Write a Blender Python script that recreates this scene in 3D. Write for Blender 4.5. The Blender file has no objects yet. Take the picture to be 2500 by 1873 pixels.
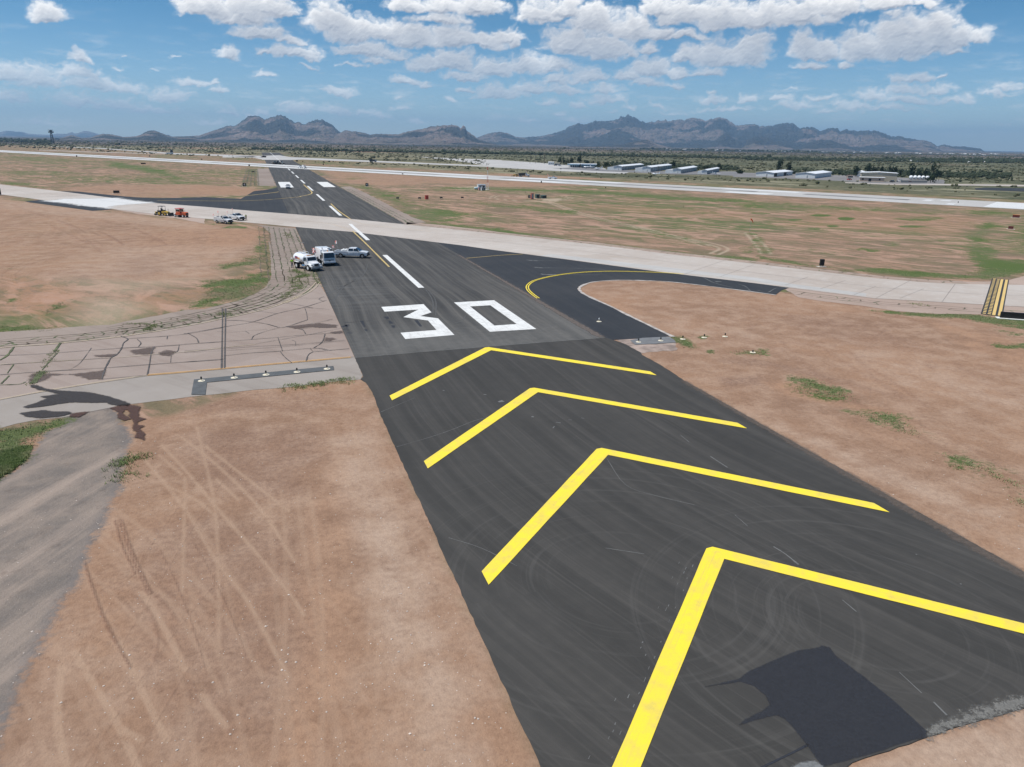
import bpy, bmesh, math, random
import numpy as np
from mathutils import Vector, Matrix, geometry
random.seed(7)
rng = np.random.default_rng(7)
scene = bpy.context.scene
COL = scene.collection
R = math.radians

# ------------------------------------------------------------------ camera
# measured from the runway markings (a 60 ft numeral, 120 ft stripes): metres, runway axis = Y
CH, PITCH, ROLL, YAW, FOC, CX, CY = 22.3627, 0.321065, 0.0156314, 0.329588, 1764.56, -23.2435, 2.3121
IW, IH = 2500.0, 1873.0
cy_, sy_ = math.cos(YAW), math.sin(YAW); cp_, sp_ = math.cos(PITCH), math.sin(PITCH)
FWD = np.array([sy_*cp_, cy_*cp_, -sp_]); RT0 = np.array([cy_, -sy_, 0.0]); UP0 = np.cross(RT0, FWD)
cr_, sr_ = math.cos(ROLL), math.sin(ROLL)
RT = cr_*RT0 + sr_*UP0; UP = -sr_*RT0 + cr_*UP0
CAMP = np.array([CX, CY, CH])
cam_d = bpy.data.cameras.new('camera'); cam = bpy.data.objects.new('camera', cam_d); COL.objects.link(cam)
cam.matrix_world = Matrix(((RT[0], UP[0], -FWD[0], CX), (RT[1], UP[1], -FWD[1], CY), (RT[2], UP[2], -FWD[2], CH), (0, 0, 0, 1)))
cam_d.sensor_fit = 'HORIZONTAL'; cam_d.sensor_width = 36.0; cam_d.lens = 36.0*FOC/IW
cam_d.clip_start = 0.5; cam_d.clip_end = 200000
scene.camera = cam

def ray(u, v):
    return ((u-IW/2)/FOC)*RT - ((v-IH/2)/FOC)*UP + FWD
def G(u, v, z=0.0):                       # photograph point -> place on the ground
    d = ray(u, v); t = (z-CH)/d[2]
    return (CX+d[0]*t, CY+d[1]*t)
TILES = {'R1': (0, 300, 3.539), 'R2': (600, 300, 3.539), 'R3': (1200, 300, 3.539), 'R4': (1800, 300, 3.16),
         'P1': (0, 600, 3.3136), 'P2': (600, 500, 3.539), 'P3': (1200, 550, 3.403), 'P4': (1850, 600, 3.403),
         'Q1': (0, 420, 4.424), 'Q2': (500, 560, 4.424), 'Q3': (450, 700, 4.424), 'Q4': (1300, 640, 4.9156),
         'U1': (0, 950, 2.212), 'U2': (0, 1400, 2.212), 'V1': (900, 1300, 2.765), 'V2': (1700, 1300, 2.765),
         'V3': (1700, 850, 2.765), 'V4': (850, 850, 2.602), 'T2': (620, 370, 7.9), 'T3': (1150, 410, 10.05),
         'H1': (1320, 370, 4.608), 'H2': (1800, 370, 4.0218), 'M1': (400, 270, 2.765), 'M2': (1200, 270, 2.765),
         'M3': (1850, 270, 3.403), 'M0': (0, 290, 4.916), 'W1': (700, 580, 10.05), 'W2': (360, 490, 8.51), 'S': (0, 0, 1.0),
         'K1': (0, 0, 1.7696), 'K2': (1250, 0, 1.7696)}
def TP(tile, pts):                        # measured points of one enlarged tile -> photograph coordinates
    ox, oy, s = TILES[tile]
    return [(ox+x/s, oy+y/s) for x, y in pts]
def TG(tile, pts):
    return [G(u, v) for u, v in TP(tile, pts)]

# ------------------------------------------------------------------ light
SUN_AZ = R(167)      # math angle (from +X, counter-clockwise) of the direction towards the sun
SUN_EL = R(64)
sdir = Vector((math.cos(SUN_AZ)*math.cos(SUN_EL), math.sin(SUN_AZ)*math.cos(SUN_EL), math.sin(SUN_EL)))
sl = bpy.data.lights.new('sun', 'SUN'); sl.energy = 4.2; sl.angle = R(0.53); sl.color = (1.0, 0.965, 0.91)
so = bpy.data.objects.new('sun', sl); COL.objects.link(so)
so.rotation_euler = sdir.to_track_quat('Z', 'Y').to_euler()
scene.view_settings.view_transform = 'Standard'; scene.view_settings.look = 'None'
scene.view_settings.exposure = 0.24; scene.view_settings.gamma = 1.0
scene.cycles.max_bounces = 6; scene.cycles.volume_bounces = 0; scene.cycles.transparent_max_bounces = 8

# ------------------------------------------------------------------ node helper
class NT:
    def __init__(s, tree): s.t = tree; s.n = tree.nodes; s.l = tree.links
    def put(s, sock, v):
        if isinstance(v, bpy.types.NodeSocket): s.l.new(v, sock)
        elif v is not None:
            if hasattr(sock, 'default_value'):
                try: sock.default_value = v
                except Exception: sock.default_value = (*v, 1.0) if len(v) == 3 else v
    def m(s, op, a, b=None, c=None, clamp=False):
        n = s.n.new('ShaderNodeMath'); n.operation = op; n.use_clamp = clamp
        for i, v in enumerate((a, b, c)):
            if v is not None: s.put(n.inputs[i], v)
        return n.outputs[0]
    def vm(s, op, a, b=None, sc=None):
        n = s.n.new('ShaderNodeVectorMath'); n.operation = op
        s.put(n.inputs[0], a)
        if b is not None: s.put(n.inputs[1], b)
        if sc is not None: s.put(n.inputs['Scale'], sc)
        return n.outputs['Value'] if op in ('LENGTH', 'DOT_PRODUCT', 'DISTANCE') else n.outputs[0]
    def noise(s, vec, scale, detail=4, rough=0.55, dist=0.0, col=False):
        n = s.n.new('ShaderNodeTexNoise'); n.noise_dimensions = '3D'
        s.put(n.inputs['Vector'], vec); s.put(n.inputs['Scale'], scale)
        n.inputs['Detail'].default_value = detail; n.inputs['Roughness'].default_value = rough
        n.inputs['Distortion'].default_value = dist
        return n.outputs['Color'] if col else n.outputs['Fac']
    def voro(s, vec, scale, feat='F1', out='Distance', rand=1.0):
        n = s.n.new('ShaderNodeTexVoronoi'); n.feature = feat
        s.put(n.inputs['Vector'], vec); s.put(n.inputs['Scale'], scale); n.inputs['Randomness'].default_value = rand
        return n.outputs[out]
    def mix(s, f, a, b, mode='MIX'):
        n = s.n.new('ShaderNodeMix'); n.data_type = 'RGBA'; n.blend_type = mode; n.clamp_factor = True
        s.put(n.inputs[0], f)
        for i, v in ((6, a), (7, b)):
            if isinstance(v, (tuple, list)) and len(v) == 3: v = (*v, 1.0)
            s.put(n.inputs[i], v)
        return n.outputs[2]
    def rng(s, v, a, b, c=0.0, d=1.0, smooth=True):
        n = s.n.new('ShaderNodeMapRange'); n.interpolation_type = 'SMOOTHSTEP' if smooth else 'LINEAR'
        s.put(n.inputs[0], v)
        for i, k in enumerate((a, b, c, d)): s.put(n.inputs[1+i], k)
        return n.outputs[0]
    def attr(s, name):
        n = s.n.new('ShaderNodeAttribute'); n.attribute_name = name; return n
    def sep(s, v):
        n = s.n.new('ShaderNodeSeparateXYZ'); s.put(n.inputs[0], v); return n.outputs
    def comb(s, x=0.0, y=0.0, z=0.0):
        n = s.n.new('ShaderNodeCombineXYZ')
        for i, v in enumerate((x, y, z)): s.put(n.inputs[i], v)
        return n.outputs[0]
    def scl(s, v, xyz): return s.vm('MULTIPLY', v, xyz)
    def pos(s): return s.n.new('ShaderNodeNewGeometry').outputs['Position']
    def obj(s): return s.n.new('ShaderNodeTexCoord').outputs['Object']

# ------------------------------------------------------------------ world: daylight sky with cumulus
wd = bpy.data.worlds.new('World'); scene.world = wd; wd.use_nodes = True
W = NT(wd.node_tree); W.n.clear()
sky = W.n.new('ShaderNodeTexSky'); sky.sky_type = 'NISHITA'; sky.sun_disc = False
sky.sun_elevation = SUN_EL; sky.sun_rotation = R(90)-SUN_AZ; sky.altitude = 1300; sky.air_density = 1.0; sky.dust_density = 0.4; sky.ozone_density = 2.5
dirv = W.n.new('ShaderNodeTexCoord').outputs['Generated']
dx, dy, dz = W.sep(dirv)
def azel(u, v):
    d = ray(u, v); d = d/np.linalg.norm(d)
    return (math.degrees(math.atan2(d[0], d[1])-YAW), math.degrees(math.asin(d[2])))
# each cumulus: centre x, flat base y, half width, height above the base, strength (photograph coordinates)
CL = []
def puff(tile, *rows):
    ox, oy, s = TILES[tile]
    for x, yb, hw, ht, *k in rows:
        CL.append((ox+x/s, oy+yb/s, hw/s, ht/s, k[0] if k else 1.0))
puff('K1', (198, 88, 95, 72), (345, 258, 68, 40), (978, 252, 66, 48), (1150, 335, 55, 24, .8), (1470, 408, 95, 32, .8), (945, 398, 55, 22, .8), (840, 368, 110, 30, .75), (930, 366, 30, 20, .8),
     (900, 60, 150, 90), (1060, 90, 150, 120), (1180, 60, 120, 90), (1130, 165, 150, 60), (1260, 190, 70, 30, .8), (1270, 240, 130, 45, .9), (1150, 235, 60, 25, .8), (1330, 255, 60, 35, .8),
     (1430, 130, 120, 120), (1520, 170, 130, 110), (1660, 170, 130, 90), (1780, 190, 130, 90), (1580, 240, 160, 55, .9), (1700, 250, 120, 40, .8), (1620, 270, 90, 30, .7),
     (1900, 50, 130, 60), (2060, 60, 130, 70), (1750, 40, 90, 60), (1900, 95, 150, 40, .9), (1960, 190, 110, 90), (2100, 200, 110, 60), (2200, 180, 80, 50),
     (1850, 300, 90, 60), (1960, 290, 110, 75), (2120, 320, 110, 75), (2010, 345, 110, 38, .9), (1740, 365, 90, 30, .85), (1830, 370, 40, 30, .8), (2150, 420, 130, 50, .85), (2000, 395, 40, 25, .8),
     (50, 340, 130, 75, .75), (180, 370, 140, 90, .75), (330, 330, 130, 60, .75), (420, 380, 150, 60, .72), (60, 440, 110, 55, .7), (540, 400, 120, 45, .7), (740, 430, 110, 50, .72), (520, 470, 150, 40, .62),
     (350, 450, 150, 50, .62), (650, 490, 150, 35, .58), (200, 530, 180, 30, .5), (530, 300, 25, 12, .6), (990, 495, 65, 28, .62), (1120, 500, 70, 35, .58), (1290, 490, 85, 50, .66), (1240, 450, 50, 20, .6), (1440, 490, 90, 42, .66),
     (1560, 490, 70, 28, .6), (1730, 478, 50, 20, .62), (1640, 505, 80, 20, .5), (1800, 535, 60, 18, .5), (1950, 440, 28, 20, .55), (900, 530, 90, 18, .45), (1140, 545, 140, 20, .42), (1520, 290, 70, 14, .5), (1330, 290, 40, 12, .5), (760, 248, 40, 10, .42), (680, 315, 20, 10, .5), (1730, 425, 40, 12, .4), (530, 248, 20, 8, .4))
puff('K2', (120, 90, 110, 100), (230, 60, 110, 70), (10, 195, 32, 65), (350, 120, 120, 110), (250, 220, 130, 120), (380, 240, 150, 110), (520, 165, 120, 110), (640, 160, 70, 50), (760, 165, 110, 35, .8), (590, 220, 55, 40, .85), (500, 235, 50, 40, .8),
     (60, 310, 110, 80, .9), (180, 305, 110, 50, .85), (600, 320, 110, 80), (720, 330, 70, 40, .9), (850, 325, 75, 38, .9), (330, 350, 110, 55, .85), (500, 350, 70, 50, .85), (80, 400, 110, 55, .85), (230, 400, 90, 40, .75), (200, 360, 70, 40, .85), (580, 375, 90, 40, .8), (700, 380, 55, 30, .7), (400, 400, 90, 30, .7), (400, 440, 110, 35, .62), (150, 450, 70, 25, .62), (290, 465, 40, 25, .6),
     (640, 60, 120, 70), (760, 90, 170, 100), (900, 110, 140, 110), (1050, 105, 160, 110), (1250, 100, 170, 110), (1400, 60, 160, 80), (1620, 30, 150, 50), (1780, 20, 100, 30, .8),
     (760, 260, 70, 60), (860, 270, 90, 110), (1030, 270, 110, 140), (950, 275, 140, 90), (1250, 240, 70, 110), (1340, 245, 80, 80), (1500, 240, 130, 120), (1640, 240, 130, 180), (1820, 200, 110, 170), (1720, 230, 130, 160), (1920, 190, 90, 85), (2020, 175, 80, 55, .9), (1910, 215, 50, 25, .8),
     (1290, 295, 95, 32, .8), (1450, 288, 55, 26, .8), (1720, 358, 125, 35, .8), (1860, 343, 28, 18, .7), (2140, 380, 90, 28, .72), (2100, 410, 110, 30, .62), (860, 445, 80, 30, .72), (1010, 440, 48, 32, .72), (870, 410, 32, 14, .62), (1160, 435, 65, 28, .7), (1330, 425, 80, 26, .7), (1240, 470, 110, 40, .6), (930, 480, 180, 20, .5),
     (1560, 430, 120, 40, .66), (1680, 400, 100, 35, .62), (1820, 400, 90, 35, .68), (1700, 440, 170, 35, .62), (1900, 440, 110, 25, .6), (1480, 470, 110, 35, .6), (1600, 480, 180, 30, .52), (1350, 490, 70, 22, .5),
     (200, 498, 40, 18, .6), (510, 470, 50, 25, .6), (640, 465, 60, 18, .5), (270, 530, 80, 24, .5), (430, 480, 25, 12, .55), (60, 525, 70, 20, .42), (1200, 390, 30, 10, .42), (700, 490, 80, 18, .42), (0, 425, 30, 14, .6), (1400, 450, 60, 20, .5), (2100, 540, 60, 10, .3), (1650, 535, 60, 10, .3))

# clouds: density and painted sun shading of a cumulus deck, computed over the sector of sky the place shows, kept as vertex data of a distant backdrop
def vnoise(x, y, seed, kind='perlin'):
    r = np.random.default_rng(seed); N = 256
    ang = r.random((N, N))*2*np.pi; gx_, gy_ = np.cos(ang), np.sin(ang)
    xi = np.floor(x).astype(int); yi = np.floor(y).astype(int); xf = x-xi; yf = y-yi
    if kind == 'worley':
        jx = r.random((N, N)); jy = r.random((N, N)); best = np.full(x.shape, 9.0)
        for a in (-1, 0, 1):
            for c in (-1, 0, 1):
                X = (xi+a) % N; Y = (yi+c) % N
                best = np.minimum(best, (a+jx[X, Y]-xf)**2+(c+jy[X, Y]-yf)**2)
        return 1-np.clip(np.sqrt(best), 0, 1)
    u = xf*xf*xf*(xf*(xf*6-15)+10); v = yf*yf*yf*(yf*(yf*6-15)+10)
    def gd(a, c): X = (xi+a) % N; Y = (yi+c) % N; return gx_[X, Y]*(xf-a)+gy_[X, Y]*(yf-c)
    return (gd(0, 0)*(1-u)+gd(1, 0)*u)*(1-v)+(gd(0, 1)*(1-u)+gd(1, 1)*u)*v
def fbm(x, y, seed, octv, gain=.55, kind='perlin'):
    o = 0; amp = 1; tot = 0
    for k in range(octv):
        o = o+amp*vnoise(x+17.3*k, y+9.1*k, seed+k, kind); tot += amp; amp *= gain; x = x*2.03; y = y*2.03
    return o/tot
caz = np.arange(-50, 50.01, .062); cel = np.concatenate([np.arange(-.6, 13.0, .05), np.arange(13.0, 18, .16)])
CA, CE = np.meshgrid(caz, cel)
wA = fbm(CA*.45, CE*.6, 11, 4); wB = fbm(CA*.45+40, CE*.6+40, 31, 4)
PA = CA+wA*1.15; PE = CE+wB*.75
wsm = fbm(CA*1.6, CE*2.2, 61, 4); PA = PA+wsm*.35; PE = PE+fbm(CA*1.6+9, CE*2.2+5, 71, 4)*.28
DEN = np.full(CA.shape, -1.2); REL = np.zeros(CA.shape); 
for u, v, hw, ht, k in CL:
    a0, e0 = azel(u, v); a1, _ = azel(u+hw, v); _, e1 = azel(u, v-ht)
    rx = abs(a1-a0)*1.16; ry = abs(e1-e0)*1.16
    X = (PA-a0)/rx; Y = (PE-(e0+ry*.10))/ry
    X2 = np.abs(X); Yd = np.where(Y < 0, Y*3.4, Y)
    f = k*(1-np.sqrt(X2*X2+Yd*Yd))
    h_ = .09; d = np.abs(DEN-f); sm = np.maximum(DEN, f)+np.where(d < h_, (h_-d)**2/(4*h_), 0)
    DEN = sm
S1 = np.clip((CE-1.0)/7.5, 0, 1)                 # cells shrink towards the horizon
big = fbm(PA*.85, PE*1.15, 101, 7, .58); fine = fbm(PA*2.2, PE*3.4, 131, 6, .58)
wo1 = fbm(PA*1.25, PE*1.75, 151, 5, .55, 'worley'); wo2 = fbm(PA*3.0, PE*4.6, 171, 4, .55, 'worley')
nz = S1*(big*.62+(wo1-.55)*.95)+(1-S1)*(fine*.85+(wo2-.55)*.55)
FD = DEN+nz*.62+fine*.12
wisp = np.clip(fbm(CA*.30+3, CE*1.7, 211, 7, .66)*2.6-.12, 0, 1)*np.clip((8.5-CE)/5, .12, 1)
# optical depth towards the sun (above, a little to the left) darkens what lies below it
dens = np.clip(FD-.06, 0, .8)
tau = np.zeros_like(FD); de = .05; da = .062
for k in range(1, 44):
    up = k; left = int(k*.35)
    sh = np.zeros_like(dens); sh[:-up, left:] = dens[up:, :dens.shape[1]-left] if left else dens[up:, :]
    tau += sh*(1/(1+.02*k))
lit_ = np.exp(-tau*.19)
gy2, gx2 = np.gradient(FD); rel = np.clip(-gy2*1.5+gx2*.5, -.5, .5)
edge = np.clip((FD+.01)/.50, 0, 1); ALP = edge*edge*(3-2*edge)
thin = np.clip(1-FD*1.6, 0, 1)
BR = np.clip(.18+.86*lit_+rel*.95+thin*.16+wo1*.10-.05, 0, 1.06)
low_ = np.clip((CE-.6)/7.0, 0, 1)
fade = .58+.42*low_
ALP = ALP*fade
ALP = np.maximum(ALP, wisp*.42)*np.clip((CE+.3)/1.2, 0, 1)*np.clip((50-np.abs(CA))/5, 0, 1)*np.clip((18-CE)/3, 0, 1)
RAD = 90000.0
th = np.radians(CA)+YAW; ce = np.radians(CE)
cv = np.stack([CX+RAD*np.sin(th)*np.cos(ce), CY+RAD*np.cos(th)*np.cos(ce), CH+RAD*np.sin(ce)], -1).reshape(-1, 3).astype(np.float32)
nr_, nc_ = CA.shape
ii = np.arange(nr_-1)[:, None]; jj = np.arange(nc_-1)[None, :]
cq = np.stack(np.broadcast_arrays(ii*nc_+jj, (ii+1)*nc_+jj, (ii+1)*nc_+jj+1, ii*nc_+jj+1), -1).reshape(-1, 4).astype(np.int32)
cm = bpy.data.meshes.new('sky'); cm.vertices.add(len(cv)); cm.vertices.foreach_set('co', cv.ravel())
cm.loops.add(cq.size); cm.loops.foreach_set('vertex_index', cq.ravel()); cm.polygons.add(len(cq)); cm.polygons.foreach_set('loop_start', np.arange(len(cq), dtype=np.int32)*4)
cm.update(calc_edges=True)
at = cm.attributes.new('cloud', 'FLOAT_VECTOR', 'POINT')
at.data.foreach_set('vector', np.stack([ALP, BR, low_], -1).reshape(-1, 3).astype(np.float32).ravel())
cmat = bpy.data.materials.new('cumulus_sky'); cmat.use_nodes = True; t = NT(cmat.node_tree); t.n.clear()
c3 = t.sep(t.attr('cloud').outputs['Vector'])
ccol = t.mix(c3[1], (.33, .365, .43), (1.0, .99, .975))
ccol = t.mix(c3[2], t.mix(.25, ccol, (.50, .64, .74)), ccol)
em = t.n.new('ShaderNodeEmission'); t.put(em.inputs[0], ccol); em.inputs[1].default_value = 1.0
tr = t.n.new('ShaderNodeBsdfTransparent'); mx = t.n.new('ShaderNodeMixShader'); t.put(mx.inputs[0], c3[0])
t.l.new(tr.outputs[0], mx.inputs[1]); t.l.new(em.outputs[0], mx.inputs[2])
ou = t.n.new('ShaderNodeOutputMaterial'); t.l.new(mx.outputs[0], ou.inputs[0])
cmat.cycles.emission_sampling = 'NONE' if hasattr(cmat.cycles, 'emission_sampling') else None
cm.materials.append(cmat)
sky_o = bpy.data.objects.new('sky', cm); COL.objects.link(sky_o); sky_o['kind'] = 'structure'; sky_o['label'] = 'fair weather cumulus clouds in a blue summer sky'

SKYS = 0.088
el = W.m('MULTIPLY', W.m('ARCSINE', dz), 180/math.pi)
tint = W.mix(W.rng(el, -1.0, 11.0), (.95, 1.08, 1.20), (.30, .66, .83))
skyc = W.mix(1.0, sky.outputs[0], tint, 'MULTIPLY')
bg = W.n.new('ShaderNodeBackground'); W.put(bg.inputs[0], skyc); bg.inputs[1].default_value = SKYS
wo = W.n.new('ShaderNodeOutputWorld'); W.l.new(bg.outputs[0], wo.inputs[0])

# ------------------------------------------------------------------ materials
def mat(name):
    m = bpy.data.materials.new(name); m.use_nodes = True
    t = NT(m.node_tree); b = t.n['Principled BSDF']
    return m, t, b
def plain(name, col, rough=0.6, metal=0.0, var=0.12, scale=3.0, coat=0.0, bump=0.0, spec=0.5):
    m, t, b = mat(name)
    p = t.obj()
    n = t.noise(p, scale, 5, .6)
    c = t.mix(t.rng(n, .3, .7), tuple(x*(1-var) for x in col), tuple(min(1, x*(1+var)) for x in col))
    t.put(b.inputs['Base Color'], c); b.inputs['Metallic'].default_value = metal
    t.put(b.inputs['Roughness'], t.rng(t.noise(p, scale*2.3, 3), .3, .7, max(.02, rough-.07), min(1, rough+.07)))
    b.inputs['Coat Weight'].default_value = coat; b.inputs['Specular IOR Level'].default_value = spec
    if bump:
        bn = t.n.new('ShaderNodeBump'); bn.inputs['Strength'].default_value = bump; bn.inputs['Distance'].default_value = .02
        t.put(bn.inputs['Height'], t.noise(p, scale*6, 4)); t.l.new(bn.outputs[0], b.inputs['Normal'])
    return m
def bump(t, b, h, strength=.4, dist=.03):
    bn = t.n.new('ShaderNodeBump'); bn.inputs['Strength'].default_value = strength; bn.inputs['Distance'].default_value = dist
    t.put(bn.inputs['Height'], h); t.l.new(bn.outputs[0], b.inputs['Normal'])

# ------------------------------------------------------------------ object helpers
def link(name, me, m=None, parent=None):
    o = bpy.data.objects.new(name, me); COL.objects.link(o)
    if m is not None: me.materials.append(m)
    if parent is not None: o.parent = parent
    return o
def tag(o, label=None, cat=None, group=None, kind=None):
    if label: o['label'] = label
    if cat: o['category'] = cat
    if group: o['group'] = group
    if kind: o['kind'] = kind
    return o
def thing(name, label, cat, loc=(0, 0, 0), rz=0.0, group=None):
    o = bpy.data.objects.new(name, None); COL.objects.link(o); o.empty_display_size = .3
    o.location = (loc[0], loc[1], loc[2] if len(loc) > 2 else 0.0); o.rotation_euler = (0, 0, rz)
    return tag(o, label, cat, group)
def copy_tree(root, loc, rz, label, group=None):
    c = root.copy(); COL.objects.link(c); c.location = (loc[0], loc[1], 0); c.rotation_euler = (0, 0, rz)
    c['label'] = label
    if group: c['group'] = group
    for ch in root.children:
        k = ch.copy(); COL.objects.link(k); k.parent = c
        for g2 in ch.children:
            q = g2.copy(); COL.objects.link(q); q.parent = k
    return c
def face_mesh(name, verts, faces, smooth=False):
    me = bpy.data.meshes.new(name); me.from_pydata(verts, [], faces); me.update()
    if smooth:
        for p in me.polygons: p.use_smooth = True
    return me
def jag(pts, step, amp, closed=True):
    out = []; n = len(pts)
    for i in range(n if closed else n-1):
        a = np.array(pts[i], float); b = np.array(pts[(i+1) % n], float)
        L = np.linalg.norm(b-a); k = max(1, int(L/step)); k = min(k, 400)
        nn = np.array([-(b-a)[1], (b-a)[0]])/max(L, 1e-6)
        for j in range(k):
            q = a+(b-a)*j/k
            if j: q = q+nn*random.uniform(-amp, amp)
            out.append(tuple(q))
    if not closed: out.append(tuple(pts[-1]))
    return out
def sheet(name, polys, z, m, kind='structure', step=0, amp=0, label=None):
    """one flat paved or painted sheet made of one or more outlines"""
    V = []; F = []
    for pts0 in polys:
        ar = lambda P_: abs(sum(P_[i-1][0]*P_[i][1]-P_[i][0]*P_[i-1][1] for i in range(len(P_))))/2
        for tries in range(7):               # a ragged outline may cross itself: then draw it again, calmer
            pts = jag(pts0, step, amp*(1, 1, .7, .5, .3, .1, 0)[tries]) if step else pts0
            v3 = [Vector((x, y, z)) for x, y in pts]; tr = geometry.tessellate_polygon([v3])
            got = sum((v3[f[1]]-v3[f[0]]).cross(v3[f[2]]-v3[f[0]]).length/2 for f in tr)
            if abs(got-ar(pts)) < .01*ar(pts): break
        b = len(V); V += [tuple(v) for v in v3]
        for f in tr:
            a, c, d = (v3[i] for i in f)
            if (c-a).cross(d-a).z < 0: f = f[::-1]
            F.append([b+i for i in f])
    o = link(name, face_mesh(name, V, F), m)
    return tag(o, label, kind=kind)
def strip_poly(pts, w, taper=False, jit=0.0):
    """outline quads of a line of width w"""
    P = [np.array(p, float) for p in pts]; out = []
    L = []; Rr = []
    for i, p in enumerate(P):
        a = P[max(0, i-1)]; b = P[min(len(P)-1, i+1)]; d = b-a; d = d/max(np.linalg.norm(d), 1e-9)
        n = np.array([-d[1], d[0]]); ww = w*(1+random.uniform(-jit, jit))
        if taper and i in (0, len(P)-1): ww *= .2
        L.append(p+n*ww/2); Rr.append(p-n*ww/2)
    return L, Rr
def strips(name, lines, z, m, kind='structure', label=None):
    V = []; F = []
    for ln in lines:
        pts, w = ln[0], ln[1]; jit = ln[2] if len(ln) > 2 else 0
        L, Rr = strip_poly(pts, w, jit=jit); b = len(V)
        for l, r in zip(L, Rr): V += [(l[0], l[1], z), (r[0], r[1], z)]
        for i in range(len(pts)-1):
            F.append((b+2*i+1, b+2*i+3, b+2*i+2, b+2*i))
    o = link(name, face_mesh(name, V, F), m)
    return tag(o, label, kind=kind)
DECM = {}
def decal(name, tile, pts, z, col, soft=.5, amax=.9, rough=.9, ns=1.2, var=.25, label=None, nz_amp=1.0, k=110):
    """a thin stain or dusting lying on the paving, its edge dissolving raggedly"""
    P = np.array(TG(tile, pts) if tile else pts, float); lo = P.min(0)-soft*1.5; hi = P.max(0)+soft*1.5
    n = max(24, k); xs = np.linspace(lo[0], hi[0], n); ys = np.linspace(lo[1], hi[1], n); XX, YY = np.meshgrid(xs, ys); Q = np.stack([XX.ravel(), YY.ravel()], 1)
    d = np.full(len(Q), 1e9)
    for i in range(len(P)): d = np.minimum(d, seg_dist(Q, P[i-1], P[i]))
    d = np.where(inside(Q, P), d, -d); w = np.clip(.5+d/(2*soft), 0, 1)
    V = np.c_[Q, np.full(len(Q), z)]; I = np.arange(n-1)[:, None]; J = np.arange(n-1)[None, :]
    F = np.stack(np.broadcast_arrays(I*n+J, I*n+J+1, (I+1)*n+J+1, (I+1)*n+J), -1).reshape(-1, 4); keep = w[F].max(1) > 0
    me = bpy.data.meshes.new(name); me.from_pydata(V.tolist(), [], F[keep].tolist()); me.update()
    at = me.attributes.new('spread', 'FLOAT', 'POINT'); at.data.foreach_set('value', w.astype(np.float32))
    key = (col, amax, rough, ns, var, nz_amp)
    if key not in DECM:
        m, t, b = mat('stain'); p = t.pos(); n1 = t.noise(p, ns, 6, .65); n2 = t.noise(p, ns*5, 5, .7)
        a = t.m('ADD', t.attr('spread').outputs['Fac'], t.m('MULTIPLY', t.m('SUBTRACT', t.m('ADD', t.m('MULTIPLY', n1, .6), t.m('MULTIPLY', n2, .4)), .5), 1.5*nz_amp))
        t.put(b.inputs['Alpha'], t.m('MULTIPLY', t.m('MULTIPLY', t.rng(a, .30, .66), amax), t.rng(t.attr('spread').outputs['Fac'], 0.0, .12)))
        t.put(b.inputs['Base Color'], t.mix(t.rng(n2, .3, .7), tuple(c*(1-var) for c in col), tuple(c*(1+var) for c in col))); b.inputs['Roughness'].default_value = rough; b.inputs['Specular IOR Level'].default_value = .25
        DECM[key] = m
    return tag(link(name, me, DECM[key]), label, kind='structure')
def smooth_line(pts, k=6):
    """Catmull-Rom through the points"""
    P = [np.array(p, float) for p in pts]; P = [2*P[0]-P[1]]+P+[2*P[-1]-P[-2]]; out = []
    for i in range(1, len(P)-2):
        for j in range(k):
            t = j/k; a, b, c, d = P[i-1:i+3]
            out.append(tuple(.5*((2*b)+(-a+c)*t+(2*a-5*b+4*c-d)*t*t+(-a+3*b-3*c+d)*t**3)))
    out.append(tuple(P[-2])); return out

# ------------------------------------------------------------------ ground: one sheet to the horizon, measured cover zones kept as vertex data
deps = np.concatenate([np.linspace(80, 56, 10), np.linspace(55, 12, 330), np.linspace(11.9, 1.2, 250), np.linspace(1.15, .1, 60)[0:], [.05, .02]])
rad = CH/np.tan(np.radians(deps)); NR = len(rad)
azs = np.concatenate([np.linspace(-180, -50, 27)[:-1], np.linspace(-50, -40, 21)[:-1], np.linspace(-40, 40, 760)[:-1], np.linspace(40, 50, 21)[:-1], np.linspace(50, 180, 27)[:-1]])
NA = len(azs)
aa = np.radians(azs)+YAW
gx = CX+np.outer(rad, np.sin(aa)); gy = CY+np.outer(rad, np.cos(aa)); GXY = np.stack([gx.ravel(), gy.ravel()], 1)
GD = np.repeat(rad, NA)                     # distance from the photographer's foot point
MASK = {k: np.zeros(len(GXY), np.float32) for k in ('grass', 'bare', 'gravel', 'pale', 'dark', 'track', 'rust', 'brush', 'rut')}
def seg_dist(Q, a, b):
    ab = b-a; t = np.clip(((Q-a)@ab)/max(ab@ab, 1e-9), 0, 1)
    return np.linalg.norm(Q-(a+t[:, None]*ab), axis=1)
def inside(Q, P):
    c = np.zeros(len(Q), bool); j = len(P)-1
    for i in range(len(P)):
        xi, yi = P[i]; xj, yj = P[j]
        if yi != yj:
            c ^= ((yi > Q[:, 1]) != (yj > Q[:, 1])) & (Q[:, 0] < (xj-xi)*(Q[:, 1]-yi)/(yj-yi)+xi)
        j = i
    return c
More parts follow.
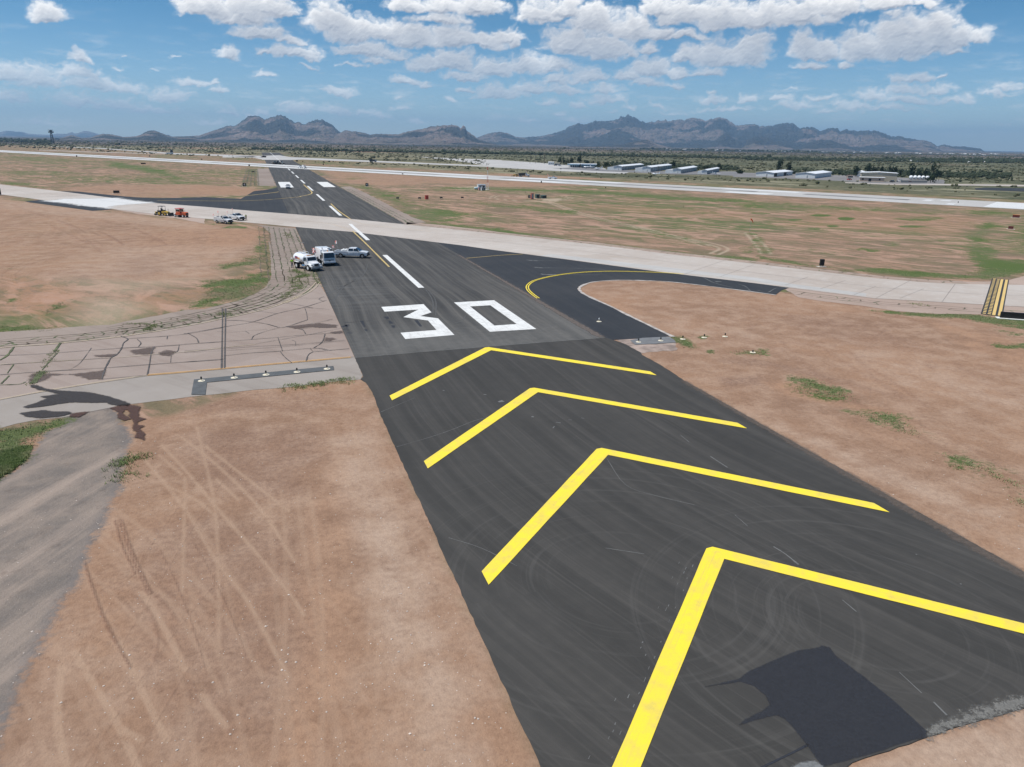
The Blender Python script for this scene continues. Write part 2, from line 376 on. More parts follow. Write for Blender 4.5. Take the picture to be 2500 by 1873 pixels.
def zone(kind, tile, pts, v=1.0, soft=1.0):
    P = np.array(TG(tile, pts) if tile else pts, float)
    lo = P.min(0)-soft*2; hi = P.max(0)+soft*2
    idx = np.where((GXY[:, 0] > lo[0]) & (GXY[:, 0] < hi[0]) & (GXY[:, 1] > lo[1]) & (GXY[:, 1] < hi[1]))[0]
    if not len(idx): return
    Q = GXY[idx]; d = np.full(len(Q), 1e9)
    for i in range(len(P)): d = np.minimum(d, seg_dist(Q, P[i-1], P[i]))
    d = np.where(inside(Q, P), d, -d)
    w = np.clip(.5+d/(2*soft), 0, 1); w = w*w*(3-2*w)*v
    MASK[kind][idx] = np.maximum(MASK[kind][idx], w)
def oval(kind, tile, rows):
    for x, y, rx, ry, v in rows:
        P = np.array(TG(tile, [(x+rx*math.cos(t), y+ry*math.sin(t)) for t in np.linspace(0, 2*math.pi, 14)[:-1]]))
        zone(kind, None, P, v, max(.5, .25*np.linalg.norm(P[0]-P[6])*.5))
def trail(kind, tile, pts, w, v=1.0, soft=.25, gauge=0.0):
    L = smooth_line(TG(tile, pts), 4) if tile else pts
    lines = [L]
    if gauge:
        a, b = strip_poly(L, gauge); lines = [a, b]
    for L in lines:
        P = np.array(L, float); lo = P.min(0)-w*2-soft; hi = P.max(0)+w*2+soft
        idx = np.where((GXY[:, 0] > lo[0]) & (GXY[:, 0] < hi[0]) & (GXY[:, 1] > lo[1]) & (GXY[:, 1] < hi[1]))[0]
        if not len(idx): continue
        Q = GXY[idx]; d = np.full(len(Q), 1e9)
        for i in range(len(P)-1): d = np.minimum(d, seg_dist(Q, P[i], P[i+1]))
        k = np.clip((w/2+soft-d)/(2*soft), 0, 1)*v
        MASK[kind][idx] = np.maximum(MASK[kind][idx], k)
# bare soil
zone('bare', None, [(-300, -60), (-15, -60), (-15, 76), (-20, 76), (-32, 66), (-60, 60), (-300, 62)], 1, .8)
zone('bare', 'Q1', [(-300, 240), (0, 285), (1000, 415), (2212, 545), (2900, 640), (2800, 900), (2300, 1150), (1500, 1180), (-300, 1100)], .93, 3)
zone('bare', None, [(15, -60), (120, -60), (120, 62), (74, 72), (66, 78), (45, 92), (30, 110), (15, 110)], 1, .8)
zone('bare', 'P3', [(700, 540), (850, 440), (1500, 450), (2212, 540), (2500, 560), (3400, 700), (3400, 1361), (1500, 1361), (1000, 980)], 1, 1)
zone('bare', 'R1', [(550, 560), (1100, 535), (1700, 530), (2212, 560), (2212, 622), (1100, 655), (700, 605)], .85, 4)
zone('bare', 'R2', [(630, 405), (900, 430), (1300, 450), (2212, 505), (2212, 540), (1600, 520), (1200, 545), (1000, 530), (860, 520)], .9, 6)
zone('bare', 'R3', [(0, 500), (450, 520), (800, 540), (300, 556), (0, 552)], .85, 6)
zone('bare', 'R3', [(0, 432), (300, 440), (700, 452), (1100, 478), (900, 490), (500, 470), (0, 452)], .8, 8)
zone('bare', 'R4', [(0, 478), (600, 500), (1200, 535), (1200, 548), (600, 520), (0, 492)], .5, 6)
# grass
for tile, v, soft, pts in (
    ('U1', 1, .9, [(-60, 215), (60, 205), (200, 178), (350, 155), (335, 200), (230, 240), (185, 300), (150, 380), (60, 450), (-60, 520)]),
    ('Q2', .8, 1.6, [(160, 390), (400, 310), (715, 265), (700, 350), (400, 410), (130, 440)]),
    ('Q2', .9, 2, [(0, 560), (350, 530), (720, 470), (720, 560), (640, 650), (300, 700), (0, 760)]),
    ('Q2', .6, 1.5, [(560, 70), (690, 60), (700, 130), (700, 250), (540, 250)]),
    ('P1', .75, .8, [(330, 540), (480, 450), (545, 450), (520, 500), (380, 570)]),
    ('P1', .6, .8, [(80, 440), (250, 370), (240, 390), (90, 460)]),
    ('P1', .75, .8, [(-100, 650), (250, 640), (400, 660), (640, 655), (400, 700), (-100, 710)]),
    ('P1', .55, 1, [(0, 180), (150, 170), (150, 190), (0, 200)]), ('P1', .45, 1, [(0, 240), (280, 232), (260, 250), (0, 255)]),
    ('P1', .8, 1.3, [(1600, 330), (1750, 280), (2071, 240), (2071, 400), (1500, 520), (1450, 540), (1700, 400)]),
    ('R1', 1, 5, [(900, 330), (1100, 350), (1450, 410), (1680, 520), (1640, 540), (1480, 512), (1450, 470), (1200, 420), (960, 370)]),
    ('R1', .8, 3, [(1180, 490), (1440, 510), (1400, 525), (1180, 512)]), ('R1', .8, 3, [(0, 500), (300, 520), (540, 585), (300, 560), (0, 530)]),
    ('R1', .85, .7, [(1720, 860), (1870, 873), (1860, 885), (1740, 875)]), ('R1', .85, .7, [(1960, 890), (2130, 895), (2130, 910), (1880, 915)]),
    ('R1', .6, 12, [(0, 275), (400, 300), (900, 330), (900, 350), (300, 335), (0, 315)]), ('R1', .55, 10, [(1850, 290), (2212, 300), (2212, 335), (1850, 315)]),
    ('R1', .35, 8, [(0, 400), (900, 440), (2212, 420), (2212, 530), (900, 520), (0, 480)]),
    ('R2', .6, 5, [(0, 370), (180, 375), (250, 560), (130, 560), (0, 550)]), ('R2', .95, 2, [(125, 380), (165, 380), (200, 555), (135, 560), (125, 450)]),
    ('R2', .9, 1.5, [(190, 430), (215, 430), (235, 500), (200, 500)]),
    ('R2', .7, 2.5, [(920, 540), (1060, 545), (1300, 600), (1500, 720), (1900, 780), (1850, 850), (1560, 860), (1330, 740), (1060, 620)]),
    ('R2', 1, 1.5, [(1350, 748), (1700, 765), (1880, 800), (1500, 825)]), ('R2', .95, 1.2, [(1560, 850), (1900, 890), (2212, 912), (2212, 937), (1800, 905), (1560, 872)]),
    ('R2', .75, 5, [(1600, 548), (1900, 556), (2212, 550), (2212, 565), (1800, 580)]), ('R2', .65, 4, [(2050, 690), (2212, 685), (2212, 722), (2080, 712)]),
    ('R2', .6, 6, [(850, 455), (1000, 470), (1060, 495), (900, 490)]),
    ('R2', .6, 14, [(420, 318), (900, 335), (1500, 375), (2212, 420), (2212, 440), (1400, 390), (700, 365), (440, 350)]),
    ('R3', .95, 5, [(-100, 548), (400, 575), (900, 590), (1500, 622), (2300, 672), (2300, 696), (1500, 665), (1000, 622), (400, 600), (-100, 572)]),
    ('R3', .85, 4, [(-100, 688), (300, 720), (700, 760), (830, 790), (650, 800), (300, 750), (-100, 720)]),
    ('R3', .75, 2.5, [(830, 820), (1200, 880), (1500, 950), (1900, 1040), (1900, 1080), (1500, 990), (1150, 900)]),
    ('R3', 1, 1.2, [(-100, 905), (200, 940), (600, 1000), (1300, 1075), (900, 1075), (400, 1010), (-100, 945)]),
    ('R3', .6, 5, [(400, 548), (700, 545), (1300, 572), (1300, 584), (700, 565)]), ('R3', .75, 3, [(1700, 785), (1930, 765), (1900, 782), (1740, 797)]),
    ('R3', .55, 3, [(1800, 890), (2100, 880), (2000, 900), (1800, 905)]), ('R3', .5, 3, [(700, 800), (1400, 860), (1700, 900), (1000, 850)]),
    ('R4', .75, 6, [(-40, 585), (250, 612), (1000, 650), (1680, 690), (1600, 712), (800, 668), (240, 672), (-40, 640)]),
    ('R4', .95, 2.5, [(1700, 880), (1980, 760), (1970, 830), (1900, 900), (2010, 1030), (1780, 1030), (1830, 910)]), ('R4', .65, 3, [(2140, 680), (2300, 690), (2300, 1020), (2100, 1020), (2170, 760)]),
    ('R4', .6, 5, [(1650, 690), (1850, 672), (2300, 690), (2300, 710), (1900, 720)]), ('R4', .6, 5, [(1000, 585), (1600, 612), (2200, 660), (2200, 672), (1600, 640), (1000, 600)]),
    ('P4', .95, 1.4, [(1720, 0), (1960, 15), (2050, 60), (2000, 115), (2180, 110), (2330, 150), (2300, 200), (2000, 285), (1300, 262), (750, 205), (900, 185), (1700, 240), (1850, 200), (1750, 110)]),
    ('P3', .95, 1, [(0, 30), (400, 80), (900, 150), (1500, 215), (2212, 270), (2212, 310), (1600, 240), (1000, 180), (300, 90), (0, 55)]),
    ('P4', .8, 1, [(0, 80), (400, 150), (800, 200), (400, 175), (0, 110)]),
    ('P4', .9, .8, [(880, 540), (1200, 550), (1700, 568), (2400, 590), (2400, 720), (2000, 665), (1750, 620), (1300, 580)]), ('P4', .95, .6, [(1920, 812), (2300, 822), (2300, 868), (1960, 842)]),
    ('P4', .45, 1, [(2000, 700), (2300, 730), (2100, 765)]),
    ('V3', .62, .9, [(640, 190), (750, 190), (1000, 280), (1080, 340), (1060, 360), (900, 350), (680, 300)]), ('V3', .5, 1, [(1000, 430), (1330, 430), (1450, 500), (1560, 600), (1400, 590), (1150, 500)]),
    ('V3', .36, 1, [(1480, 660), (1800, 700), (2050, 800), (2300, 930), (2300, 1080), (2150, 1010), (1800, 820), (1500, 700)]), ('V3', .85, .3, [(2130, 1010), (2300, 1040), (2300, 1080), (2150, 1045)]),
    ('V3', .8, .3, [(1720, 790), (1800, 790), (1815, 825), (1740, 812)]),
    ('Q4', .95, .35, [(1640, 895), (1790, 890), (1850, 930), (2000, 1040), (1900, 1050), (1720, 970)]), ('Q4', .65, .4, [(1990, 890), (2050, 880), (2130, 895), (2030, 925)]),
    ('Q4', .75, .3, [(2110, 1060), (2190, 1060), (2180, 1090), (2110, 1085)]), ('P3', .55, .5, [(1950, 1050), (2300, 1030), (2300, 1082), (2000, 1072)]),
    ('U1', .6, .2, [(640, 395), (700, 370), (745, 360), (720, 385), (650, 420)])):
    zone('grass', tile, pts, v, soft*2.2)
oval('grass', 'R4', [(450, 748, 65, 9, .9), (640, 715, 85, 11, .75), (840, 740, 70, 13, .9), (740, 797, 50, 9, .9), (590, 818, 60, 9, .8), (1350, 800, 115, 10, .85), (1190, 935, 90, 22, .85), (170, 700, 85, 8, .8), (1400, 738, 200, 20, .65), (1000, 770, 45, 6, .6), (500, 975, 110, 16, .5), (1050, 985, 60, 14, .55), (100, 860, 60, 12, .4), (160, 930, 60, 60, .5), (70, 980, 80, 30, .5)])
oval('grass', 'P4', [(60, 40, 90, 30, .55), (360, 30, 130, 20, .5), (900, 30, 100, 14, .6), (600, 60, 120, 12, .4)])
# grey gravel road at the left, compacted lanes, disturbed red soil
zone('gravel', 'U1', [(-500, 560), (-60, 520), (60, 450), (150, 380), (190, 300), (240, 235), (340, 190), (360, 130), (620, 95), (650, 170), (710, 260), (670, 400), (645, 550), (565, 700), (485, 860), (440, 1000), (330, 1180), (180, 1460), (30, 1800), (-60, 2100), (-900, 2100)], 1, 1.3)
for tile, v, soft, pts in (
    ('V1', .75, 1.1, [(330, 200), (470, 560), (640, 1100), (820, 1650), (200, 1650), (130, 1000), (60, 500), (-60, 0), (160, -140)]),
    ('V4', .6, 1.2, [(-100, 560), (120, 520), (200, 700), (330, 1000), (420, 1400), (200, 1431), (-80, 900)]),
    ('V3', .55, 1.2, [(200, 420), (900, 720), (1700, 1100), (2400, 1480), (2400, 1250), (1500, 900), (800, 600), (500, 480)]),
    ('P4', .5, 1.5, [(700, 820), (1100, 900), (1700, 1050), (2300, 1250), (2300, 1361), (1500, 1250), (1000, 1100), (800, 950)]),
    ('P3', .3, 1.5, [(900, 700), (2212, 900), (2212, 950), (1400, 880)]), ('P1', .7, 3.5, [(700, 420), (1000, 430), (1200, 500), (1000, 620), (980, 700), (680, 720), (640, 560)]),
    ('P1', .5, 6, [(900, 0), (2000, 0), (1700, 250), (1300, 350), (900, 420), (400, 250)]), ('Q1', .5, 3, [(0, 300), (1200, 440), (2212, 560), (2212, 640), (1200, 520), (0, 400)])):
    zone('pale', tile, pts, v, soft)
for tile, v, soft, pts in (
    ('U1', .5, 1.6, [(1080, 230), (1700, 200), (1750, 380), (1600, 420), (1650, 560), (1400, 620), (1100, 500), (1000, 330)]), ('U1', .45, 1.6, [(800, 720), (1100, 680), (1600, 780), (1700, 1400), (1500, 1900), (1000, 1900), (700, 1400), (750, 1000)]),
    ('U1', .35, .8, [(1000, 20), (1800, 10), (1700, 120), (1000, 130)]), ('P1', .45, 4, [(1050, 100), (1250, 80), (1350, 200), (1150, 300), (950, 260)]), ('P1', .7, .8, [(530, 270), (700, 230), (780, 290), (900, 350), (760, 370), (600, 310)]),
    ('V3', .6, .7, [(150, 200), (430, 190), (440, 245), (200, 260)]), ('V3', .4, .6, [(60, 80), (300, 60), (600, 110), (1100, 240), (1400, 340), (900, 230), (500, 130)]),
    ('Q4', .6, .4, [(1180, 1010), (1500, 1000), (1500, 1040), (1250, 1040)]), ('P4', .3, 1.2, [(200, 560), (900, 640), (1300, 800), (1600, 900), (900, 860), (300, 700)])):
    zone('dark', tile, pts, v, soft)
for tile, v, soft, pts in (
    ('P4', .7, 1.2, [(1450, 640), (1900, 720), (2300, 850), (2300, 1060), (2000, 920), (1700, 850)]), ('V3', .8, .7, [(430, 220), (640, 230), (1050, 370), (1250, 400), (1450, 480), (1100, 420), (600, 320)]),
    ('V3', .4, 1, [(800, 430), (1500, 660), (1900, 870), (1300, 660)]), ('P3', .6, .8, [(900, 640), (1080, 640), (1300, 740), (1150, 740)]), ('P4', .5, 1, [(550, 500), (850, 520), (800, 560), (500, 530)]),
    ('P1', .6, 2, [(0, 200), (300, 250), (600, 350), (700, 500), (300, 600), (0, 560)]), ('P1', .5, 1.5, [(1100, 400), (1600, 350), (2071, 200), (2071, 230), (1700, 380), (1300, 520), (1000, 560)]),
    ('Q2', .7, 1.5, [(0, 0), (560, 0), (640, 30), (540, 120), (300, 230), (100, 290), (0, 400)]), ('U1', .5, .8, [(1650, 700), (1850, 300), (1900, 400), (1900, 900), (1700, 1300), (1600, 1000)]),
    ('U2', .7, .7, [(1600, 0), (1900, 100), (1950, 300), (1850, 600), (1700, 1046), (1450, 1046), (1600, 500)]), ('Q1', .5, 3, [(1500, 700), (2212, 560), (2212, 900), (1500, 885)]),
    ('R1', .5, 5, [(1550, 640-20), (1700, 540), (2212, 575), (2212, 612)]), ('R3', .4, 8, [(600, 700), (2212, 760), (2212, 830), (1500, 800), (900, 740)]), ('R4', .4, 6, [(600, 650), (1900, 730), (1700, 870), (300, 790)])):
    zone('rust', tile, pts, v, soft)
zone('bare', None, [(-16, -60), (20, -60), (20, 20), (-16, 20)], 1, .5)
zone('pale', None, [(-30, -20), (-4.2, 18.4), (5.4, 18.6), (16, 19), (60, 20), (60, -20)], 1, .3)
# vehicle tracks in the soil
for pts in ([(780, 380), (1000, 650), (1170, 930), (1310, 1106), (1390, 1240), (1560, 1560)], [(870, 300), (1010, 450), (1170, 640), (1380, 880), (1560, 1100), (1640, 1220)], [(980, 260), (1170, 410), (1400, 640), (1590, 930)],
            [(1110, 310), (1330, 480), (1560, 660)], [(900, 520), (1060, 600), (1170, 690)], [(1170, 490), (1290, 600)], [(860, 360), (980, 460)]):
    trail('track', 'U1', pts, .23, .9, .08)
trail('track', 'U1', [(830, 440), (1060, 720), (1230, 980), (1380, 1220)], .22, .6, .12)
for pts in ([(1060, 190), (1110, 400), (1160, 640), (1180, 1030), (1180, 1400)], [(1000, 470), (985, 1100)], [(870, 400), (790, 470)]):
    trail('track', 'U1', pts, .22, .7, .08)
for pts in ([(400, 420), (480, 560), (600, 750), (700, 950), (760, 1100)], [(330, 500), (310, 800), (360, 1046)], [(760, 100), (850, 230), (940, 400), (1000, 520)], [(640, 380), (760, 620), (850, 800), (900, 900)], [(1090, 660), (1220, 830)], [(640, 830), (760, 900)]):
    trail('track', 'U2', pts, .3, .9, .06)
for pts in ([(655, 710), (705, 860), (775, 1020), (815, 1106)], [(640, 710), (690, 860), (760, 1020), (800, 1106)], [(620, 710), (660, 850), (730, 1000)], [(455, 940), (500, 1080), (560, 1240), (620, 1360), (700, 1500)]):
    trail('rut', 'U1', pts, .12, .9, .08)
for pts in ([(500, 30), (700, 70), (850, 130), (960, 260)], [(520, 60), (700, 110), (800, 200), (850, 330), (830, 480)], [(540, 90), (660, 150), (740, 240)], [(500, 0), (760, 30), (940, 130)]):
    trail('rut', 'U2', pts, .1, .5, .1)
for pts, v in (([(920, 625), (1100, 590), (1400, 560), (1600, 530)], .8), ([(1020, 620), (1300, 580)], .6), ([(620, 520), (760, 570), (930, 660)], .8), ([(970, 640), (1070, 685)], .9), ([(1060, 640), (1200, 700), (1330, 785)], .9),
            ([(1440, 600), (1580, 680), (1800, 790)], .6), ([(1560, 660), (1700, 720), (1790, 780)], .7), ([(1600, 620), (1760, 590)], .7), ([(1470, 800), (1900, 790), (2212, 760)], .7), ([(100, 340), (500, 480), (900, 520), (1400, 530)], .5),
            ([(0, 380), (300, 430), (700, 560), (900, 700), (1100, 880)], .4), ([(1650, 820), (1900, 860), (2212, 850)], .5), ([(480, 540), (800, 700), (950, 780)], .4), ([(780, 425), (840, 412)], 1.), ([(1200, 415), (1500, 440), (2212, 540)], .6), ([(1500, 860), (1800, 620), (1900, 600)], .35)):
    trail('rut', 'Q1', pts, .45, v, .3)
for pts, v in (([(560, 870), (700, 960), (900, 1080), (1200, 1250)], .5), ([(760, 880), (900, 1000), (1150, 1150), (1400, 1340)], .6), ([(1380, 980), (1460, 1030)], .9), ([(250, 800), (480, 830), (700, 830)], .5), ([(950, 780), (1060, 690)], .4), ([(1600, 950), (1900, 1150), (2212, 1300)], .35), ([(180, 790), (400, 980), (700, 1200)], .5)):
    trail('rut', 'P4', pts, .25, v, .3)
for pts, v in (([(560, 0), (850, 210), (1200, 440), (1700, 700)], .5), ([(1060, 50), (1200, 200), (1400, 340)], .5), ([(1320, 430), (1800, 650), (2212, 900)], .4)):
    trail('rut', 'V3', pts, .3, v, .3)
def tyre_lines(kind, n, x0, x1, y0, y1, ang, spread, L0, L1, w, v, gauge=1.75, soft=.07):
    for _ in range(n):
        x, y = random.uniform(x0, x1), random.uniform(y0, y1); a = R(ang+random.gauss(0, spread)); L = random.uniform(L0, L1); k = random.gauss(0, .012)
        pts = []
        for q in range(9): pts.append((x, y)); x += math.cos(a)*L/8; y += math.sin(a)*L/8; a += k*L/8
        trail(kind, None, pts, w, v*random.uniform(.5, 1), soft, gauge)
tyre_lines('track', 6, -44, -30, 34, 66, -64, 7, 18, 36, .26, .5)
tyre_lines('track', 4, -40, -22, 26, 50, -80, 12, 10, 25, .22, .4)
tyre_lines('rut', 8, -42, -26, 24, 60, -75, 20, 8, 25, .06, .45, soft=.05)
tyre_lines('track', 10, -24, -16, 20, 60, -88, 5, 20, 40, .30, .45)
tyre_lines('rut', 16, -90, -40, 140, 260, -48, 28, 30, 80, .22, .55, 2.0, .15)
tyre_lines('track', 14, -90, -35, 130, 260, -48, 30, 30, 80, .30, .6, 2.0, .2)
tyre_lines('rut', 12, 18, 60, 30, 100, -30, 14, 25, 60, .14, .5, 1.8, .12)
tyre_lines('track', 14, 18, 70, 25, 100, -34, 12, 25, 60, .22, .6, 1.8, .12)
for tile, pts in (('R3', [(460, 670), (700, 760), (900, 820), (1150, 880), (1400, 940), (1700, 1010), (1850, 1062)]), ('P3', [(1200, 10), (1500, 90), (1800, 150), (1930, 195), (1850, 240)]), ('R3', [(0, 650), (60, 630), (300, 640)]), ('R3', [(0, 655), (250, 675), (460, 680)]), ('R3', [(480, 690), (600, 665), (685, 650), (620, 635)]),
                  ('R4', [(90, 850), (190, 960), (220, 1011)])):
    trail('pale', tile, pts, .7, 1, .3, gauge=2.0)
zone('pale', 'R3', [(440, 655), (610, 655), (560, 680), (450, 672)], 1, .8)
zone('pale', 'R2', [(1760, 560), (2000, 545), (2010, 575), (1850, 578)], .9, 1.5)
for pts in ([(440, 850), (500, 820), (560, 880)], [(1700, 655), (1900, 660)]): trail('pale', 'R4' if pts[0][0] > 1000 else 'R1', pts, 1.2, .6, 1)
# the scrub plain beyond the cross runway
wx = GXY[:, 0]; wy = GXY[:, 1]
# signed distance beyond the far edge of the cross runway (a straight line on the ground)
e0 = np.array(G(0, 362.5)); e1 = np.array(G(2500, 499)); ed = (e1-e0)/np.linalg.norm(e1-e0); en = np.array([-ed[1], ed[0]])
dist2 = (GXY-e0)@en
RW2 = (e0, ed, en)
MASK['brush'] = np.maximum(MASK['brush'], np.clip((dist2-28)/14, 0, 1).astype(np.float32))
def keep_clear(tile, pts, soft=8):
    P = np.array(TG(tile, pts)); Q = GXY; lo = P.min(0)-soft; hi = P.max(0)+soft
    idx = np.where((Q[:, 0] > lo[0]) & (Q[:, 0] < hi[0]) & (Q[:, 1] > lo[1]) & (Q[:, 1] < hi[1]))[0]
    MASK['brush'][idx] *= 1-.85*inside(Q[idx], P)
keep_clear('R1', [(0, 192), (450, 207), (1260, 243), (2300, 285), (2300, 340), (0, 225)])
keep_clear('R2', [(280, 300), (1000, 330), (900, 375), (400, 350)])
verts = np.zeros((NR*NA+1, 3), np.float32); verts[:-1, :2] = GXY; verts[-1] = (CX, CY, 0)
i = np.arange(NR-1)[:, None]; j = np.arange(NA)[None, :]; j2 = (j+1) % NA
quads = np.stack(np.broadcast_arrays(i*NA+j, (i+1)*NA+j, (i+1)*NA+j2, i*NA+j2), -1).reshape(-1, 4)
cap = np.stack([np.full(NA, NR*NA), np.arange(NA), (np.arange(NA)+1) % NA], -1)
me = bpy.data.meshes.new('ground')
nq, nc = len(quads), len(cap)
me.vertices.add(len(verts)); me.vertices.foreach_set('co', verts.ravel())
me.loops.add(nq*4+nc*3); me.loops.foreach_set('vertex_index', np.concatenate([quads.ravel(), cap.ravel()]).astype(np.int32))
me.polygons.add(nq+nc); me.polygons.foreach_set('loop_start', np.concatenate([np.arange(nq)*4, nq*4+np.arange(nc)*3]).astype(np.int32))
me.update(calc_edges=True)
for nm, keys in (('cover_a', ('grass', 'bare', 'gravel')), ('cover_b', ('pale', 'dark', 'track')), ('cover_c', ('rust', 'brush', 'rut'))):
    at = me.attributes.new(nm, 'FLOAT_VECTOR', 'POINT')
    a = np.zeros((len(verts), 3), np.float32)
    for q, k in enumerate(keys): a[:-1, q] = MASK[k]
    at.data.foreach_set('vector', a.ravel())
m, t, b = mat('desert_soil')
p = t.pos()
ca = t.sep(t.attr('cover_a').outputs['Vector']); cb = t.sep(t.attr('cover_b').outputs['Vector']); cc = t.sep(t.attr('cover_c').outputs['Vector'])
grass, bare, gravel = ca[0], ca[1], ca[2]; pale, dark, track = cb[0], cb[1], cb[2]; rust, brush, rut = cc[0], cc[1], cc[2]
dcam = t.vm('DISTANCE', p, (CX, CY, 0.0))         # how far out on the plain (a place, not a view)
px_, py_, pz_ = t.sep(p); su = t.m('ADD', t.m('MULTIPLY', px_, .494*.42), t.m('MULTIPLY', py_, -.870*.42)); sv = t.m('ADD', t.m('MULTIPLY', px_, .870), t.m('MULTIPLY', py_, .494)); ps = t.comb(su, sv, 0.0)
nS = t.noise(ps, .15, 7, .66, 1.6); nS2 = t.noise(ps, .7, 6, .66, .8); nA = t.noise(p, .012, 4, .6); nB = t.noise(p, .06, 5, .6); nC = t.noise(p, .35, 6, .62); nD = t.noise(p, 2.6, 6, .65); nE = t.noise(p, 13, 6, .78)
soil = t.mix(t.rng(nB, .3, .7), (.335, .205, .132), (.255, .158, .106))
soil = t.mix(t.rng(nC, .38, .68, 0, .8), soil, (.385, .262, .186))
soil = t.mix(t.m('MULTIPLY', rust, t.rng(nC, .3, .65)), soil, (.355, .208, .128))
soil = t.mix(t.m('MULTIPLY', t.m('MULTIPLY', pale, t.rng(nB, .3, .6, .45, 1.)), t.rng(nC, .25, .6, .25, .85)), soil, (.45, .335, .255))
soil = t.mix(t.m('MULTIPLY', dark, t.rng(nD, .25, .7, .45, 1.)), soil, (.215, .135, .10))
soil = t.mix(t.m('MULTIPLY', t.rng(nD, .38, .66), .55), soil, t.scl(soil, (.74, .72, .72)))
soil = t.mix(t.m('MULTIPLY', track, t.rng(nD, .25, .65, .35, .85)), soil, (.385, .262, .182))
tread = t.rng(t.noise(t.scl(p, (1, 1, 1)), 5.0, 2), .45, .55)
soil = t.mix(t.m('MULTIPLY', rut, t.m('ADD', .45, t.m('MULTIPLY', tread, .45))), soil, (.16, .085, .06))
# dry field: patchy old grass over red soil
field = t.mix(t.rng(nB, .34, .62), (.205, .145, .100), (.325, .200, .138))
field = t.mix(t.rng(nS, .46, .58, 0, .80), field, (.160, .135, .078)); field = t.mix(t.rng(nS2, .48, .60, 0, .55), field, (.135, .115, .072))
field = t.mix(t.m('MULTIPLY', t.rng(nA, .44, .58), t.rng(nS, .38, .58, .1, 1.0)), field, (.105, .130, .052))
field = t.mix(t.rng(nD, .45, .7, 0, .5), field, (.13, .105, .065))
field = t.mix(t.rng(t.noise(t.vm('ADD', ps, (50.0, 9.0, 0.0)), .13, 7, .66, 1.4), .49, .62, 0, .85), field, (.385, .245, .178))
field = t.mix(t.m('MULTIPLY', rust, t.rng(nS2, .35, .6)), field, (.365, .205, .125))
field = t.mix(t.m('MULTIPLY', pale, t.rng(nD, .2, .6, .5, .9)), field, (.40, .315, .23))
base = t.mix(bare, field, soil)
gv = t.mix(t.rng(nC, .35, .65), (.235, .192, .160), (.160, .138, .122))
gv = t.mix(t.rng(t.noise(t.comb(t.m('ADD', t.m('MULTIPLY', t.sep(p)[0], .9), t.m('MULTIPLY', t.sep(p)[1], -.5)), t.m('MULTIPLY', t.sep(p)[1], .04), 0.0), .55, 6, .7), .42, .7, 0, .8), gv, (.33, .262, .215))
gv = t.mix(t.rng(nE, .5, .75, 0, .6), gv, (.34, .31, .29))
gv = t.mix(t.m('MULTIPLY', t.rng(gravel, .96, .55), .6), gv, (.15, .135, .13))
gmask = t.rng(t.m('ADD', gravel, t.m('MULTIPLY', t.m('SUBTRACT', t.m('ADD', t.m('MULTIPLY', nD, .6), t.m('MULTIPLY', nC, .5)), .55), 1.6)), .3, .7)
base = t.mix(gmask, base, gv)
# living grass, broken up by the soil showing through
gn = t.m('ADD', t.m('MULTIPLY', nC, .6), t.m('MULTIPLY', nD, .55))
gnoise = t.m('ADD', t.m('MULTIPLY', t.m('SUBTRACT', t.mix(t.rng(dcam, 110, 190), nC, nS2), .5), 1.7), t.m('ADD', t.m('MULTIPLY', t.m('SUBTRACT', nD, .5), .9), t.m('MULTIPLY', t.m('SUBTRACT', nB, .5), 1.3)))
gk = t.m('MULTIPLY', t.rng(t.m('ADD', t.m('MULTIPLY', grass, .62), gnoise), .22, .52), t.rng(grass, .02, .3))
gcol = t.mix(t.rng(nD, .3, .7), (.088, .112, .042), (.150, .160, .078))
gcol = t.mix(t.rng(nB, .4, .65), gcol, (.085, .122, .036))
gcol = t.mix(t.rng(nE, .5, .8, 0, .5), gcol, (.20, .19, .10))
base = t.mix(gk, base, gcol)
# scrub plain: olive bushes on cream straw, thinning with distance into broad bands
bs = t.noise(p, .10, 3, .5); bt = t.voro(p, .22)
plainc = t.mix(t.rng(nS2, .40, .60), (.230, .200, .125), (.105, .100, .058))
plainc = t.mix(t.rng(t.noise(p, .022, 4, .6), .47, .62), plainc, (.235, .205, .125))
plainc = t.mix(t.rng(t.noise(p, .006, 5, .65), .52, .62, 0, .85), plainc, (.060, .066, .036))
plainc = t.mix(t.rng(bt, .55, .25, 0, .6), plainc, (.045, .052, .026))
plainc = t.mix(t.m('MULTIPLY', t.rng(t.noise(p, .0035, 3), .54, .66), t.rng(dcam, 500, 1500)), plainc, (.24, .145, .10))
plainc = t.mix(t.m('MULTIPLY', t.m('MULTIPLY', t.rng(px_, 120, 420), t.rng(nS, .66, .52)), .8), plainc, (.068, .078, .045))
plainc = t.mix(t.m('MULTIPLY', t.rng(t.noise(ps, .05, 5, .6), .54, .62), .7), plainc, (.30, .275, .19))
# far plain: kilometre-wide belts of dark mesquite with cloud shade painted in, and pale flats
pf = t.scl(p, (.00042, .00042, 0)); f1 = t.noise(pf, 1.0, 5, .6); f2 = t.noise(t.vm('ADD', pf, (3.1, 7.7, 0)), 2.2, 5, .6)
farc = t.mix(t.rng(f1, .42, .55), (.030, .034, .034), (.150, .115, .090))
farc = t.mix(t.rng(f2, .5, .6, 0, .8), farc, (.040, .046, .040))
farc = t.mix(t.rng(f2, .38, .30, 0, .8), farc, (.27, .20, .155))
plainc = t.mix(t.rng(dcam, 1900, 3000), plainc, farc)
base = t.mix(t.rng(t.m('ADD', brush, t.m('MULTIPLY', t.m('SUBTRACT', nB, .5), .5)), .3, .7), base, plainc)
